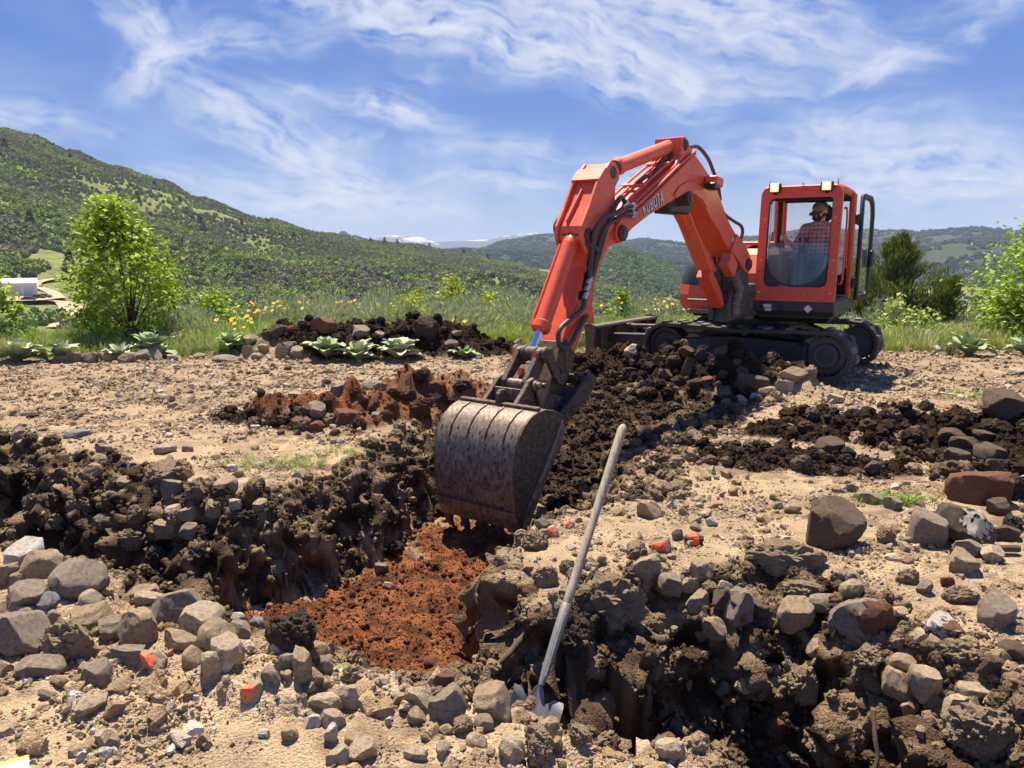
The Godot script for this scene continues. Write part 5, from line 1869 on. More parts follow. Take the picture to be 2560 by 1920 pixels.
# faces that meet at less than the given angle are shaded as one surface
func faceted(vs: Array[Vector3], fs: Array, degrees: float, keep = null, lift := 0.0) -> ArrayMesh:
	var fn := PackedVector3Array()
	var at := {}
	for i in fs.size():
		var f: Array = fs[i]
		var n := (vs[f[1]] - vs[f[0]]).cross(vs[f[2]] - vs[f[0]])
		fn.append(n.normalized())
		for k in 3:
			if not at.has(f[k]):
				at[f[k]] = []
			at[f[k]].append(i)
	var cosine := cos(deg_to_rad(degrees))
	var pos := PackedVector3Array()
	var nor := PackedVector3Array()
	for i in fs.size():
		var f: Array = fs[i]
		var middle: Vector3 = (vs[f[0]] + vs[f[1]] + vs[f[2]]) / 3.0
		if keep != null and not keep.call(middle, fn[i]):
			continue
		for k: int in [0, 2, 1]:
			var n := Vector3.ZERO
			for j: int in at[f[k]]:
				if fn[j].dot(fn[i]) > cosine:
					n += fn[j]
			n = n.normalized()
			pos.append(vs[f[k]] + n * lift)
			nor.append(n)
	var arr := []
	arr.resize(Mesh.ARRAY_MAX)
	arr[Mesh.ARRAY_VERTEX] = pos
	arr[Mesh.ARRAY_NORMAL] = nor
	var me := ArrayMesh.new()
	if pos.size():
		me.add_surface_from_arrays(Mesh.PRIMITIVE_TRIANGLES, arr)
	return me

func fit_unit(vs: Array[Vector3]) -> void:
	var lo := Vector3.ONE * 1e9
	var hi := -lo
	for p in vs:
		lo = lo.min(p)
		hi = hi.max(p)
	for i in vs.size():
		vs[i] = (vs[i] - (lo + hi) * 0.5) / (hi - lo)

var rock_bodies := [] # [vertices, faces]
var clod_bodies := []
var rock_meshes: Array[ArrayMesh] = []
var clod_meshes: Array[ArrayMesh] = []

func make_bodies() -> void:
	for v in 18: # broken stone: a round body cut by planes, with worn edges
		var b := ico(3)
		var vs: Array[Vector3] = b[0]
		for i in vs.size():
			vs[i] *= 1.0 + 0.10 * noise_a.get_noise_3d(vs[i].x * 1.2 + v * 7.0, vs[i].y * 1.2, vs[i].z * 1.2)
		for c in 10 + v % 4:
			var n := Vector3(rng.randfn(), rng.randfn(), rng.randfn()).normalized()
			if c == 0:
				n = (Vector3.UP + n * 0.3).normalized()
			elif c == 1:
				n = (Vector3.DOWN + n * 0.2).normalized()
			elif c == 2:
				n = (Vector3(0, 0, 1) + n * 0.5).normalized()
			var h := rng.randf_range(0.52, 0.82)
			for i in vs.size():
				var d := vs[i].dot(n) - h
				if d > 0.0:
					vs[i] -= n * d * 0.97
		for i in vs.size():
			var p := vs[i]
			vs[i] += p.normalized() * (noise_b.get_noise_3d(p.x * 2.6 + v * 5.0, p.y * 2.6, p.z * 2.6) * 0.05 + noise_b.get_noise_3d(p.x * 7.0, p.y * 7.0 + v, p.z * 7.0) * 0.02)
		fit_unit(vs)
		rock_bodies.append([vs, b[1]])
		rock_meshes.append(faceted(vs, b[1], 26.0))
	for v in 8: # crumbling lumps of earth
		var b := ico(4)
		var vs: Array[Vector3] = b[0]
		for i in vs.size():
			var p := vs[i]
			var q := p * 1.0 + Vector3(v * 9.0, 0, 0)
			var d := 1.0 + 0.34 * noise_a.get_noise_3d(q.x * 1.3, q.y * 1.3, q.z * 1.3) + 0.20 * noise_b.get_noise_3d(q.x * 3.5, q.y * 3.5, q.z * 3.5) + 0.16 * (0.45 - (noise_c.get_noise_3d(q.x * 3.2, q.y * 3.2, q.z * 3.2) + 1.0)) + 0.07 * noise_b.get_noise_3d(q.x * 9.0, q.y * 9.0, q.z * 9.0)
			vs[i] = p * d
		for c in 4:
			var n := Vector3(rng.randfn(), rng.randfn() * 0.5, rng.randfn()).normalized()
			for i in vs.size():
				var d := vs[i].dot(n) - 0.75
				if d > 0.0:
					vs[i] -= n * d * 0.7
		fit_unit(vs)
		clod_bodies.append([vs, b[1]])
		clod_meshes.append(faceted(vs, b[1], 38.0))

const STONE_KINDS := ["stone_pale", "stone_tan", "stone_grey", "stone_dark", "stone_rust", "stone_white", "stone_blue", "clod_dark", "clod_rust", "clod_tan"]
const STONE_WORDS := ["pale stone", "tan stone", "grey stone", "dark brown stone", "rust-brown stone", "white stone", "blue-grey stone", "dark earth clod", "rust-red earth clod", "tan earth clod"]

func make_rocks() -> void:
	make_bodies()
	for k in STONES.size():
		var r: Array = STONES[k]
		var kind: int = r[5]
		var clod := kind >= 7
		var w: float = r[3]
		var h: float = r[4]
		var which := rng.randi() % (clod_meshes.size() if clod else rock_meshes.size())
		var o := put(clod_meshes[which] if clod else rock_meshes[which], "earth_clod" if clod else "rock", M[STONE_KINDS[kind]])
		var deep := (w + h) * 0.5 * rng.randf_range(0.8, 1.05)
		var turn := rng.randf_range(-0.45, 0.45) + (PI if rng.randf() < 0.5 else 0.0)
		var tilt := rng.randf_range(-0.16, 0.16)
		# the stated width and height are those of the outline, a little of which is sunk into the ground
		o.transform = Transform3D(Basis(Vector3.UP, turn) * Basis(Vector3(0, 0, 1), tilt) * Basis.from_scale(Vector3(w * 1.06, h * 1.12, deep)), Vector3(r[0], r[1] + h * 0.30, r[2] - deep * 0.14))
		var place_words: String = STONE_PLACES[r[6]]
		var rank := 1
		for q in STONES.size():
			var e: Array = STONES[q]
			if e[5] == kind and e[6] == r[6] and not STONE_LABELS.has(q) and e[0] / -e[2] < r[0] / -r[2]:
				rank += 1
		var label: String = STONE_LABELS.get(k, "%s %s from the left %s" % [ordinal(rank), STONE_WORDS[kind], place_words])
		tag(o, label, "clod" if clod else "rock", "stones and clods " + place_words)
		if r[7] > 0:
			var body: Array = clod_bodies[which] if clod else rock_bodies[which]
			var towards: Vector3 = (o.transform.basis.inverse() * Vector3([-0.3, 0.45, 0.25][r[7] - 1], 0.55, 0.8)).normalized()
			var edge: float = [0.28, 0.30, 0.10][r[7] - 1]
			var ragged := func(p: Vector3, _n: Vector3) -> bool:
				return p.normalized().dot(towards) + 0.5 * noise_b.get_noise_3d(p.x * 6.0, p.y * 6.0, p.z * 6.0) > 1.0 - edge
			put(faceted(body[0], body[1], 30.0, ragged, 0.012), ["paint_patch", "rust_stain", "white_crust"][r[7] - 1], M[["marking_paint", "stone_rust", "quartz_crust"][r[7] - 1]], o)

# ---------------------------------------------------------------- gravel and crumbs too many to count

func scatter(called: String, label: String, meshes: Array, m: String, spots: Array) -> void:
	# spots: [Transform3D, Color]
	var lots: Array = []
	for k in meshes.size():
		lots.append([])
	for i in spots.size():
		lots[i % meshes.size()].append(spots[i])
	for k in meshes.size():
		var mm := MultiMesh.new()
		mm.transform_format = MultiMesh.TRANSFORM_3D
		mm.use_colors = true
		mm.mesh = meshes[k]
		mm.instance_count = lots[k].size()
		for i in lots[k].size():
			mm.set_instance_transform(i, lots[k][i][0])
			mm.set_instance_color(i, lots[k][i][1])
		var o := MultiMeshInstance3D.new()
		o.multimesh = mm
		o.material_override = M[m]
		o.name = numbered(called)
		add_child(o)
		tag(o, label, "", "", "stuff")

func random_turn() -> Basis:
	return Basis(Quaternion(Vector3(rng.randfn(), rng.randfn(), rng.randfn()).normalized(), rng.randf() * TAU))

func make_rubble() -> void:
	var nx := ground_x.size()
	var nz := ground_z.size()
	var small: Array = []
	for v in 5:
		var b := ico(1)
		var vs: Array[Vector3] = b[0]
		for i in vs.size():
			vs[i] *= 1.0 + 0.3 * rng.randf_range(-1, 1)
		for c in 5:
			var n := Vector3(rng.randfn(), rng.randfn(), rng.randfn()).normalized()
			for i in vs.size():
				var d := vs[i].dot(n) - 0.6
				if d > 0.0:
					vs[i] -= n * d
		fit_unit(vs)
		small.append(faceted(vs, b[1], 20.0))
	var crumbs: Array = []
	for v in 4:
		var b := ico(2)
		var vs: Array[Vector3] = b[0]
		for i in vs.size():
			vs[i] *= 1.0 + 0.4 * noise_b.get_noise_3d(vs[i].x * 2.5 + v * 6.0, vs[i].y * 2.5, vs[i].z * 2.5)
		fit_unit(vs)
		crumbs.append(faceted(vs, b[1], 40.0))
	var gravel := []
	var earth := []
	var embedded := []
	var stone_tints := [Color(0.46, 0.37, 0.26), Color(0.40, 0.31, 0.20), Color(0.52, 0.45, 0.35), Color(0.27, 0.215, 0.16), Color(0.58, 0.53, 0.46), Color(0.36, 0.24, 0.16)]
	for n in 270000:
		# evenly over the plot, thinner with distance
		var z := -1.7 - pow(rng.randf(), 1.35) * 12.0
		var half := 1.2 + absf(z) * 0.72
		var x := rng.randf_range(-half, half)
		var i := find_step(ground_x, x)
		var j := find_step(ground_z, z)
		var k := j * nx + i
		var p := ground_v[k]
		var zone := ground_zone[k]
		if zone == 4:
			continue
		p.x += rng.randf_range(0.0, ground_x[i + 1] - ground_x[i])
		p.z -= rng.randf_range(0.0, ground_z[j] - ground_z[j + 1])
		p.y = ground_at(p.x, p.z) if zone != 3 else p.y
		var cluster := noise_a.get_noise_2d(p.x * 1.4 + 200.0, p.z * 1.4) + 0.6 * noise_b.get_noise_2d(p.x * 5.0, p.z * 5.0)
		var u := rng.randf()
		if zone == 0:
			if cluster + rng.randf_range(-0.45, 0.35) + 0.2 * smoothstep(-6.0, -9.0, z) < 0.0:
				continue
			var s := 0.006 * pow(u, -0.42) * (1.0 + 0.5 * maxf(cluster, 0.0))
			s = minf(s * (1.0 + 0.6 * smoothstep(-6.0, -9.0, z)), 0.075)
			if s < 0.0013 * absf(z):
				continue
			var c: Color = stone_tints[rng.randi() % 6] if rng.randf() < 0.5 else Color(0.40, 0.295, 0.175)
			gravel.append([Transform3D(random_turn() * Basis.from_scale(Vector3(s * 1.2, s * 0.8, s)), p + Vector3(0, s * 0.18, 0)), c * rng.randf_range(0.75, 1.15)])
		elif zone == 1 or zone == 2:
			var s := minf((0.011 if zone == 1 else 0.006) * pow(u, -0.52 if zone == 1 else -0.45), (0.15 if z < -5.0 else 0.08) if zone == 1 else 0.045)
			var c := Color(0.034, 0.021, 0.013) if zone == 1 else Color(0.20, 0.078, 0.036)
			var q := rng.randf()
			if q < 0.16:
				c = Color(0.12, 0.08, 0.05)
			elif q < 0.21 and zone == 1:
				c = Color(0.28, 0.22, 0.155)
			elif q < 0.30:
				c = Color(0.09, 0.04, 0.022)
			c = c.lerp(ground_c[k], 0.6)
			earth.append([Transform3D(random_turn() * Basis.from_scale(Vector3(s * 1.1, s * 0.85, s)), p + Vector3(0, s * 0.2, 0)), c * rng.randf_range(0.7, 1.35)])
		elif zone == 3:
			if rng.randf() < 0.30:
				continue
			var s := minf(0.012 * pow(u, -0.45), 0.07)
			var c := ground_c[k].lerp(Color(0.085, 0.055, 0.034) if cluster < -0.1 else Color(0.32, 0.225, 0.13), 0.3)
			var stone := rng.randf() < 0.14
			if stone:
				c = ground_c[k].lerp(stone_tints[[0, 1, 1, 3, 5, 1][rng.randi() % 6]], 0.6)
			var e := [Transform3D(random_turn() * Basis.from_scale(Vector3(s * 1.25, s * 0.85, s)), p + ground_n[k] * s * 0.02), c * rng.randf_range(0.7, 1.25)]
			if stone:
				embedded.append(e)
			else:
				earth.append(e)
	scatter("gravel", "loose gravel and pebbles lying on the tan earth", small, "crumb", gravel)
	scatter("bank_stones", "small stones stuck in the cut banks", small, "crumb", embedded)
	scatter("earth_crumbs", "loose crumbs of dark and rust-red earth", crumbs, "crumb", earth)

# stones and clods: x, y, z where they touch the ground, width, height, kind, place, marking
const STONES := [
	[-2.43,0.104,-3.64,0.186,0.161,5,0,0],[-2.26,0.111,-3.51,0.187,0.159,1,0,0],[-2.43,0.095,-3.50,0.105,0.105,1,0,0],[-2.35,0.073,-3.49,0.151,0.085,2,0,0],
	[-2.04,0.076,-3.41,0.243,0.180,2,0,0],[-2.20,0.075,-3.27,0.170,0.125,2,0,0],[-2.10,0.049,-3.27,0.097,0.106,6,0,0],[-2.08,0.012,-3.23,0.114,0.070,2,0,0],
	[-1.92,0.053,-3.31,0.113,0.092,0,0,0],[-1.88,-0.021,-3.23,0.172,0.129,1,0,0],[-1.95,0.029,-3.26,0.096,0.056,1,0,0],[-2.19,0.020,-3.22,0.133,0.098,1,0,0],
	[-2.08,-0.006,-3.02,0.203,0.203,2,0,0],[-1.85,-0.012,-2.96,0.228,0.195,9,0,0],[-1.76,-0.029,-3.17,0.126,0.109,2,0,0],[-1.63,-0.024,-3.12,0.148,0.185,1,0,0],
	[-1.81,-0.016,-3.55,0.182,0.073,1,0,0],[-1.74,-0.014,-3.49,0.143,0.062,0,0,0],[-1.57,-0.036,-3.35,0.257,0.171,2,0,0],[-1.43,-0.017,-3.07,0.151,0.087,1,0,0],
	[-1.37,-0.017,-3.20,0.171,0.146,0,0,0],[-1.17,0.108,-2.85,0.145,0.123,1,0,0],[-1.53,0.050,-2.83,0.136,0.083,2,0,0],[-1.39,0.066,-2.76,0.102,0.080,0,0,1],
	[-1.14,0.080,-2.70,0.091,0.112,0,0,0],[-1.09,0.096,-2.74,0.112,0.123,0,0,0],[-1.24,0.066,-2.78,0.080,0.087,1,0,0],[-1.11,0.101,-2.93,0.088,0.081,2,0,0],
	[-1.54,-0.626,-4.38,0.098,0.120,6,0,0],[-1.75,-0.659,-4.57,0.102,0.080,5,0,0],[-0.86,0.117,-2.81,0.223,0.174,7,0,0],[-0.85,0.119,-2.67,0.081,0.067,2,0,0],
	[-0.78,0.086,-2.65,0.060,0.144,1,0,0],[-0.88,0.104,-2.60,0.073,0.066,2,0,0],[-0.83,0.092,-2.63,0.043,0.050,1,0,0],[-1.57,0.027,-2.70,0.089,0.111,2,0,0],
	[-1.51,0.032,-2.52,0.113,0.071,0,0,0],[-0.94,0.060,-2.57,0.080,0.073,0,0,1],[-1.76,-0.003,-2.76,0.077,0.046,1,0,0],[-1.34,0.011,-2.30,0.049,0.039,5,0,0],
	[-1.44,0.009,-2.32,0.080,0.033,1,0,0],[-1.40,0.007,-2.37,0.095,0.034,1,0,0],[-1.75,0.000,-2.43,0.058,0.043,0,0,0],[-1.67,0.010,-2.39,0.042,0.035,2,0,0],
	[-1.88,-0.006,-2.84,0.175,0.072,2,0,0],[-0.68,0.009,-2.58,0.123,0.064,0,1,0],[-0.60,0.011,-2.61,0.094,0.088,0,1,0],[-0.63,0.007,-2.48,0.085,0.074,0,1,0],
	[-0.34,-0.003,-2.60,0.110,0.093,0,1,0],[-0.23,-0.008,-2.54,0.125,0.142,2,1,0],[-0.34,-0.010,-2.52,0.068,0.065,1,1,0],[-0.07,0.003,-2.55,0.131,0.119,1,1,0],
	[-0.10,-0.009,-2.48,0.067,0.061,2,1,0],[-0.17,-0.001,-2.46,0.072,0.061,9,1,0],[-0.23,-0.006,-2.46,0.050,0.033,1,1,0],[-0.12,-0.011,-2.39,0.071,0.055,0,1,0],
	[-0.00,0.026,-2.28,0.084,0.073,0,1,0],[0.09,0.006,-2.28,0.089,0.116,9,1,0],[0.14,-0.020,-2.46,0.072,0.056,1,1,0],[-0.32,-0.010,-2.33,0.081,0.043,0,1,0],
	[-0.23,-0.006,-2.34,0.048,0.059,0,1,0],[-0.50,-0.004,-2.31,0.102,0.081,0,1,0],[-0.53,-0.000,-2.38,0.077,0.050,1,1,0],[-0.57,0.001,-2.29,0.075,0.065,0,1,0],
	[-0.62,0.004,-2.40,0.047,0.072,5,1,0],[-0.76,0.008,-2.40,0.056,0.051,1,1,0],[-0.85,0.012,-2.41,0.040,0.034,5,1,0],[-0.70,0.011,-2.47,0.063,0.051,5,1,0],
	[-0.50,-0.003,-2.56,0.058,0.035,1,1,0],[-0.07,0.014,-2.31,0.037,0.026,1,1,0],[-0.44,-0.007,-2.51,0.023,0.034,5,1,0],[-0.62,0.016,-2.75,0.091,0.073,9,1,0],
	[-0.51,0.006,-2.75,0.048,0.030,0,1,0],[-0.49,-0.014,-2.74,0.036,0.024,5,1,0],[-0.44,0.001,-2.68,0.036,0.030,5,1,0],[-0.26,0.031,-2.71,0.083,0.047,4,1,0],
	[-0.45,-0.652,-4.04,0.096,0.061,4,1,0],[-0.85,-0.640,-5.03,0.084,0.052,0,1,0],[-0.96,-0.644,-5.35,0.088,0.066,2,1,0],[-0.71,0.037,-2.68,0.054,0.036,1,1,0],
	[-0.73,0.044,-2.78,0.068,0.074,2,1,0],[0.87,-0.007,-4.68,0.153,0.133,1,2,0],[1.11,-0.006,-4.45,0.069,0.059,2,2,0],[0.97,-0.004,-4.31,0.067,0.076,2,2,0],
	[1.09,0.000,-4.27,0.048,0.057,1,2,0],[1.36,-0.003,-4.23,0.062,0.072,1,2,0],[1.48,0.000,-4.22,0.087,0.058,0,2,0],[0.18,0.004,-4.47,0.087,0.077,2,2,0],
	[0.24,0.005,-4.33,0.066,0.075,0,2,1],[0.35,0.006,-4.46,0.053,0.058,0,2,1],[0.18,0.006,-4.29,0.074,0.065,2,2,0],[0.83,0.007,-4.08,0.100,0.082,2,2,1],
	[0.70,-0.037,-3.80,0.145,0.162,1,2,0],[0.68,0.008,-3.97,0.114,0.123,9,2,0],[0.80,-0.021,-3.87,0.069,0.061,0,2,0],[0.81,-0.077,-3.74,0.128,0.119,2,2,0],
	[0.91,-0.055,-3.74,0.102,0.077,1,2,0],[0.99,-0.026,-3.80,0.130,0.112,1,2,0],[0.94,-0.144,-3.67,0.119,0.127,1,2,0],[1.12,-0.158,-3.59,0.161,0.186,2,2,0],
	[1.00,-0.213,-3.55,0.117,0.109,1,2,0],[1.08,-0.036,-3.66,0.084,0.067,0,2,0],[1.05,-0.086,-3.63,0.101,0.101,3,2,0],[1.25,-0.154,-3.63,0.095,0.095,3,2,0],
	[1.19,-0.456,-3.43,0.136,0.102,0,2,0],[1.28,-0.418,-3.51,0.095,0.095,2,2,0],[1.27,-0.478,-3.40,0.102,0.077,3,2,0],[1.28,-0.426,-3.45,0.068,0.060,2,2,0],
	[0.49,-0.141,-3.55,0.357,0.268,9,2,0],[0.28,-0.215,-3.37,0.117,0.141,7,2,0],[0.62,-0.291,-3.42,0.145,0.097,9,2,0],[0.53,-0.333,-3.37,0.064,0.088,1,2,0],
	[0.61,-0.455,-3.37,0.106,0.138,9,2,0],[0.40,-0.329,-3.37,0.119,0.119,9,2,0],[0.44,-0.522,-3.36,0.228,0.163,9,2,0],[0.10,-0.104,-3.48,0.134,0.087,9,2,0],
	[0.17,-0.003,-3.67,0.131,0.123,9,2,0],[0.13,-0.011,-4.17,0.155,0.127,9,2,0],[0.40,0.011,-3.88,0.094,0.060,1,2,0],[0.48,0.003,-3.92,0.052,0.061,1,2,0],
	[0.52,0.028,-2.29,0.098,0.064,0,2,0],[0.00,0.026,-2.30,0.086,0.074,0,2,0],[0.09,0.022,-2.31,0.097,0.109,9,2,0],[0.13,-0.005,-2.46,0.072,0.054,1,2,0],
	[0.15,0.012,-2.34,0.040,0.052,1,2,0],[0.23,0.027,-2.36,0.076,0.064,9,2,0],[0.34,-0.141,-2.57,0.096,0.070,9,2,0],[0.56,-0.734,-3.36,0.118,0.076,1,2,0],
	[0.42,0.008,-3.84,0.068,0.043,0,2,0],[0.29,0.010,-3.81,0.084,0.076,9,2,0],[0.36,-0.021,-3.56,0.072,0.072,9,2,0],[1.62,-0.109,-3.31,0.276,0.247,2,3,2],
	[1.40,-0.161,-3.55,0.165,0.161,1,3,0],[1.53,-0.077,-3.55,0.143,0.083,2,3,0],[1.65,0.002,-3.52,0.113,0.090,1,3,0],[1.74,-0.010,-3.70,0.094,0.071,2,3,0],
	[1.48,-0.020,-3.89,0.414,0.175,9,3,0],[1.48,-0.060,-3.67,0.207,0.084,9,3,0],[1.92,-0.024,-3.16,0.209,0.115,5,3,2],[2.18,0.002,-3.24,0.166,0.151,2,3,0],
	[2.02,0.011,-3.56,0.078,0.070,2,3,0],[2.16,0.016,-3.61,0.064,0.064,4,3,0],[2.00,0.004,-3.68,0.120,0.088,9,3,0],[2.16,0.006,-3.47,0.180,0.086,9,3,0],
	[2.35,0.023,-3.78,0.185,0.126,1,3,0],[2.57,0.015,-3.93,0.150,0.106,0,3,0],[2.51,0.009,-4.02,0.152,0.107,2,3,0],[1.77,-0.025,-3.13,0.060,0.071,0,3,0],
	[1.74,-0.054,-3.12,0.028,0.042,5,3,0],[1.68,-0.113,-3.06,0.104,0.076,1,3,0],[1.65,-0.209,-3.01,0.132,0.139,1,3,0],[1.72,-0.154,-2.95,0.117,0.137,0,3,0],
	[1.66,-0.255,-2.96,0.090,0.083,1,3,0],[1.60,-0.153,-3.16,0.162,0.106,9,3,0],[1.44,-0.234,-3.40,0.081,0.088,1,3,0],[1.87,-0.124,-2.85,0.144,0.082,0,3,0],
	[1.76,-0.160,-2.81,0.101,0.094,0,3,0],[1.81,-0.133,-2.80,0.054,0.040,0,3,0],[1.93,-0.026,-2.88,0.089,0.096,3,3,0],[2.06,0.002,-2.94,0.119,0.084,3,3,0],
	[1.90,-0.052,-3.03,0.162,0.099,9,3,0],[1.61,-0.318,-2.77,0.074,0.060,2,3,0],[1.43,-0.603,-3.14,0.220,0.190,9,3,0],[1.51,-0.454,-3.03,0.064,0.106,9,3,0],
	[1.77,-0.216,-2.64,0.249,0.216,9,3,0],[1.38,-0.418,-3.34,0.148,0.192,9,3,0],[1.49,-0.396,-3.13,0.115,0.115,9,3,0],[1.62,-0.283,-2.68,0.078,0.059,1,3,0],
	[1.25,-0.593,-3.33,0.090,0.090,4,3,0],[1.85,-0.001,-4.18,0.333,0.311,3,4,0],[2.15,0.006,-4.23,0.110,0.106,9,4,0],[2.39,0.004,-4.21,0.191,0.231,2,4,0],
	[2.61,0.003,-4.22,0.310,0.261,3,4,3],[3.15,-0.007,-5.00,0.383,0.258,4,4,0],[2.51,0.010,-4.04,0.157,0.094,2,4,0],[2.60,0.011,-4.00,0.150,0.087,0,4,0],
	[3.37,0.083,-5.65,0.200,0.127,3,4,0],[3.67,0.099,-6.26,0.208,0.127,3,4,0],[3.57,0.113,-5.89,0.242,0.132,3,4,0],[3.96,0.079,-6.30,0.201,0.131,3,4,0],
	[3.63,0.050,-5.69,0.238,0.194,3,4,0],[3.62,0.021,-5.58,0.160,0.139,3,4,0],[4.25,0.290,-6.52,0.369,0.234,3,4,0],[2.88,0.002,-4.29,0.203,0.093,3,4,0],
	[3.14,-0.003,-4.75,0.166,0.111,3,4,0],[4.12,0.084,-6.95,0.179,0.103,3,4,0],[2.57,0.044,-6.06,0.243,0.158,3,4,0],[2.61,0.014,-5.86,0.114,0.103,7,4,0],
	[2.36,0.066,-5.87,0.101,0.081,7,4,0],[2.48,0.036,-5.87,0.102,0.072,7,4,0],[3.60,0.005,-8.42,0.203,0.116,0,4,0],[3.11,0.036,-6.57,0.075,0.052,3,4,0],
	[2.42,-0.014,-4.97,0.171,0.090,2,4,0],[2.48,0.012,-4.82,0.115,0.088,2,4,0],[2.38,0.000,-5.20,0.079,0.074,2,4,0],[3.07,0.018,-5.86,0.096,0.074,4,4,0],
	[1.82,-0.012,-4.80,0.109,0.059,1,4,0],[2.04,-0.023,-5.04,0.053,0.062,1,4,0],[1.76,-0.018,-4.90,0.077,0.051,2,4,0],[1.48,-0.001,-4.22,0.082,0.059,0,4,0],
	[2.58,0.020,-7.01,0.095,0.072,0,4,0],[4.66,0.006,-9.14,0.129,0.081,1,4,0],[4.94,0.020,-9.35,0.100,0.075,1,4,0],[3.22,-0.013,-5.04,0.116,0.087,7,4,0],
	[3.41,-0.001,-5.04,0.138,0.197,7,4,0],[3.03,-0.001,-4.46,0.141,0.106,7,4,0],[3.23,0.035,-5.54,0.093,0.072,7,4,0],[3.13,-0.007,-5.52,0.082,0.061,7,4,0],
	[3.78,0.106,-7.21,0.129,0.090,7,4,0],[4.37,0.008,-7.98,0.159,0.130,7,4,0],[3.94,0.014,-8.05,0.128,0.085,7,4,0],[3.23,0.159,-6.95,0.122,0.073,7,4,0],
	[3.59,0.100,-7.24,0.154,0.103,7,4,0],[3.00,0.088,-7.12,0.123,0.062,7,4,0],[2.82,0.096,-7.18,0.074,0.049,7,4,0],[2.46,-0.018,-5.66,0.099,0.070,7,4,0],
	[2.61,-0.016,-5.67,0.081,0.060,3,4,0],[2.75,0.006,-5.71,0.112,0.092,3,4,0],[2.24,0.003,-5.65,0.088,0.088,7,4,0],[-3.92,0.011,-6.78,0.220,0.082,6,5,0],
	[-3.43,0.021,-6.26,0.100,0.075,2,5,0],[-3.37,0.019,-6.26,0.063,0.063,1,5,0],[-3.38,-0.044,-6.13,0.136,0.086,1,5,0],[-2.89,0.002,-6.27,0.158,0.085,0,5,0],
	[-2.75,-0.009,-6.35,0.110,0.061,2,5,0],[-2.60,-0.059,-5.64,0.353,0.199,9,5,0],[-2.43,-0.059,-5.30,0.146,0.146,2,5,0],[-2.23,-0.045,-5.20,0.182,0.142,9,5,0],
	[-2.03,-0.050,-5.16,0.159,0.089,9,5,0],[-2.02,-0.014,-5.24,0.191,0.121,1,5,0],[-2.34,-0.151,-5.12,0.112,0.091,0,5,0],[-2.25,-0.158,-5.12,0.131,0.090,1,5,0],
	[-2.05,-0.127,-5.09,0.119,0.119,1,5,0],[-3.32,-0.104,-5.90,0.156,0.132,1,5,0],[-3.03,-0.146,-5.81,0.151,0.093,1,5,0],[-3.33,-0.353,-5.70,0.213,0.201,9,5,0],
	[-2.16,-0.016,-5.76,0.087,0.066,5,5,0],[-2.07,-0.020,-5.63,0.096,0.064,1,5,0],[-3.64,-0.003,-8.15,0.124,0.078,1,5,0],[-3.88,-0.006,-8.55,0.147,0.098,1,5,0],
	[-4.65,-0.035,-8.15,0.180,0.049,0,5,0],[-4.91,-0.017,-7.74,0.112,0.064,3,5,0],[-3.65,-0.246,-5.98,0.112,0.075,1,5,0],[-3.79,-0.340,-6.01,0.152,0.114,9,5,0],
	[-3.08,-0.266,-5.70,0.151,0.127,9,5,0],[-2.73,-0.273,-5.37,0.130,0.141,9,5,0],[-3.12,-0.433,-5.61,0.162,0.150,9,5,0],[-2.40,-0.274,-5.10,0.153,0.123,1,5,0],
	[-2.73,-0.419,-5.25,0.183,0.150,9,5,0],[-2.20,-0.246,-5.02,0.119,0.100,2,5,0],[-3.59,-0.477,-5.78,0.159,0.135,9,5,0],[-4.11,-0.227,-6.31,0.186,0.133,9,5,0],
	[-3.87,-0.383,-5.98,0.165,0.153,9,5,0],[-2.10,-0.282,-5.04,0.149,0.119,7,5,0],[-2.45,-0.470,-5.04,0.185,0.154,7,5,0],[-2.07,-0.365,-4.79,0.163,0.144,7,5,0],
	[-1.91,-0.088,-5.10,0.088,0.078,0,5,0],[-1.81,-0.178,-5.04,0.155,0.107,7,5,0],[-1.74,-0.104,-5.12,0.107,0.088,1,5,0],[-3.00,0.411,-12.28,0.399,0.266,4,6,0],
	[-3.74,0.341,-12.35,0.311,0.213,3,6,0],[-2.41,0.332,-12.27,0.301,0.207,2,6,0],[-2.11,0.326,-12.21,0.168,0.112,2,6,0],[-2.53,0.386,-12.53,0.153,0.116,2,6,0],
	[-1.39,0.341,-12.34,0.430,0.355,7,6,0],[-4.15,0.217,-12.26,0.273,0.175,1,6,0],[-3.92,0.317,-12.32,0.155,0.136,3,6,0],[-3.57,0.092,-11.92,0.225,0.150,1,6,0],
	[-3.36,0.060,-11.92,0.224,0.187,1,6,0],[-3.50,0.182,-12.04,0.226,0.114,2,6,0],[-3.87,0.138,-11.96,0.189,0.133,1,6,0],[-3.37,0.029,-10.84,0.120,0.086,2,6,0],
	[-3.14,0.030,-10.71,0.118,0.068,3,6,0],[-4.10,0.082,-11.89,0.170,0.189,1,6,0],[-4.29,0.022,-11.61,0.243,0.112,2,6,0],[-0.97,0.160,-12.25,0.222,0.148,2,6,0],
	[-0.90,0.331,-12.50,0.169,0.094,2,6,0],[-3.35,0.438,-12.43,0.213,0.154,7,6,0],[-3.99,0.012,-17.66,0.299,0.244,7,6,0],[-3.49,0.376,-12.31,0.231,0.154,8,6,0],
	[-2.81,0.264,-12.16,0.206,0.150,8,6,0],[-1.94,0.369,-12.35,0.169,0.132,7,6,0],[-1.75,0.382,-12.43,0.207,0.151,7,6,0],[-3.92,0.034,-11.78,0.168,0.113,1,6,0],
	[-3.20,0.169,-12.01,0.168,0.131,7,6,0],[-1.91,0.081,-7.33,0.197,0.174,2,7,0],[-1.81,0.187,-7.90,0.135,0.148,2,7,0],[-1.99,0.124,-7.30,0.127,0.104,3,7,0],
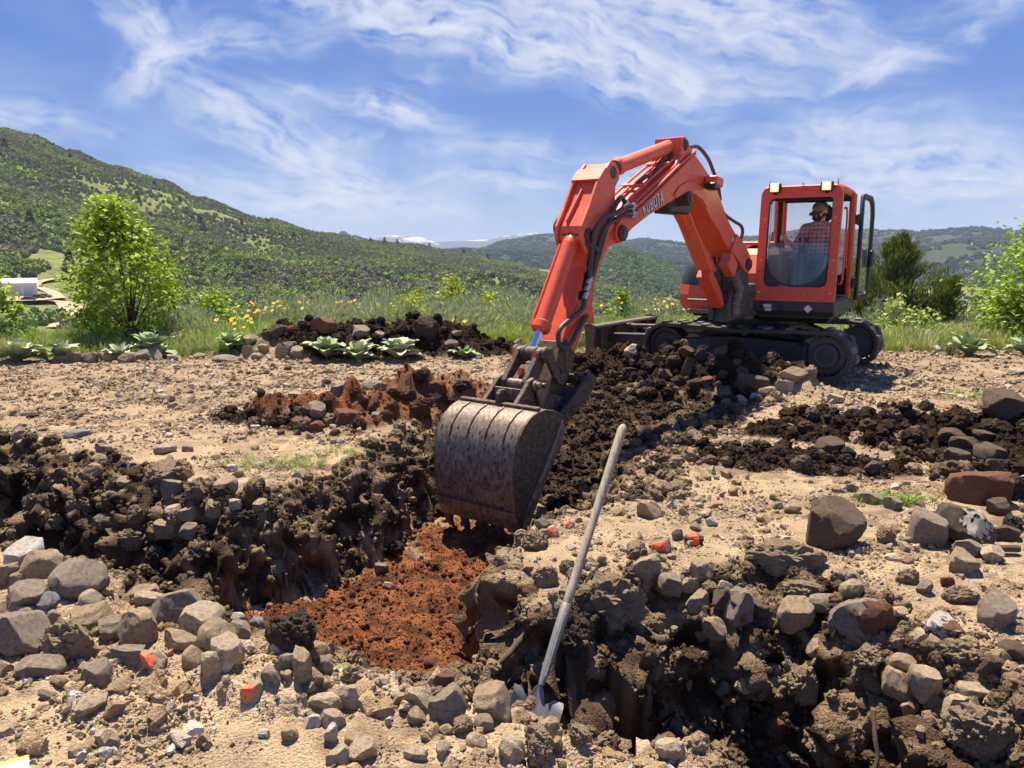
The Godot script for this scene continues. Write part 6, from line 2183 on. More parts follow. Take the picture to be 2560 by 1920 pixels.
	[-2.04,0.008,-7.21,0.149,0.115,4,7,0],[-1.86,-0.012,-7.15,0.181,0.102,4,7,0],[-1.60,0.000,-7.33,0.322,0.172,4,7,0],[-1.35,0.107,-7.46,0.139,0.139,8,7,0],
	[-0.91,0.053,-7.48,0.230,0.207,8,7,0],[-0.77,0.211,-7.97,0.207,0.146,4,7,0],[-1.10,0.174,-7.78,0.239,0.155,8,7,0],[-0.98,0.317,-8.00,0.244,0.147,7,7,0],
	[-1.73,0.023,-9.14,0.169,0.127,2,7,0],[-1.33,0.281,-7.68,0.118,0.095,2,7,0],[-2.33,-0.000,-9.66,0.106,0.091,3,7,0],[-2.25,0.029,-7.35,0.106,0.071,3,7,0],
	[-1.32,0.087,-7.29,0.090,0.057,6,7,0],[-1.21,0.081,-7.28,0.113,0.090,8,7,0],[-0.80,0.159,-7.93,0.121,0.061,0,7,0],[-2.27,0.169,-7.94,0.151,0.063,0,7,0],
	[-1.58,-0.021,-6.67,0.074,0.053,0,7,0],[-1.71,-0.006,-6.14,0.148,0.059,0,7,0],[-1.64,-0.026,-7.00,0.099,0.066,8,7,0],[-1.48,-0.022,-7.03,0.066,0.055,8,7,0],
	[-2.16,-0.029,-7.05,0.068,0.057,4,7,0],[-2.01,-0.032,-7.04,0.079,0.056,4,7,0],[-2.43,-0.009,-6.78,0.078,0.044,0,7,0],[-2.45,-0.009,-7.20,0.093,0.047,5,7,0],
	[-2.49,0.264,-7.55,0.085,0.061,7,7,0],[-1.61,0.219,-7.76,0.145,0.096,8,7,0],[-1.22,0.214,-7.72,0.131,0.095,8,7,0],[-1.82,0.189,-7.43,0.140,0.093,8,7,0],
	[-1.48,0.190,-7.53,0.117,0.082,3,7,0],[-0.67,0.086,-7.96,0.183,0.109,8,7,0],[-0.52,0.223,-8.02,0.208,0.122,7,7,0],[-1.17,0.140,-7.44,0.126,0.092,4,7,0],
	[-0.86,0.094,-7.79,0.143,0.107,8,7,0],[1.58,0.327,-10.06,0.222,0.158,0,8,0],[2.19,0.377,-9.67,0.200,0.138,4,8,0],[2.15,0.211,-9.34,0.134,0.224,3,8,0],
	[2.39,0.325,-9.73,0.171,0.156,3,8,0],[3.40,-0.014,-13.21,0.190,0.127,3,8,0],[2.51,0.456,-9.25,0.164,0.089,3,8,0],[3.82,0.005,-13.54,0.131,0.109,1,8,0],
	[3.15,0.300,-9.38,0.185,0.169,3,8,0],[3.93,-0.025,-12.39,0.243,0.142,3,8,0],[2.70,0.327,-9.14,0.119,0.089,3,8,0],[2.74,0.227,-9.05,0.162,0.103,3,8,0],
	[2.15,0.080,-8.94,0.187,0.144,3,8,0],[2.27,0.143,-8.87,0.143,0.100,4,8,0],[2.77,0.100,-8.71,0.357,0.214,3,8,0],[3.29,0.158,-8.93,0.312,0.208,1,8,0],
	[3.14,0.083,-8.83,0.249,0.132,0,8,0],[2.84,0.056,-8.46,0.196,0.140,1,8,0],[2.72,0.041,-8.45,0.153,0.084,0,8,0],[3.44,0.249,-8.90,0.134,0.089,1,8,0],
	[3.25,0.331,-9.03,0.075,0.060,1,8,0],[1.57,0.220,-9.99,0.095,0.110,2,8,0],[1.53,0.028,-9.80,0.279,0.202,7,8,0],[2.43,-0.006,-13.16,0.250,0.146,7,8,0],
	[2.04,0.380,-9.95,0.174,0.095,7,8,0],[2.03,0.266,-9.59,0.183,0.137,7,8,0],[1.90,0.244,-9.84,0.172,0.125,3,8,0],[1.75,0.153,-9.84,0.187,0.140,7,8,0],
	[1.91,0.116,-9.49,0.181,0.136,3,8,0],[2.43,0.295,-9.18,0.178,0.119,7,8,0],[2.54,0.173,-9.13,0.163,0.118,3,8,0],[2.01,0.079,-9.18,0.162,0.132,7,8,0],
	[2.58,0.111,-8.80,0.129,0.086,4,8,0],[3.07,0.196,-8.97,0.163,0.104,3,8,0],[1.66,0.016,-9.29,0.192,0.133,7,8,0],[-6.54,-0.018,-11.82,0.265,0.183,2,9,0],
	[-6.73,-0.012,-11.77,0.204,0.184,2,9,0],[-6.89,-0.011,-11.74,0.308,0.144,2,9,0],[-6.29,-0.012,-11.89,0.284,0.162,1,9,0],[-5.88,0.001,-11.69,0.256,0.177,1,9,0],
	[-5.69,0.004,-11.95,0.439,0.219,2,9,0],[-5.21,0.007,-11.72,0.193,0.116,1,9,0],[-6.46,-0.025,-14.24,0.894,0.306,0,9,0],[-4.33,0.025,-11.60,0.411,0.112,2,9,0],
	[-4.86,0.016,-11.91,0.174,0.117,1,9,0],[7.21,-0.001,-13.02,0.191,0.101,5,9,0],[6.84,0.013,-14.10,0.165,0.118,5,9,0],[8.41,-0.031,-15.96,0.298,0.163,0,9,0],
	[8.13,-0.031,-16.38,0.247,0.110,0,9,0],[8.86,-0.014,-16.42,0.140,0.084,0,9,0],[6.90,0.008,-10.45,0.264,0.095,0,9,0],[0.11,-0.001,-13.38,0.280,0.220,2,9,0]]
const STONE_LABELS := {
	0: "chalky white boulder at the left end of the rock row",
	1: "square tan block leaning on the chalky white boulder",
	4: "large brown-grey boulder jutting over the left trench",
	6: "blue-grey stone among tan rocks of the rock row",
	12: "big purplish-grey boulder at the left picture edge",
	13: "large crumbly brown lump in front of the rock row",
	15: "upright squared sandy block in the rock row",
	18: "large dark rock with white quartz face on the trench edge",
	20: "pale flat slab tilted beside the quartz-faced rock",
	23: "pale stone with a red paint dot at the foot of the rock row",
	28: "bluish quartz lump beside the black clod",
	30: "big black earth clod on the edge of the red trench floor",
	32: "tall narrow slab standing against the black clod",
	35: "brown slab lying alone below the rock row",
	36: "flat pale slab lying alone on the sandy near ground",
	37: "pale stone with an orange paint patch on the near ground",
	39: "small white stone on the near ground near the bottom edge",
	45: "long pale slab on the near trench rim",
	48: "pale five-sided stone on the rim of the red floor",
	49: "two-toned grey rock standing on the near trench rim",
	51: "round tan boulder touching the shovel blade",
	57: "tall crumbly lump at the bottom edge below the shovel",
	61: "tan rock with a flat sunny face at the bottom edge",
	64: "white upright stone on the near ground",
	67: "crumpled white quartz heap on the near ground",
	75: "rusty wedge of rock on the red trench floor",
	81: "lone tan boulder on the flat ground right of the shovel handle",
	82: "grey stone behind the tape measure",
	83: "dark stone left of the tape measure",
	88: "bright orange painted stone on the trench corner",
	89: "half orange half white stone on the trench corner",
	91: "orange painted rock set in the bank rim",
	92: "rounded tan boulder in the top of the bank",
	99: "large smooth grey boulder wedged in the bank",
	104: "pale grey stone resting in the dark lower bank",
	108: "huge tan lump of packed earth behind the shovel handle",
	117: "jagged earth corner of the bank beside the bucket teeth",
	131: "largest boulder in the right bank, with an orange stain",
	132: "smooth square tan boulder under the overhanging slab",
	136: "broad overhanging slab of earth on the bank rim",
	138: "white quartz rock with rusty ends on the right slope",
	139: "rounded pinkish-grey boulder near the right picture edge",
	141: "small rust-orange stone on the right slope",
	150: "tan boulder halfway up the right corner bank",
	151: "pinkish pale boulder in the right corner bank",
	155: "oval pale grey rock on the right corner slope",
	164: "massive tan earth block at the lower right corner",
	169: "big dark brown boulder standing alone on the tan ground",
	170: "round earth ball between the two dark boulders",
	171: "wedge-shaped grey rock leaning on a dark boulder",
	172: "dark boulder with white frosting at the right",
	173: "large rust-brown boulder among the dark clods",
	182: "round dark boulder crowning the right-hand clods",
	186: "dark angular rock on the tan ground below the sprocket",
	190: "pale grey rock on the ground below the tracks",
	219: "flat blue-grey stone on the lip of the left trench",
	223: "pale pointed stone on the ground above the left bank",
	225: "large rounded boulder set in the lip of the left bank",
	236: "white stone beside the grass tuft on the left bank",
	259: "biggest red-brown block on the far spoil heap",
	264: "dark earth lump at the right end of the far spoil heap",
	268: "pinkish angular stone at the foot of the far spoil heap",
	285: "grey rock on the left side of the red-brown heap",
	286: "grey slab standing on the crest of the red-brown heap",
	290: "widest rust slab on the front of the red-brown heap",
	292: "rust clod on the red-brown heap next to the bucket",
	293: "pointed ochre rock on the heap beside the bucket link",
	295: "black clod on the back of the red-brown heap",
	305: "flat pale stone in the dry grass tuft",
	321: "pale boulder on the heap beside the dozer blade",
	328: "pointed brown rock on the heap before the tracks",
	334: "dark boulder below the track heap",
	335: "large tan rock in front of the drive sprocket",
	336: "flat pale rock below the drive sprocket",
	355: "purplish-brown stone between the two left mulleins",
	360: "large grey stone in front of the tall mullein",
	362: "long pale flat boulder beside the young maple",
	365: "bright white stone on the grass edge at the right",
	371: "rounded grey boulder just left of the excavator arm"}
const STONE_PLACES := [
	"in the rock row along the near trench edge",
	"on the stony near ground by the red floor",
	"in the stony bank by the shovel",
	"on the slope at the lower right",
	"near the clods on the right-hand ground",
	"in the brown bank at the left",
	"on the far spoil heap before the grass",
	"on the red-brown heap left of the bucket",
	"on the dark heap before the tracks",
	"along the edge of the grass"]

# ---------------------------------------------------------------- bodies from joints

# bones: [from, to, radius there, radius here]; one smooth skin round all of them
func skin(bones: Array, cell: float, melt: float, pos: PackedVector3Array, nor: PackedVector3Array) -> void:
	var lo := Vector3.ONE * 1e9
	var hi := -lo
	for b: Array in bones:
		var r := maxf(b[2], b[3]) + melt + cell * 2.0
		lo = lo.min((b[0] as Vector3).min(b[1]) - Vector3.ONE * r)
		hi = hi.max((b[0] as Vector3).max(b[1]) + Vector3.ONE * r)
	var nx := int((hi.x - lo.x) / cell) + 2
	var ny := int((hi.y - lo.y) / cell) + 2
	var nz := int((hi.z - lo.z) / cell) + 2
	var field := PackedFloat32Array()
	field.resize(nx * ny * nz)
	field.fill(1.0)
	for b: Array in bones:
		var a: Vector3 = b[0]
		var c: Vector3 = b[1]
		var ra: float = b[2]
		var rb: float = b[3]
		var reach := maxf(ra, rb) + melt + cell * 2.0
		var p0 := (a.min(c) - Vector3.ONE * reach - lo) / cell
		var p1 := (a.max(c) + Vector3.ONE * reach - lo) / cell
		var ac := c - a
		var len2 := maxf(ac.length_squared(), 1e-9)
		for z in range(maxi(0, int(p0.z)), mini(nz, int(p1.z) + 1)):
			for y in range(maxi(0, int(p0.y)), mini(ny, int(p1.y) + 1)):
				for x in range(maxi(0, int(p0.x)), mini(nx, int(p1.x) + 1)):
					var p := lo + Vector3(x, y, z) * cell
					var t := clampf((p - a).dot(ac) / len2, 0.0, 1.0)
					var d := p.distance_to(a + ac * t) - lerpf(ra, rb, t)
					var i := (z * ny + y) * nx + x
					var f := field[i]
					var h := maxf(melt - absf(f - d), 0.0) / melt
					field[i] = minf(f, d) - h * h * melt * 0.25
	var vert := {}
	var vs: Array[Vector3] = []
	for z in nz - 1:
		for y in ny - 1:
			for x in nx - 1:
				var i := (z * ny + y) * nx + x
				var f0 := field[i]
				if f0 > cell * 3.0:
					continue
				var mask := 0
				var sum := Vector3.ZERO
				var n := 0
				var f := [f0, field[i + 1], field[i + nx], field[i + nx + 1], field[i + nx * ny], field[i + nx * ny + 1], field[i + nx * ny + nx], field[i + nx * ny + nx + 1]]
				for k in 8:
					if f[k] < 0.0:
						mask |= 1 << k
				if mask == 0 or mask == 255:
					continue
				for e: Array in [[0, 1], [2, 3], [4, 5], [6, 7], [0, 2], [1, 3], [4, 6], [5, 7], [0, 4], [1, 5], [2, 6], [3, 7]]:
					var u: float = f[e[0]]
					var v: float = f[e[1]]
					if (u < 0.0) != (v < 0.0):
						var t := u / (u - v)
						var pa := Vector3(e[0] & 1, (e[0] >> 1) & 1, (e[0] >> 2) & 1)
						var pb := Vector3(e[1] & 1, (e[1] >> 1) & 1, (e[1] >> 2) & 1)
						sum += pa.lerp(pb, t)
						n += 1
				vert[i] = vs.size()
				vs.append(lo + (Vector3(x, y, z) + sum / n) * cell)
	var faces := []
	var steps_ := [1, nx, nx * ny]
	for i: int in vert:
		for ax in 3:
			var j: int = i + steps_[ax]
			var u := field[i]
			var v := field[j]
			if (u < 0.0) == (v < 0.0):
				continue
			var s1: int = steps_[(ax + 1) % 3]
			var s2: int = steps_[(ax + 2) % 3]
			if not (vert.has(i - s1) and vert.has(i - s2) and vert.has(i - s1 - s2)):
				continue
			var q := [vert[i], vert[i - s1], vert[i - s1 - s2], vert[i - s2]]
			if u >= 0.0:
				q.reverse()
			faces.append([q[0], q[1], q[2]])
			faces.append([q[0], q[2], q[3]])
	var ns := PackedVector3Array()
	ns.resize(vs.size())
	for f: Array in faces:
		var n := (vs[f[1]] - vs[f[0]]).cross(vs[f[2]] - vs[f[0]])
		for k in 3:
			ns[f[k]] += n
	for f: Array in faces:
		for k: int in [0, 2, 1]:
			pos.append(vs[f[k]])
			nor.append(ns[f[k]].normalized())

func skin_mesh(list: Array) -> ArrayMesh: # list of [bones, cell, melt]
	var pos := PackedVector3Array()
	var nor := PackedVector3Array()
	for l: Array in list:
		skin(l[0], l[1], l[2], pos, nor)
	var arr := []
	arr.resize(Mesh.ARRAY_MAX)
	arr[Mesh.ARRAY_VERTEX] = pos
	arr[Mesh.ARRAY_NORMAL] = nor
	var me := ArrayMesh.new()
	me.add_surface_from_arrays(Mesh.PRIMITIVE_TRIANGLES, arr)
	return me

func v3(x: float, y: float, z: float) -> Vector3:
	return Vector3(x, y, z)

func hand_bones(wrist: Vector3, grip: Vector3, side: float) -> Array:
	# palm from wrist to grip; fingers close round an upright lever at the grip
	var f := (grip - wrist).normalized()
	var up := Vector3.UP
	var across := f.cross(up).normalized() * side # towards the palm side of the lever
	up = across.cross(f).normalized() * side
	var out := [[wrist, grip - f * 0.025 + across * 0.018, 0.026, 0.034], [wrist, grip - f * 0.02 + up * 0.018 + across * 0.02, 0.024, 0.026], [wrist, grip - f * 0.02 - up * 0.018 + across * 0.02, 0.024, 0.026]]
	for k in 4:
		var h: float = [0.034, 0.012, -0.011, -0.032][k]
		var l: float = [0.9, 1.0, 0.95, 0.78][k]
		var a := grip + up * h + across * 0.028 - f * 0.012
		var b := grip + up * h + across * 0.022 + f * 0.026 * l
		var c := grip + up * (h - 0.004) - across * 0.016 + f * 0.024 * l
		var d := grip + up * (h - 0.006) - across * 0.028 * l - f * 0.004
		out.append([a, b, 0.0105, 0.0098])
		out.append([b, c, 0.0098, 0.009])
		out.append([c, d, 0.009, 0.0078])
	var t0 := grip - f * 0.045 + up * 0.012
	var t1 := grip - f * 0.012 + up * 0.042 - across * 0.006
	out.append([t0, t1, 0.0125, 0.011])
	out.append([t1, grip + f * 0.012 + up * 0.052 - across * 0.014, 0.011, 0.009])
	return out

func make_operator() -> void:
	mat("skin_tone", Color(0.52, 0.30, 0.21), 0.6)
	mat("beard_brown", Color(0.045, 0.026, 0.018), 0.9)
	mat("cap_tan", Color(0.20, 0.175, 0.12), 0.9)
	mat("cap_mesh", Color(0.05, 0.042, 0.035), 0.9)
	mat("cap_patch", Color(0.42, 0.16, 0.06), 0.8)
	mat("denim", Color(0.14, 0.18, 0.23), 0.9)
	mat("boot_brown", Color(0.06, 0.035, 0.02), 0.8)
	mat("eye_dark", Color(0.02, 0.015, 0.012), 0.3)
	# checked shirt cloth
	var im := Image.create(64, 64, false, Image.FORMAT_RGB8)
	for y in 64:
		for x in 64:
			var a := (x / 16) % 2
			var b := (y / 16) % 2
			var c := Color(0.88, 0.78, 0.75).lerp(Color(0.50, 0.16, 0.17), 0.42 * (a + b))
			if x % 32 == 7 or y % 32 == 7:
				c = Color(0.12, 0.07, 0.10)
			im.set_pixel(x, y, c)
	var cloth := textured("checked_cloth", Color(1.0, 1.0, 1.0), 0.9, ImageTexture.create_from_image(im), 9.0)
	cloth.rim_enabled = true
	cloth.rim = 0.2
	var T := heading(120.7)
	var o := thing("person", Vector3(3.69, 0.0, -11.26))
	tag(o, "bearded operator in checked shirt and cap sitting in the excavator cab", "person")
	var pel := v3(0.0, 1.53, -0.65)
	var belly := v3(0.0, 1.66, -0.65)
	var chest := v3(-0.03, 1.86, -0.66)
	var nape := v3(-0.02, 2.02, -0.665)
	var sr := v3(-0.02, 1.965, -0.485)
	var sl := v3(-0.03, 1.965, -0.845)
	var er := v3(0.12, 1.72, -0.38)
	var el := v3(0.08, 1.70, -0.925)
	var wr := v3(0.345, 1.815, -0.30)
	var wl := v3(0.26, 1.775, -0.94)
	var hr := v3(0.43, 1.845, -0.27)
	var hl := v3(0.325, 1.775, -0.95)
	var torso := [[pel, belly, 0.125, 0.13], [belly, chest, 0.13, 0.14], [v3(0.0, 1.55, -0.58), v3(0.0, 1.55, -0.72), 0.11, 0.11], [v3(-0.02, 1.88, -0.58), v3(-0.02, 1.88, -0.74), 0.115, 0.115], [chest, nape, 0.12, 0.06], [sr, v3(-0.02, 1.99, -0.62), 0.068, 0.075], [sl, v3(-0.02, 1.99, -0.70), 0.068, 0.075]]
	var arms := [[sr, er, 0.056, 0.045], [er, wr, 0.043, 0.029], [sl, el, 0.056, 0.045], [el, wl, 0.043, 0.029]]
	var legs := []
	for z: float in [-0.545, -0.755]:
		var k := z + (z + 0.65) * 0.35
		legs.append_array([[v3(0.02, 1.53, z), v3(0.47, 1.545, k), 0.088, 0.062], [v3(0.47, 1.545, k), v3(0.60, 1.14, k), 0.058, 0.042]])
	# head: turned to the machine's right and down, towards the bucket
	var look := (v3(0.80, -0.30, 0.34)).normalized()
	var hc := v3(0.015, 2.20, -0.66)
	var hs := look.cross(Vector3.UP).normalized()
	var hu := hs.cross(look).normalized()
	var head := [[nape, hc - hu * 0.05 - look * 0.015, 0.055, 0.058], [hc + hu * 0.025 - look * 0.02, hc + hu * 0.02 + look * 0.01, 0.088, 0.084], [hc - hu * 0.03 + look * 0.02, hc - hu * 0.072 + look * 0.055, 0.064, 0.036], [hc + look * 0.088 + hu * 0.012, hc + look * 0.105 - hu * 0.020, 0.009, 0.015], [hc + look * 0.070 + hu * 0.022 - hs * 0.03, hc + look * 0.070 + hu * 0.022 + hs * 0.03, 0.020, 0.020]]
	for s: float in [-1.0, 1.0]:
		head.append([hc + hs * s * 0.084 + hu * 0.015, hc + hs * s * 0.088 - hu * 0.022, 0.018, 0.012])
		head.append([hc + hs * s * 0.04 + look * 0.062 - hu * 0.012, hc + hs * s * 0.035 + look * 0.06 - hu * 0.03, 0.022, 0.022])
	var body := put(skin_mesh([[torso + arms + legs + [[nape, hc - hu * 0.05, 0.055, 0.058]], 0.016, 0.03], [head, 0.008, 0.02], [hand_bones(wr, hr, -1.0), 0.005, 0.008], [hand_bones(wl, hl, 1.0), 0.005, 0.008]]), "body", M.skin_tone, o)
	body.transform = T
	var grow := func(list: Array, by: float) -> Array:
		var out := []
		for b: Array in list:
			out.append([b[0], b[1], b[2] + by, b[3] + by])
		return out
	var shirt: Array = grow.call(torso, 0.014)
	shirt.append_array([[sr, sr.lerp(er, 0.8), 0.072, 0.068], [sl, sl.lerp(el, 0.8), 0.072, 0.068], [v3(-0.03, 2.0, -0.665), v3(-0.01, 2.025, -0.665), 0.085, 0.07]])
	put(skin_mesh([[shirt, 0.014, 0.03]]), "shirt", M.checked_cloth, o).transform = T
	var collar := Shape.new()
	for s: float in [-1.0, 1.0]:
		collar.prism(T * Transform3D(Basis(Vector3(0, 1, 0), PI / 2 - s * 0.5) * Basis(Vector3(1, 0, 0), -0.5), v3(0.045, 1.985, -0.665 + s * 0.045)), flat([-0.035, 0.03, 0.035, 0.03, s * 0.035, -0.045]), -0.004, 0.004, 0.002)
	put(collar.done(), "collar", M.checked_cloth, o)
	var trousers: Array = grow.call(legs, 0.012)
	trousers.append_array([[v3(0.0, 1.53, -0.58), v3(0.0, 1.53, -0.72), 0.128, 0.128], [pel, belly - v3(0, 0.05, 0), 0.13, 0.135]])
	put(skin_mesh([[trousers, 0.016, 0.03]]), "jeans", M.denim, o).transform = T
	for z: float in [-0.51, -0.79]:
		put(skin_mesh([[[[v3(0.585, 1.17, z), v3(0.60, 1.09, z), 0.056, 0.05], [v3(0.58, 1.085, z), v3(0.75, 1.075, z), 0.045, 0.038]], 0.014, 0.02]]), "boot", M.boot_brown, o).transform = T
	put(skin_mesh([[[[hc - hu * 0.045 + look * 0.045, hc - hu * 0.082 + look * 0.062, 0.058, 0.036], [hc - hu * 0.03 - hs * 0.06 + look * 0.02, hc - hu * 0.07 + look * 0.05, 0.034, 0.03], [hc - hu * 0.03 + hs * 0.06 + look * 0.02, hc - hu * 0.07 + look * 0.05, 0.034, 0.03], [hc - hu * 0.036 - hs * 0.025 + look * 0.092, hc - hu * 0.036 + hs * 0.025 + look * 0.092, 0.010, 0.010]], 0.008, 0.015]]), "beard", M.beard_brown, o).transform = T
	put(skin_mesh([[[[hc - hu * 0.01 - look * 0.055, hc + hu * 0.02 - look * 0.05, 0.062, 0.07]], 0.012, 0.02]]), "hair", M.beard_brown, o).transform = T
	for s: float in [-1.0, 1.0]:
		var e := Shape.new()
		var at := T * (hc + hs * s * 0.032 + look * 0.083 + hu * 0.002)
		e.turned(at, at + (T.basis * look) * 0.02, flat([0.0, 0.0, 0.002, 0.010, 0.008, 0.011, 0.014, 0.007, 0.016, 0.0]), 10, true)
		put(e.done(), "eye", M.eye_dark, o)
	var m := Shape.new()
	bar(m, T, hc - hu * 0.052 + look * 0.103 - hs * 0.018, hc - hu * 0.052 + look * 0.103 + hs * 0.018, hu, 0.006, 0.01, 0.002)
	put(m.done(), "mouth", M.skin_tone, o)
	# cap
	var cap := put(skin_mesh([[[[hc + hu * 0.045 - look * 0.010, hc + hu * 0.060 + look * 0.022, 0.094, 0.086]], 0.01, 0.02]]), "cap", M.cap_tan, o)
	cap.transform = T
	put(skin_mesh([[[[hc + hu * 0.045 - look * 0.040, hc + hu * 0.058 - look * 0.022, 0.092, 0.093]], 0.01, 0.02]]), "cap_back", M.cap_mesh, cap)
	var brim := Shape.new()
	var rim := PackedVector2Array()
	for k in 15:
		var a := -1.25 + 2.5 * k / 14.0
		rim.append(Vector2(0.05 + 0.14 * cos(a * 0.8), 0.092 * sin(a) / sin(1.25)))
	rim.append_array(PackedVector2Array([Vector2(0.04, 0.085), Vector2(0.06, 0.0), Vector2(0.04, -0.085)]))
	brim.prism(Transform3D(Basis(look, hs, hu), hc + hu * 0.036) * Transform3D(Basis(Vector3(0, 1, 0), 0.18), Vector3.ZERO), rim, -0.004, 0.004, 0.002)
	put(brim.done(), "cap_brim", M.cap_tan, cap)
	var patch := Shape.new()
	bar(patch, Transform3D(), hc + hu * 0.075 + look * 0.106 - hs * 0.032, hc + hu * 0.075 + look * 0.106 + hs * 0.032, hu, 0.045, 0.012, 0.002)
	put(patch.done(), "cap_patch", M.cap_patch, cap)

# ---------------------------------------------------------------- shovel, tape measure, sticks, paint

func make_tools() -> void:
	textured("ash_wood", Color(0.42, 0.36, 0.27), 0.7, noise_texture(61, 0.02, 4, [grey(0.55), grey(0.8), grey(0.95), grey(1.0)], 256), 1.0, lumps, 0.1).uv1_scale = Vector3(14, 1.2, 14)
	var steel := textured("shovel_steel", Color(0.22, 0.215, 0.21), 0.55, scuff, 2.0, lumps, 0.1)
	steel.metallic = 0.35
	textured("root_brown", Color(0.13, 0.085, 0.055), 0.9, grain, 6.0, lumps, 0.6)
	mat("dry_straw", Color(0.50, 0.42, 0.28), 0.9)
	mat("tape_orange", Color(0.92, 0.10, 0.018), 0.45)
	mat("tape_rubber", Color(0.018, 0.019, 0.021), 0.7)
	# shovel: stands on its blade, handle leaning back
	var neck := v3(0.108, -0.05, -2.80)
	var top := v3(0.517, 0.864, -3.50)
	var y := (top - neck).normalized()
	var x := (Vector3.RIGHT - y * y.x).rotated(y, 0.32)
	x = (x - y * x.dot(y)).normalized()
	var S := Transform3D(Basis(x, y, x.cross(y)), neck)
	var o := thing("shovel", neck)
	tag(o, "long-handled shovel with weathered wooden shaft standing in the trench", "shovel")
	S.origin = Vector3.ZERO
	var l := neck.distance_to(top)
	var s := Shape.new()
	s.turned(S * v3(0, 0.22, 0), S * v3(0, l, 0), flat([0.0, 0.0, 0.0, 0.019, 0.2, 0.0195, 0.5, 0.0185, l - 0.30, 0.021, l - 0.25, 0.021, l - 0.235, 0.018, l - 0.222, 0.010, l - 0.22, 0.0]), 18, true)
	put(s.done(), "handle", M.ash_wood, o)
	s = Shape.new()
	s.turned(S * v3(0, 0.02, 0), S * v3(0, 0.36, 0), flat([0.0, 0.012, 0.06, 0.017, 0.2, 0.021, 0.33, 0.0225, 0.335, 0.020, 0.335, 0.0]), 18, true)
	part_box(s, S, v3(0, 0.18, 0.021), Vector3(0.008, 0.26, 0.006))
	put(s.done(), "socket", M.shovel_steel, o)
	s = Shape.new()
	var cols := 13
	var rows := 12
	var sheet := []
	for r in rows + 1:
		var line := []
		var t := float(r) / rows
		var half := 0.108 if t < 0.5 else 0.108 * sqrt(maxf(0.0, 1.0 - pow((t - 0.5) / 0.5, 2.0) * 0.93))
		for c in cols:
			var u := lerpf(-1.0, 1.0, float(c) / (cols - 1))
			var au := absf(u)
			var top_edge := -0.012 if au > 0.6 else lerpf(0.03, -0.045, smoothstep(0.05, 0.38, au)) + 0.033 * smoothstep(0.42, 0.6, au)
			var yy := lerpf(top_edge, -0.27, t)
			var zz := 0.022 * u * u + 0.02 * t * t - 0.014 * (1.0 - t) * exp(-u * u * 18.0)
			if r == 0 and au > 0.6:
				zz -= 0.014
			line.append(v3(u * half, yy, zz))
		sheet.append(line)
	s.smooth(true, 1)
	for r in rows:
		for c in cols - 1:
			s.quad(S * sheet[r][c], S * sheet[r + 1][c], S * sheet[r + 1][c + 1], S * sheet[r][c + 1])
	s.smooth(true, 2)
	var thin := v3(0, 0, -0.003)
	for r in rows:
		for c in cols - 1:
			s.quad(S * (sheet[r][c + 1] + thin), S * (sheet[r + 1][c + 1] + thin), S * (sheet[r + 1][c] + thin), S * (sheet[r][c] + thin))
	s.smooth(false)
	for c in cols - 1:
		s.quad(S * sheet[0][c], S * sheet[0][c + 1], S * (sheet[0][c + 1] + thin), S * (sheet[0][c] + thin))
	for r in rows:
		s.quad(S * sheet[r][0], S * (sheet[r][0] + thin), S * (sheet[r + 1][0] + thin), S * sheet[r + 1][0])
		s.quad(S * (sheet[r][cols - 1] + thin), S * sheet[r][cols - 1], S * sheet[r + 1][cols - 1], S * (sheet[r + 1][cols - 1] + thin))
	put(s.done(), "blade", M.shovel_steel, o)
	# tape measure
	var at := v3(1.03, ground_at(1.03, -4.2) - 0.004, -4.2)
	o = thing("tape_measure", at, 0.18)
	tag(o, "orange and black tape measure lying on the tan ground", "tape measure")
	var outline := PackedVector2Array()
	for k in 9:
		outline.append(v2(-0.012, 0.0) + Vector2(cos(PI * 0.5 + PI * k / 8.0), sin(PI * 0.5 + PI * k / 8.0)) * 0.036)
	outline.append_array(flat([-0.012, -0.036, 0.032, -0.036, 0.040, -0.026, 0.040, 0.014, 0.030, 0.034]))
	var up := Transform3D(Basis(Vector3(1, 0, 0), -PI / 2), Vector3.ZERO)
	s = Shape.new()
	s.prism(up, outline, 0.0, 0.066, 0.008, true)
	put(s.done(), "case", M.tape_rubber, o)
	s = Shape.new()
	s.prism(up, flat([-0.036, -0.014, -0.02, -0.030, 0.016, -0.030, 0.026, -0.018, 0.026, 0.014, 0.016, 0.026, -0.022, 0.026, -0.036, 0.012]), 0.060, 0.071, 0.004)
	put(s.done(), "top_panel", M.tape_orange, o)
	s = Shape.new()
	s.box(place(0.008, 0.034, 0.0345), Vector3(0.036, 0.056, 0.008), 0.004)
	put(s.done(), "front_panel", M.tape_orange, o)
	s = Shape.new()
	for k in 5:
		s.box(place(-0.020 - 0.0055 * k, 0.033, 0.0345 - 0.0022 * k * k * 0.8), Vector3(0.0022, 0.052, 0.006), 0.001)
	put(s.done(), "grip_ribs", M.tape_rubber, o)
	s = Shape.new()
	s.box(place(0.045, 0.030, 0.012), Vector3(0.018, 0.044, 0.026), 0.005)
	put(s.done(), "tape_mouth", M.tape_rubber, o)
	s = Shape.new()
	s.box(place(0.056, 0.010, 0.014), Vector3(0.004, 0.014, 0.022), 0.001)
	put(s.done(), "tape_hook", M.bright_metal, o)
	# roots and sticks
	stick("root", "thick brown root poking out of the bank over the red floor", "root", [v3(-0.10, -0.28, -3.33), v3(-0.02, -0.24, -3.42), v3(0.05, -0.20, -3.50), v3(0.13, -0.17, -3.58), v3(0.24, -0.17, -3.68)], 0.010, 0.026, "root_brown", "")
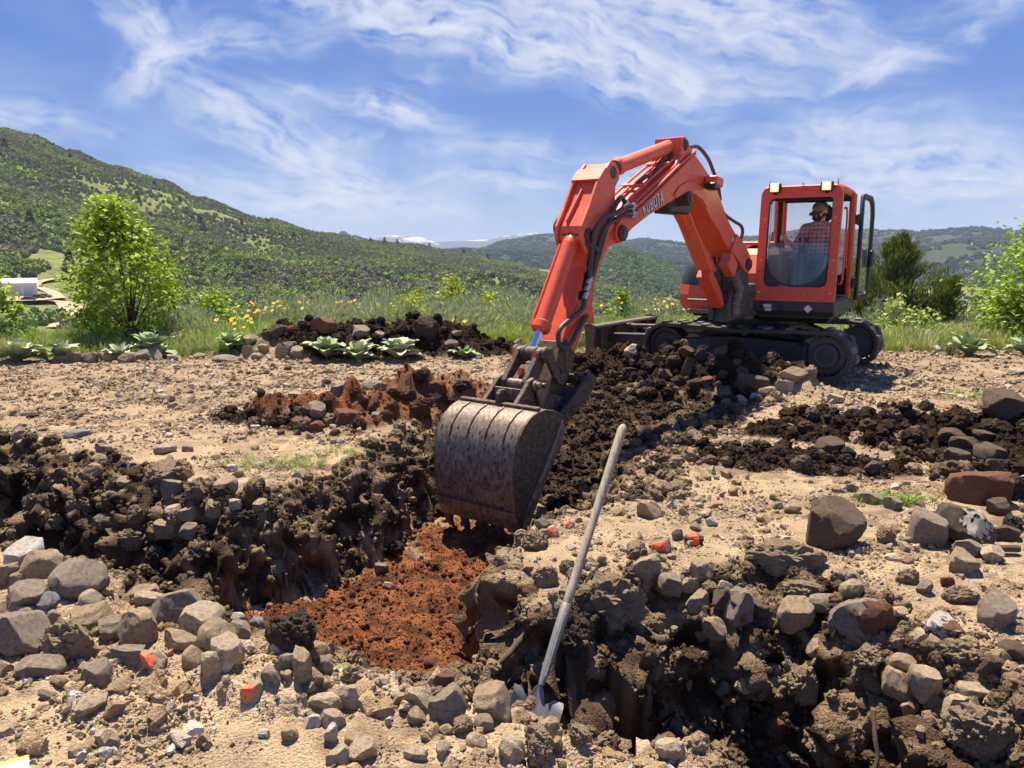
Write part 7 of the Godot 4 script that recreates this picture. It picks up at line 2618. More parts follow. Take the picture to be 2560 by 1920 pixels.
	stick("root", "thin bent root hanging down the lower right bank", "root", [v3(1.42, -0.42, -2.74), v3(1.45, -0.33, -2.78), v3(1.455, -0.26, -2.82), v3(1.47, -0.19, -2.88)], 0.008, 0.010, "root_brown", "")
	stick("branch", "cut reddish branch lying at the right picture edge", "branch", [v3(2.40, ground_at(2.4, -4.0) + 0.03, -4.0), v3(2.56, ground_at(2.56, -4.04) + 0.03, -4.04), v3(2.8, ground_at(2.8, -4.06) + 0.035, -4.06)], 0.022, 0.020, "root_brown", "stone_rust")
	stick("stick", "dark forked stick rising from the far spoil heap", "stick", [v3(-1.12, 0.26, -12.75), v3(-1.05, 0.38, -12.75), v3(-0.96, 0.50, -12.75), v3(-0.93, 0.62, -12.76)], 0.022, 0.010, "root_brown", "")
	stick("stick", "grey stick lying on the ground below the far track", "stick", [v3(4.93, 0.03, -8.86), v3(5.05, 0.03, -8.84), v3(5.22, 0.025, -8.72)], 0.014, 0.010, "dry_straw", "")
	stick("stick", "pale dry stick on the near ground at the left", "stick", [v3(-1.92, ground_at(-1.92, -2.86) + 0.008, -2.86), v3(-1.86, ground_at(-1.86, -2.82) + 0.010, -2.82), v3(-1.80, ground_at(-1.80, -2.80) + 0.008, -2.80)], 0.006, 0.004, "dry_straw", "")
	# corner of a painted board in the lower left corner
	o = thing("board", v3(-1.66, ground_at(-1.62, -2.28) + 0.015, -2.25), 0.55)
	tag(o, "white board with yellow edge, only its corner in view", "board")
	mat("board_white", Color(0.72, 0.72, 0.74), 0.5)
	mat("board_yellow", Color(0.75, 0.55, 0.05), 0.5)
	s = Shape.new()
	s.box(place(-0.06, 0.0, 0.12), Vector3(0.30, 0.012, 0.20), 0.003)
	put(s.done(), "panel", M.board_white, o)
	s = Shape.new()
	s.box(place(-0.06, 0.0, 0.012), Vector3(0.30, 0.014, 0.014), 0.003)
	put(s.done(), "yellow_edge", M.board_yellow, o)
	# sprayed setting-out marks
	var marks := [[0.78, -4.30, 0.06, 0.02, "orange paint spot left of the tape measure"], [-1.98, -6.42, 0.12, 0.025, "red paint dash on the ground above the left bank"]]
	for q: Array in marks:
		s = Shape.new()
		s.smooth(true, 1)
		var n := 14
		for i in n:
			for j in 5:
				var u := i / float(n) * 2.0 - 1.0
				var w := j / 2.5 - 1.0
				var px: float = q[0] + u * q[2]
				var pz: float = q[1] + w * q[3]
				if noise_b.get_noise_2d(px * 26.0, pz * 26.0) > 0.02 - 0.35 * absf(u * w):
					continue
				var dx: float = 2.0 / n * q[2]
				var dz: float = 0.4 * q[3]
				var c := []
				for e: Array in [[0, 0], [1, 0], [1, 1], [0, 1]]:
					var gx: float = px + e[0] * dx
					var gz: float = pz + e[1] * dz
					c.append(v3(gx, ground_at(gx, gz) + 0.005, gz))
				s.quad(c[3], c[2], c[1], c[0])
		var p := put(s.done(), "paint_mark", M.dusty_paint if M.has("dusty_paint") else mat("dusty_paint", Color(0.50, 0.21, 0.12), 0.95))
		tag(p, q[4], "paint mark")

func v2(x: float, y: float) -> Vector2:
	return Vector2(x, y)

func part_box(s: Shape, S: Transform3D, at: Vector3, size: Vector3) -> void:
	s.box(S * Transform3D(Basis(), at), size, 0.002)

func stick(called: String, label: String, category: String, pts: Array, r0: float, r1: float, m: String, end: String) -> void:
	var o := thing(called, pts[0])
	tag(o, label, category)
	var s := Shape.new()
	var c := curve(pts, 5)
	for i in c.size():
		c[i] = c[i] - (pts[0] as Vector3) + Vector3(noise_b.get_noise_1d(i * 3.0), noise_b.get_noise_1d(i * 3.0 + 50.0), 0) * r0 * 0.5
	s.hose(c, r0, 9, r1)
	put(s.done(), "stem", M[m], o)
	if end:
		s = Shape.new()
		var d := (c[1] - c[0]).normalized()
		s.turned(c[0] - d * 0.002, c[0] + d * 0.004, flat([0.0, 0.0, 0.0, r0 * 0.9, 0.003, r0 * 1.02, 0.005, 0.0]), 10)
		put(s.done(), "cut_end", M[end], o)

# ---------------------------------------------------------------- plants

class Foliage: # many small coloured faces in one mesh
	var pos := PackedVector3Array()
	var nor := PackedVector3Array()
	var col := PackedColorArray()
	func tri(a: Vector3, b: Vector3, c: Vector3, color: Color) -> void:
		var n := (c - a).cross(b - a).normalized()
		pos.append_array([a, b, c])
		nor.append_array([n, n, n])
		col.append_array([color, color, color])
	func leaf(at: Vector3, along: Vector3, face: Vector3, l: float, w: float, color: Color) -> void: # folded diamond
		var side := along.cross(face).normalized() * w * 0.5
		var tip := at + along * l
		var mid := at + along * l * 0.45
		var lift := face * w * 0.14
		tri(at, mid + side + lift, tip, color)
		tri(at, tip, mid - side + lift, color)
	func lobed(at: Vector3, along: Vector3, face: Vector3, l: float, color: Color) -> void: # maple-like
		var side := along.cross(face).normalized()
		var c := at + along * l * 0.32
		var ring := [at, c - side * l * 0.30 - along * l * 0.16, c - side * l * 0.55 + along * l * 0.12, c - side * l * 0.20 + along * l * 0.16, c - side * l * 0.26 + along * l * 0.50, c + along * l * 0.30, c + along * l * 0.72, c + along * l * 0.30, c + side * l * 0.26 + along * l * 0.50, c + side * l * 0.20 + along * l * 0.16, c + side * l * 0.55 + along * l * 0.12, c + side * l * 0.30 - along * l * 0.16]
		for k in ring.size():
			if k != 6:
				var a: Vector3 = ring[k]
				var b: Vector3 = ring[(k + 1) % ring.size()]
				if k == 5:
					tri(c + face * l * 0.05, ring[4], ring[6], color)
				elif k == 4:
					continue
				else:
					tri(c + face * l * 0.05, a, b, color)
			else:
				tri(c + face * l * 0.05, ring[6], ring[8], color)
	func blade(at: Vector3, up: Vector3, lean: Vector3, h: float, w: float, color: Color) -> void: # grass
		var side := up.cross(lean).normalized() * w * 0.5
		var m := at + up * h * 0.55 + lean * h * 0.12
		var t := at + up * h * 0.92 + lean * h * 0.42
		tri(at - side, at + side, m + side * 0.8, color)
		tri(at - side, m + side * 0.8, m - side * 0.8, color)
		tri(m - side * 0.8, m + side * 0.8, t, color)
	func done() -> ArrayMesh:
		var arr := []
		arr.resize(Mesh.ARRAY_MAX)
		arr[Mesh.ARRAY_VERTEX] = pos
		arr[Mesh.ARRAY_NORMAL] = nor
		arr[Mesh.ARRAY_COLOR] = col
		var me := ArrayMesh.new()
		me.add_surface_from_arrays(Mesh.PRIMITIVE_TRIANGLES, arr)
		return me

func any_dir() -> Vector3:
	return Vector3(rng.randfn(), rng.randfn(), rng.randfn()).normalized()

# a bushy young maple: several stems, leaves in clumps along the shoots
func maple(called: String, at: Vector3, h: float, wide: float, lean: float, clumps: int, per: int, leaf: float, tints: Array, label: String, category: String, group := "") -> void:
	var o := thing(called, at)
	tag(o, label, category, group)
	var f := Foliage.new()
	var stems := Shape.new()
	var centres: Array[Vector3] = []
	for k in clumps:
		var t := pow(rng.randf(), 0.85)
		var r := wide * (sin(PI * minf(1.0, 0.16 + t * 0.86)) * 0.95 + 0.08) * (1.0 - 0.45 * t * t) * (0.55 + 0.5 * sqrt(rng.randf()))
		var a := rng.randf() * TAU
		centres.append(Vector3(cos(a) * r + lean * t * t, 0.05 + h * 0.97 * t, sin(a) * r))
	for k in mini(clumps, 22):
		var c := centres[k]
		var b := Vector3(rng.randfn() * wide * 0.06, -0.05, rng.randfn() * wide * 0.06)
		stems.hose(curve([b, Vector3(c.x * 0.25, c.y * 0.4, c.z * 0.25), Vector3(c.x * 0.65, c.y * 0.78, c.z * 0.65), c], 4), 0.006 + 0.006 * h, 6, 0.003)
	for c in centres:
		var tint: Color = tints[rng.randi() % tints.size()]
		var spread := wide * 0.15 + 0.03
		var shoot := (Vector3(c.x, 0, c.z).normalized() * 0.4 + Vector3.UP).normalized()
		for q in per:
			var p := c + Vector3(rng.randfn(), rng.randfn() * 0.8, rng.randfn()) * spread + shoot * rng.randf_range(-0.1, 0.16)
			if p.y < 0.02:
				p.y = rng.randf_range(0.02, 0.1)
			var face := (Vector3.UP * 1.1 + any_dir()).normalized()
			var along := face.cross(any_dir()).normalized()
			along = (along + Vector3.DOWN * 0.25).normalized()
			f.lobed(p, along, face, leaf * rng.randf_range(0.65, 1.25), tint * rng.randf_range(0.8, 1.2))
	put(stems.done(), "stems", M.root_brown, o)
	put(f.done(), "crown", M.leafy, o)

func juniper(at: Vector3, h: float, wide: float, lean: float, sprays: int, label: String) -> void:
	var o := thing("juniper_tree", at)
	tag(o, label, "tree", "junipers beyond the excavator")
	var s := Shape.new()
	s.hose(curve([Vector3(0, -0.2, 0), Vector3(lean * 0.1, h * 0.35, 0), Vector3(lean * 0.5, h * 0.7, 0), Vector3(lean, h * 0.98, 0)], 5), 0.05 + 0.02 * h, 8, 0.008)
	put(s.done(), "trunk", M.root_brown, o)
	var limbs := Shape.new()
	var f := Foliage.new()
	var boughs := 90
	for b in boughs:
		var t := rng.randf_range(0.02, 0.98)
		var a := rng.randf() * TAU
		var reach := wide * (1.0 - t) * rng.randf_range(0.3, 1.3) + 0.05
		var root := Vector3(lean * t * t, h * t * 0.92, 0)
		var tip := root + Vector3(cos(a) * reach, reach * rng.randf_range(0.5, 1.2), sin(a) * reach)
		if b % 2 == 0:
			limbs.hose(PackedVector3Array([root, root.lerp(tip, 0.5) - Vector3(0, 0.03, 0), tip]), 0.014, 5, 0.004)
		var tint := Color(0.12, 0.155, 0.055).lerp(Color(0.25, 0.25, 0.085), rng.randf() * rng.randf())
		for q in sprays / boughs:
			var u := sqrt(rng.randf())
			var p := root.lerp(tip, u) + Vector3(rng.randfn(), rng.randfn(), rng.randfn()) * (0.035 + 0.07 * reach)
			var along := ((tip - root).normalized() * 0.7 + Vector3.UP * 0.8 + any_dir() * 0.6).normalized()
			f.leaf(p, along, any_dir(), rng.randf_range(0.09, 0.19), rng.randf_range(0.02, 0.036), tint * rng.randf_range(0.75, 1.3))
	put(limbs.done(), "limbs", M.root_brown, o)
	put(f.done(), "crown", M.leafy, o)

func mullein_leaf(l: float, w: float, droop: float) -> ArrayMesh: # broad felted leaf with a sunken midrib
	var s := Shape.new()
	var n := 8
	var rows := []
	for i in n + 1:
		var t := float(i) / n
		var half := w * 0.5 * pow(sin(PI * pow(clampf(t * 0.93 + 0.03, 0.0, 1.0), 0.95)), 0.75) + 0.004
		var y := l * (t * 0.55 - droop * t * t)
		var x := l * t * (0.95 - 0.1 * t)
		var wave := sin(t * 17.0) * 0.010
		rows.append([Vector3(x, y + half * 0.35 + wave, half), Vector3(x, y + half * 0.10, half * 0.5), Vector3(x, y, 0), Vector3(x, y + half * 0.10, -half * 0.5), Vector3(x, y + half * 0.35 - wave, -half)])
	s.smooth(true, 1)
	for i in n:
		for k in 4:
			s.quad(rows[i][k], rows[i][k + 1], rows[i + 1][k + 1], rows[i + 1][k])
	s.smooth(true, 2)
	for i in n:
		for k in 4:
			var d := Vector3(0, -0.004, 0)
			s.quad(rows[i + 1][k] + d, rows[i + 1][k + 1] + d, rows[i][k + 1] + d, rows[i][k] + d)
	s.smooth(false)
	for i in n:
		var d := Vector3(0, -0.004, 0)
		s.quad(rows[i][0], rows[i + 1][0], rows[i + 1][0] + d, rows[i][0] + d)
		s.quad(rows[i + 1][4], rows[i][4], rows[i][4] + d, rows[i + 1][4] + d)
	return s.done()

var mullein_leaves: Array = []

func mullein(at: Vector3, size: float, leaves: int, upright: float, pale: bool, label: String) -> void:
	var o := thing("mullein_plant", at)
	tag(o, label, "plant", "mullein rosettes at the grass edge")
	leaves = int(leaves * 1.5)
	for k in leaves:
		var ring := float(k) / leaves
		var leaf := put(mullein_leaves[rng.randi() % 3 + (3 if ring > 0.6 else 0)], "leaf", [M.mullein_green, M.mullein_pale, M.mullein_deep][(1 if pale else 0) if rng.randf() < 0.7 else rng.randi() % 3], o)
		var pitch := lerpf(-0.1, 1.25, pow(ring, 0.6)) * upright + rng.randf_range(-0.12, 0.12)
		var sc := size * 1.12 * lerpf(1.0, 0.70, ring) * rng.randf_range(0.8, 1.12)
		leaf.transform = Transform3D(Basis(Vector3.UP, k * 2.399 + rng.randf_range(-0.2, 0.2)) * Basis(Vector3(0, 0, 1), pitch) * Basis.from_scale(Vector3.ONE * sc), Vector3(0, 0.02, 0))

func make_plants() -> void:
	for d: Array in [["mullein_green", Color(0.26, 0.34, 0.16)], ["mullein_pale", Color(0.41, 0.46, 0.30)], ["mullein_deep", Color(0.13, 0.19, 0.075)]]:
		var m := mat(d[0], d[1], 0.9)
		m.rim_enabled = true
		m.rim = 0.25
		m.backlight_enabled = true
		m.backlight = Color(0.35, 0.42, 0.2)
	for k in 3:
		mullein_leaves.append(mullein_leaf(0.46, 0.20 + 0.02 * k, 0.42 + 0.08 * k))
	for k in 3:
		mullein_leaves.append(mullein_leaf(0.38, 0.15 + 0.01 * k, 0.12 + 0.05 * k))
	var spots := [
		[-7.55, -11.75, 1.15, 13, 0.75, true, "pale mullein sprawling at the left picture edge"],
		[-6.95, -11.85, 1.0, 11, 0.9, true, "pale mullein with one tall upright leaf, second from the left"],
		[-6.15, -12.05, 0.85, 9, 0.6, true, "low pale mullein between the two left-hand stands"],
		[-5.75, -12.25, 1.05, 20, 1.15, false, "tall many-leaved mullein in front of the maple"],
		[-4.45, -12.15, 0.75, 10, 0.9, false, "small green mullein left of the far spoil heap"],
		[-2.85, -11.85, 1.0, 14, 1.0, false, "dark green mullein, first of three before the spoil heap"],
		[-2.35, -11.75, 0.95, 18, 0.85, true, "pale spiky mullein, middle one before the spoil heap"],
		[-1.75, -11.8, 1.0, 18, 1.0, true, "pale mullein, last of three before the spoil heap"],
		[-0.75, -12.1, 0.7, 9, 0.5, false, "flat green mullein right of the far spoil heap"],
		[7.35, -12.4, 1.1, 12, 0.85, false, "mullein with one erect leaf at the right edge of the bare ground"],
		[8.4, -12.6, 0.9, 10, 0.7, false, "leafy mullein under the right-hand maple"],
		[1.55, -14.1, 0.9, 11, 0.8, false, "mullein half hidden behind the dozer blade"]]
	for q: Array in spots:
		mullein(v3(q[0], ground_at(q[0], q[1]), q[1]), q[2], q[3], q[4], q[5], q[6])
	var spring := [Color(0.33, 0.45, 0.055), Color(0.26, 0.38, 0.05), Color(0.42, 0.52, 0.075), Color(0.20, 0.30, 0.045)]
	var lime := [Color(0.44, 0.47, 0.065), Color(0.35, 0.41, 0.055)]
	maple("maple_tree", v3(-7.05, ground_at(-7.05, -14.3), -14.3), 2.4, 0.92, -0.25, 130, 46, 0.09, spring, "bright green young maple, the tallest on the left", "tree")
	maple("maple_tree", v3(10.6, ground_at(10.6, -15.2) - 0.1, -15.2), 2.9, 1.35, 0.5, 150, 48, 0.085, [Color(0.22, 0.32, 0.045), Color(0.28, 0.39, 0.05), Color(0.36, 0.45, 0.07)], "leafy maple cut off by the right picture edge", "tree")
	maple("maple_shrub", v3(-9.35, ground_at(-9.35, -13.8), -13.8), 1.15, 0.55, 0.0, 34, 40, 0.085, spring, "light green shrub cut off by the left picture edge", "shrub")
	maple("maple_shrub", v3(-6.75, ground_at(-6.75, -17.4), -17.4), 0.75, 0.5, 0.0, 34, 36, 0.075, spring, "green shrub peeping out behind the young maple", "shrub")
	maple("maple_shrub", v3(-2.15, ground_at(-2.15, -16.6), -16.6), 0.62, 0.42, 0.0, 30, 36, 0.07, lime, "yellow-green shrub standing alone in the meadow", "shrub")
	maple("maple_shrub", v3(-1.45, ground_at(-1.45, -18.6), -18.6), 1.0, 0.28, 0.0, 16, 34, 0.075, lime, "slim lime-green sapling right of the yellow-green shrub", "shrub")
	maple("maple_shrub", v3(-0.65, ground_at(-0.65, -19.0), -19.0), 0.6, 0.45, 0.0, 18, 34, 0.07, lime, "low lime-green bush between sapling and excavator arm", "shrub")
	maple("maple_shrub", v3(2.75, ground_at(2.75, -19.5), -19.5), 0.75, 0.25, 0.0, 14, 34, 0.075, spring, "small green sapling seen under the boom", "shrub")
	maple("broadleaf_shrub", v3(7.75, ground_at(7.75, -15.6), -15.6), 0.6, 0.32, 0.0, 16, 26, 0.075, [Color(0.30, 0.38, 0.10), Color(0.40, 0.45, 0.17)], "light round-leaved shrub behind the far track", "shrub")
	maple("broadleaf_shrub", v3(8.2, ground_at(8.2, -15.4), -15.4), 0.38, 0.4, 0.0, 14, 26, 0.075, [Color(0.30, 0.38, 0.10), Color(0.40, 0.45, 0.17)], "low round-leaved shrub at the foot of the large juniper", "shrub")
	maple("broadleaf_shrub", v3(9.6, ground_at(9.6, -14.6), -14.6), 0.85, 0.55, -0.2, 30, 36, 0.08, [Color(0.24, 0.34, 0.05), Color(0.33, 0.43, 0.07)], "green shrub leaning out from the right-hand maple", "shrub")
	juniper(v3(8.95, ground_at(8.95, -18.2) - 0.1, -18.2), 2.35, 1.05, 0.05, 13000, "large pointed juniper right of the cab")
	juniper(v3(9.55, ground_at(9.55, -17.4) - 0.1, -17.4), 1.35, 0.45, 0.35, 4200, "small leaning juniper right of the large one")
	juniper(v3(8.15, ground_at(8.15, -18.6) - 0.1, -18.6), 1.05, 0.5, 0.0, 3600, "low juniper half hidden behind the open cab door")
	make_meadow()

func make_meadow() -> void:
	var tufts: Array = []
	for v in 4:
		var f := Foliage.new()
		for k in 16:
			var a := rng.randf() * TAU
			var lean := Vector3(cos(a), 0, sin(a))
			f.blade(lean * rng.randf() * 0.05, Vector3.UP, lean * rng.randf_range(0.2, 1.2), rng.randf_range(0.14, 0.34), rng.randf_range(0.006, 0.012), Color.WHITE * rng.randf_range(0.8, 1.15))
		tufts.append(f.done())
	var green := []
	var straw := []
	for n in 26000:
		var z := -11.6 - pow(rng.randf(), 1.1) * 12.5
		var half := 2.0 + absf(z) * 0.74
		var x := rng.randf_range(-half, half)
		var e := dirt_end(x) - z + noise_b.get_noise_2d(x * 2.0, z * 2.0) * 0.7
		if e < 0.12 or z < brow(x) - 4.0:
			continue
		if x > -4.3 and x < 0.1 and z > -13.6:
			continue
		var y := ground_at(x, z)
		var patch := noise_a.get_noise_2d(x * 0.5, z * 0.7)
		var s := rng.randf_range(0.5, 1.1) * (0.75 + 0.35 * smoothstep(0.0, 1.5, e)) * (1.0 - 0.25 * smoothstep(-14.0, -18.0, z))
		var c := Color(0.26, 0.38, 0.07).lerp(Color(0.36, 0.46, 0.11), rng.randf())
		if patch + rng.randf_range(-0.3, 0.3) > 0.12:
			c = Color(0.30, 0.34, 0.16)
		var xf := Transform3D(Basis(Vector3.UP, rng.randf() * TAU) * Basis.from_scale(Vector3(s * 1.2, s, s * 1.2)), Vector3(x, y - 0.01, z))
		if rng.randf() < (0.16 if x < 5.0 else 0.40):
			straw.append([xf, Color(0.50, 0.44, 0.26) * rng.randf_range(0.8, 1.2)])
		else:
			green.append([xf, c])
	for q: Array in [[-1.75, -5.95, 0.34, 80], [-1.45, -6.25, 0.2, 24], [-2.1, -5.95, 0.25, 24]]: # sparse weeds on the left bank
		for k in q[3]:
			var x: float = q[0] + rng.randfn() * q[2] * 0.5
			var z: float = q[1] + rng.randfn() * q[2] * 0.3
			straw.append([Transform3D(Basis(Vector3.UP, rng.randf() * TAU) * Basis.from_scale(Vector3(0.5, 0.22, 0.5) * rng.randf_range(0.5, 1.1)), Vector3(x, ground_at(x, z), z)), Color(0.48, 0.48, 0.26)])
	for k in 60:
		var x := 2.55 + rng.randfn() * 0.10
		var z := -4.98 + rng.randfn() * 0.06
		green.append([Transform3D(Basis(Vector3.UP, rng.randf() * TAU) * Basis.from_scale(Vector3(0.6, 0.24, 0.6) * rng.randf_range(0.5, 1.1)), Vector3(x, ground_at(x, z), z)), Color(0.20, 0.33, 0.06)])
	for k in 40:
		var x := 5.4 + rng.randfn() * 0.2
		var z := -8.9 + rng.randfn() * 0.12
		green.append([Transform3D(Basis(Vector3.UP, rng.randf() * TAU) * Basis.from_scale(Vector3(0.6, 0.2, 0.6) * rng.randf_range(0.5, 1.1)), Vector3(x, ground_at(x, z), z)), Color(0.28, 0.36, 0.10)])
	scatter("grass", "fresh green meadow grass behind the bare earth", tufts, "leafy", green)
	scatter("dry_grass", "pale dry grass standing among the green", tufts, "leafy", straw)
	# sagebrush
	var sage: Array = []
	for v in 4:
		var f := Foliage.new()
		for k in 800:
			var d := any_dir()
			d.y = absf(d.y)
			var r := pow(rng.randf(), 0.5)
			var p := Vector3(d.x * 0.42, d.y * 0.40, d.z * 0.42) * r + Vector3(0, 0.04, 0)
			var along := (d * 0.8 + Vector3.UP * 0.7 + any_dir() * 0.7).normalized()
			f.leaf(p, along, any_dir(), rng.randf_range(0.04, 0.09), rng.randf_range(0.014, 0.028), Color(0.42, 0.45, 0.33) * rng.randf_range(0.65, 1.2))
		sage.append(f.done())
	var where := []
	for k in 84:
		var x := rng.randf_range(-8.5, 11.5)
		var z := rng.randf_range(-20.5, -14.6)
		if k < 56:
			x = rng.randf_range(-6.3, 1.2)
			z = rng.randf_range(-20.5, -15.0)
		if z < brow(x) - 1.0:
			z = brow(x) + rng.randf_range(-0.5, 1.5)
		where.append([x / -z, x, z])
	where.sort()
	for k in where.size():
		var q: Array = where[k]
		var o := put(sage[k % 4], "sagebrush", M.leafy)
		var s := rng.randf_range(1.0, 1.7)
		o.transform = Transform3D(Basis(Vector3.UP, rng.randf() * TAU) * Basis.from_scale(Vector3(s, s * rng.randf_range(0.8, 1.3), s)), v3(q[1], ground_at(q[1], q[2]) - 0.03, q[2]))
		tag(o, "grey-green sagebrush, %s from the left along the brow" % ordinal(k + 1), "sagebrush", "sagebrush along the brow")
	# balsamroot in flower
	var petal := mat("petal_yellow", Color(0.85, 0.52, 0.02), 0.8)
	petal.backlight_enabled = true
	petal.backlight = Color(0.6, 0.5, 0.1)
	mat("flower_eye", Color(0.30, 0.14, 0.02), 0.9)
	var leaves_mesh: ArrayMesh
	var lf := Foliage.new()
	for k in 26:
		var a := rng.randf() * TAU
		var out := Vector3(cos(a), rng.randf_range(0.5, 1.6), sin(a)).normalized()
		lf.leaf(Vector3(cos(a), 0, sin(a)) * 0.03, out, (Vector3.UP - out * out.y + any_dir() * 0.2).normalized(), rng.randf_range(0.16, 0.30), rng.randf_range(0.05, 0.08), Color(0.17, 0.24, 0.09) * rng.randf_range(0.8, 1.2))
	leaves_mesh = lf.done()
	var bloom := Shape.new()
	bloom.smooth(false)
	for k in 12:
		var a := TAU * k / 12.0
		var d := Vector3(cos(a), 0.12, sin(a))
		var sd := Vector3(-sin(a), 0, cos(a)) * 0.011
		bloom.quad(d * 0.010 - sd * 0.6, d * 0.010 + sd * 0.6, d * 0.034 + sd, d * 0.034 - sd)
		bloom.tri(d * 0.034 - sd, d * 0.034 + sd, d * 0.046)
	var bloom_mesh := bloom.done()
	var eye := Shape.new()
	eye.turned(Vector3(0, 0.0, 0), Vector3(0, 0.02, 0), flat([0.0, 0.0, 0.001, 0.011, 0.006, 0.011, 0.010, 0.006, 0.011, 0.0]), 10)
	var eye_mesh := eye.done()
	var beds := [[-5.6, -16.9, 9], [-5.2, -17.2, 7], [-4.85, -16.6, 5], [-4.55, -17.6, 6], [-4.0, -17.4, 6], [-3.6, -17.9, 6], [-3.25, -17.2, 3], [-2.75, -17.8, 5], [-4.95, -13.4, 5], [-4.75, -14.4, 5], [-5.3, -14.9, 4], [-4.3, -13.0, 3], [-0.95, -14.3, 4], [-0.35, -17.9, 6], [2.4, -18.2, 6], [3.3, -17.6, 7], [3.75, -17.9, 5]]
	for k in beds.size():
		var q: Array = beds[k]
		var o := thing("balsamroot", v3(q[0], ground_at(q[0], q[1]), q[1]))
		tag(o, "yellow-flowered balsamroot, %s of its kind from the left in the meadow" % ordinal(rank_of(beds, k)), "flower", "yellow balsamroot in the meadow")
		put(leaves_mesh, "leaves", M.leafy, o).rotation.y = rng.randf() * TAU
		var stems := Shape.new()
		for b in q[2]:
			var top := v3(rng.randfn() * 0.15, rng.randf_range(0.34, 0.62), rng.randfn() * 0.12)
			stems.hose(curve([v3(top.x * 0.2, 0, top.z * 0.2), v3(top.x * 0.6, top.y * 0.6, top.z * 0.6), top], 3), 0.004, 5)
			var face := (v3(rng.randfn() * 0.5, 1.0, 0.7)).normalized()
			var fl := put(bloom_mesh, "flower", M.petal_yellow, o)
			var side := face.cross(Vector3.RIGHT).normalized()
			fl.transform = Transform3D(Basis(side.cross(face), face, -side) * Basis.from_scale(Vector3.ONE * rng.randf_range(0.55, 0.95)), top)
			put(eye_mesh, "flower_eye", M.flower_eye, fl)
		put(stems.done(), "stems", M.mullein_deep, o)

func rank_of(list: Array, k: int) -> int:
	var n := 1
	for q: Array in list:
		if q[0] / -q[1] < list[k][0] / -list[k][1]:
			n += 1
	return n

const ONES := ["", "first", "second", "third", "fourth", "fifth", "sixth", "seventh", "eighth", "ninth", "tenth", "eleventh", "twelfth", "thirteenth", "fourteenth", "fifteenth", "sixteenth", "seventeenth", "eighteenth", "nineteenth"]
const TENS := ["", "", "twentieth", "thirtieth", "fortieth", "fiftieth", "sixtieth", "seventieth", "eightieth"]
const TENS_LONG := ["", "", "twenty", "thirty", "forty", "fifty", "sixty", "seventy", "eighty"]

func ordinal(n: int) -> String:
	if n < 20:
		return ONES[n]
	if n % 10 == 0:
		return TENS[n / 10]
	return TENS_LONG[n / 10] + "-" + ONES[n % 10]

# ---------------------------------------------------------------- what stands on the far land

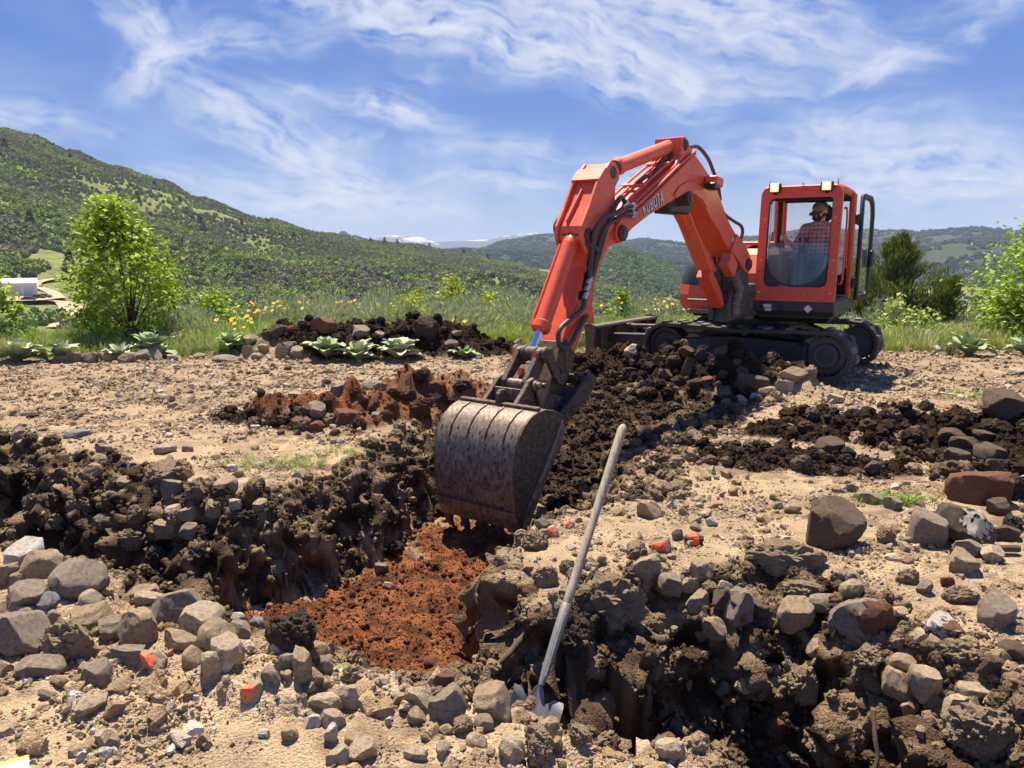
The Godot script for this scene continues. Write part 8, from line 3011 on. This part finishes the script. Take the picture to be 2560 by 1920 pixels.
func make_valley_things() -> void:
	# scrub: too many bushes to count
	var bushes: Array = []
	for v in 4:
		var b := ico(2)
		var vs: Array[Vector3] = b[0]
		for i in vs.size():
			var p := vs[i]
			var d := 1.0 + 0.55 * noise_b.get_noise_3d(p.x * 2.2 + v * 11.0, p.y * 2.2, p.z * 2.2) + 0.30 * noise_b.get_noise_3d(p.x * 6.0, p.y * 6.0 + v, p.z * 6.0)
			vs[i] = Vector3(p.x * d, p.y * d * 0.95, p.z * d)
		fit_unit(vs)
		bushes.append(faceted(vs, b[1], 15.0))
	var scrub := []
	var far_scrub := []
	for n in 90000:
		var az := rng.randf_range(-37.0, 16.0)
		var t := sqrt(rng.randf()) * 1.015
		var p := wooded.at(az, t)
		var a := noise_a.get_noise_2d(p.x * 0.006 + 40.0, p.z * 0.006) + 0.35 * noise_b.get_noise_2d(p.x * 0.025, p.z * 0.025)
		var open := 0.32 if t > 0.55 and az < -17.0 else 0.0
		if az < -27.5 and t > 0.13 and t < 0.34 and absf(az + 31.0 - (t - 0.2) * 18.0) < 2.4 + noise_a.get_noise_2d(p.x * 0.02, p.z * 0.02) * 2.0:
			continue
		if a + rng.randf_range(-0.55, 0.55) < -0.32 + open * 1.1:
			continue
		var s := rng.randf_range(1.8, 4.6) * (0.8 if t > 0.6 else 1.0)
		var tone := noise_a.get_noise_2d(p.x * 0.012 - 90.0, p.z * 0.02) + rng.randfn() * 0.16
		var c := Color(0.135, 0.168, 0.058)
		if tone > 0.16:
			c = Color(0.21, 0.26, 0.07)
		elif tone < -0.14:
			c = Color(0.17, 0.165, 0.095)
		scrub.append([Transform3D(Basis(Vector3.UP, rng.randf() * TAU) * Basis.from_scale(Vector3(s, s * rng.randf_range(0.9, 1.5), s)), p + Vector3(0, s * 0.25, 0)), c * rng.randf_range(0.7, 1.3)])
	for n in 12000:
		var az := rng.randf_range(-1.0, 17.0)
		var t := sqrt(rng.randf()) * 1.01
		var p := knoll.at(az, t)
		if noise_a.get_noise_2d(p.x * 0.006, p.z * 0.006) + rng.randf_range(-0.2, 0.2) < -0.22:
			continue
		var s := rng.randf_range(3.5, 8.0)
		scrub.append([Transform3D(Basis(Vector3.UP, rng.randf() * TAU) * Basis.from_scale(Vector3(s, s, s)), p + Vector3(0, s * 0.2, 0)), Color(0.095, 0.135, 0.045) * rng.randf_range(0.6, 1.4)])
	for n in 26000:
		var az := rng.randf_range(-16.0, 36.0)
		var t := rng.randf() * 1.005
		var p := range_.at(az, t)
		var w := noise_a.get_noise_2d(p.x * 0.0018, p.z * 0.0032) * 1.7 + noise_b.get_noise_2d(p.x * 0.008, p.z * 0.014) * 1.2
		if w > 0.25 + rng.randf_range(-0.45, 0.45):
			continue
		var s := rng.randf_range(9.0, 22.0)
		far_scrub.append([Transform3D(Basis(Vector3.UP, rng.randf() * TAU) * Basis.from_scale(Vector3(s * 1.3, s * 0.8, s)), p + Vector3(0, s * 0.1, 0)), Color(0.034, 0.052, 0.036) * rng.randf_range(0.7, 1.35)])
	for n in 900: # shrubs along the field edges of the valley floor
		var row := n % 6
		var z := -640.0 - 95.0 * row - 20.0 * sin(row * 5.0)
		var x := rng.randf_range(0.32, 0.75) * -z
		if noise_a.get_noise_2d(x * 0.012, row * 7.0) < 0.02:
			continue
		var s := rng.randf_range(4.0, 10.0)
		far_scrub.append([Transform3D(Basis(Vector3.UP, rng.randf() * TAU) * Basis.from_scale(Vector3(s, s * 0.8, s)), Vector3(x, -60.5 + s * 0.2, z + rng.randf_range(-8, 8))), Color(0.045, 0.065, 0.028)])
	scatter("hillside_scrub", "dense scrub of bushes on the green hillside", bushes, "far_wood", scrub)
	scatter("distant_woodland", "distant woodland on the hills across the valley", bushes, "far_wood", far_scrub)
	# conifers that stand out singly
	var conifer := Foliage.new()
	for k in 700:
		var t := pow(rng.randf(), 0.8)
		var a := rng.randf() * TAU
		var r := 0.26 * (1.0 - t) * rng.randf_range(0.5, 1.1) + 0.012
		var p := Vector3(cos(a) * r, t * 0.96 + 0.02, sin(a) * r)
		conifer.leaf(p, Vector3(cos(a), -0.35, sin(a)).normalized(), (Vector3.UP + any_dir() * 0.4).normalized(), 0.10, 0.055, Color(0.028, 0.045, 0.020) * rng.randf_range(0.7, 1.3))
	var cone := conifer.done()
	var trunk := Shape.new()
	trunk.hose(PackedVector3Array([Vector3(0, -0.03, 0), Vector3(0, 0.5, 0), Vector3(0, 0.97, 0)]), 0.022, 6, 0.003)
	var trunk_mesh := trunk.done()
	var at := [[-32.3, 0.796, 9.0], [-28.9, 0.898, 6.0], [-25.3, 0.738, 8.0], [-24.2, 0.932, 6.0], [-22.7, 0.780, 6.0], [-21.6, 0.728, 7.0], [-21.4, 0.690, 9.0], [-18.2, 0.722, 6.0], [-29.5, 0.286, 9.0], [-24.6, 0.66, 6.0], [-15.5, 0.750, 6.0], [-10.2, 0.985, 6.5], [-9.2, 0.985, 8.0], [-8.3, 0.98, 7.0], [-6.0, 0.985, 6.0], [-3.5, 0.985, 7.0], [-1.8, 0.985, 7.5], [-31.4, 0.40, 8.0], [-26.3, 0.70, 6.0], [-18.9, 0.76, 6.0]]
	at.sort()
	for k in at.size():
		var q: Array = at[k]
		var o := thing("conifer_tree", wooded.at(q[0], q[1]))
		var s: float = q[2]
		tag(o, "dark single conifer on the hillside, %s from the left" % ordinal(k + 1), "tree", "single conifers on the green hillside")
		put(cone, "crown", M.leafy, o).scale = Vector3(s * 1.25, s, s * 1.25)
		put(trunk_mesh, "trunk", M.root_brown, o).scale = Vector3.ONE * s
	make_barn()
	# farm sheds across the valley
	textured("shed_white", Color(0.78, 0.78, 0.76), 0.6, scuff, 0.2)
	for q: Array in [[555.0, -1140.0, 44.0, 14.0, 8.0, 0.2, "long white shed at the foot of the far hills"], [612.0, -1150.0, 30.0, 12.0, 7.0, 0.1, "shorter white shed right of the long one across the valley"], [520.0, -1155.0, 18.0, 10.0, 6.0, 0.3, "small white building left of the long shed across the valley"]]:
		var o := thing("farm_shed", v3(q[0], -61.9, q[1]), q[5])
		tag(o, q[6], "building", "white farm buildings across the valley")
		var s := Shape.new()
		s.box(place(0, q[4] * 0.3, 0), Vector3(q[2], q[4] * 0.6, q[3]), 0.05)
		put(s.done(), "wall", M.shed_white, o)
		s = Shape.new()
		s.prism(Transform3D(Basis(Vector3.UP, PI / 2), Vector3.ZERO), flat([-q[3] * 0.54, q[4] * 0.6, q[3] * 0.54, q[4] * 0.6, 0.0, q[4]]), -q[2] * 0.52, q[2] * 0.52, 0.05)
		put(s.done(), "roof", M.shed_white, o)

func make_barn() -> void:
	textured("barn_wall", Color(0.72, 0.66, 0.64), 0.7, scuff, 0.3)
	mat("barn_roof", Color(0.80, 0.79, 0.77), 0.5)
	mat("barn_door", Color(0.50, 0.49, 0.48), 0.6)
	textured("track_gravel", Color(0.42, 0.35, 0.26), 0.95, blotch, 0.1)
	var base := wooded.at(-32.55, 0.185)
	var o := thing("barn", base + v3(0, 0.3, 0), 0.52)
	tag(o, "white barn with shallow pitched roof low on the green hillside", "building")
	var s := Shape.new()
	s.box(place(0, 2.3, 0), Vector3(13.0, 4.6, 8.0), 0.05)
	put(s.done(), "wall", M.barn_wall, o)
	s = Shape.new()
	s.prism(Transform3D(Basis(Vector3.UP, PI / 2), Vector3.ZERO), flat([-4.4, 4.55, 4.4, 4.55, 4.4, 4.75, 0.0, 6.2, -4.4, 4.75]), -6.9, 6.9, 0.04)
	put(s.done(), "roof", M.barn_roof, o)
	for x: float in [-3.6, 0.4, 4.2]:
		s = Shape.new()
		s.box(place(x, 1.7, 4.05), Vector3(2.8, 3.4, 0.12), 0.02)
		put(s.done(), "door", M.barn_door, o)
	s = Shape.new()
	s.box(place(-6.55, 2.4, 0.5), Vector3(0.12, 1.2, 1.6), 0.02)
	put(s.done(), "window", M.frame_black, o)
	# yard and track, laid on the slope
	ribbon("farm_track", "pale dirt track winding past the barn", [[-36.0, 0.215, 5.0], [-34.0, 0.205, 6.0], [-32.4, 0.165, 13.0], [-31.2, 0.168, 10.0], [-30.2, 0.190, 5.0], [-30.5, 0.225, 4.5], [-31.5, 0.245, 4.5], [-30.4, 0.262, 4.5], [-29.4, 0.275, 4.0]])
	ribbon("farm_track", "pale dirt lane dropping away below the barn", [[-31.2, 0.160, 5.0], [-30.0, 0.158, 6.0], [-29.6, 0.140, 7.0], [-29.9, 0.118, 6.0], [-30.6, 0.100, 5.0]])
	var cars := [[-31.35, 0.170, Color(0.05, 0.05, 0.06), "dark car parked beside the white barn"], [-31.0, 0.178, Color(0.30, 0.05, 0.04), "dark red vehicle parked on the barn yard"], [-31.9, 0.160, Color(0.04, 0.05, 0.09), "blue-black car parked in front of the barn"]]
	for q: Array in cars:
		var c := thing("parked_car", wooded.at(q[0], q[1]) + v3(0, 0.5, 0), 0.4)
		tag(c, q[3], "car", "vehicles on the barn yard")
		var m := mat("car_%s" % q[3], q[2], 0.3)
		m.resource_name = "car_paint"
		s = Shape.new()
		s.prism(Transform3D(), flat([-2.2, 0.35, 2.2, 0.35, 2.25, 0.85, 1.2, 0.98, -2.1, 1.0, -2.25, 0.7]), -0.85, 0.85, 0.08)
		put(s.done(), "body", m, c)
		s = Shape.new()
		s.prism(Transform3D(), flat([-1.6, 0.98, 1.1, 0.98, 0.5, 1.5, -1.1, 1.52]), -0.75, 0.75, 0.08)
		put(s.done(), "cabin", M.frame_black, c)
		for x: float in [-1.35, 1.35]:
			for z: float in [-0.78, 0.78]:
				s = Shape.new()
				s.rod(v3(x, 0.33, z - 0.1), v3(x, 0.33, z + 0.1), 0.33, 14, 0.04)
				put(s.done(), "wheel", M.frame_black, c)

func ribbon(called: String, label: String, line: Array) -> void:
	var s := Shape.new()
	s.smooth(true, 1)
	var pts := []
	for q: Array in line:
		pts.append(Vector3(q[0], q[1], q[2]))
	var c := curve(pts, 12)
	for i in c.size() - 1:
		for k in 4:
			var q := []
			for e: Array in [[i, k], [i + 1, k], [i + 1, k + 1], [i, k + 1]]:
				var p := wooded.at(c[e[0]].x, c[e[0]].y)
				var n := wooded.at(c[mini(e[0] + 1, c.size() - 1)].x, c[mini(e[0] + 1, c.size() - 1)].y)
				var b := wooded.at(c[maxi(e[0] - 1, 0)].x, c[maxi(e[0] - 1, 0)].y)
				var side := Vector3(b.z - n.z, 0, n.x - b.x).normalized()
				var off: float = (e[1] / 4.0 - 0.5) * c[e[0]].z
				q.append(p + side * off + Vector3(0, 0.7, 0))
			if (q[1] - q[0]).cross(q[3] - q[0]).y < 0.0:
				q.reverse()
			s.quad(q[0], q[1], q[2], q[3])
	tag(put(s.done(), called, M.track_gravel), label, "", "", "structure")
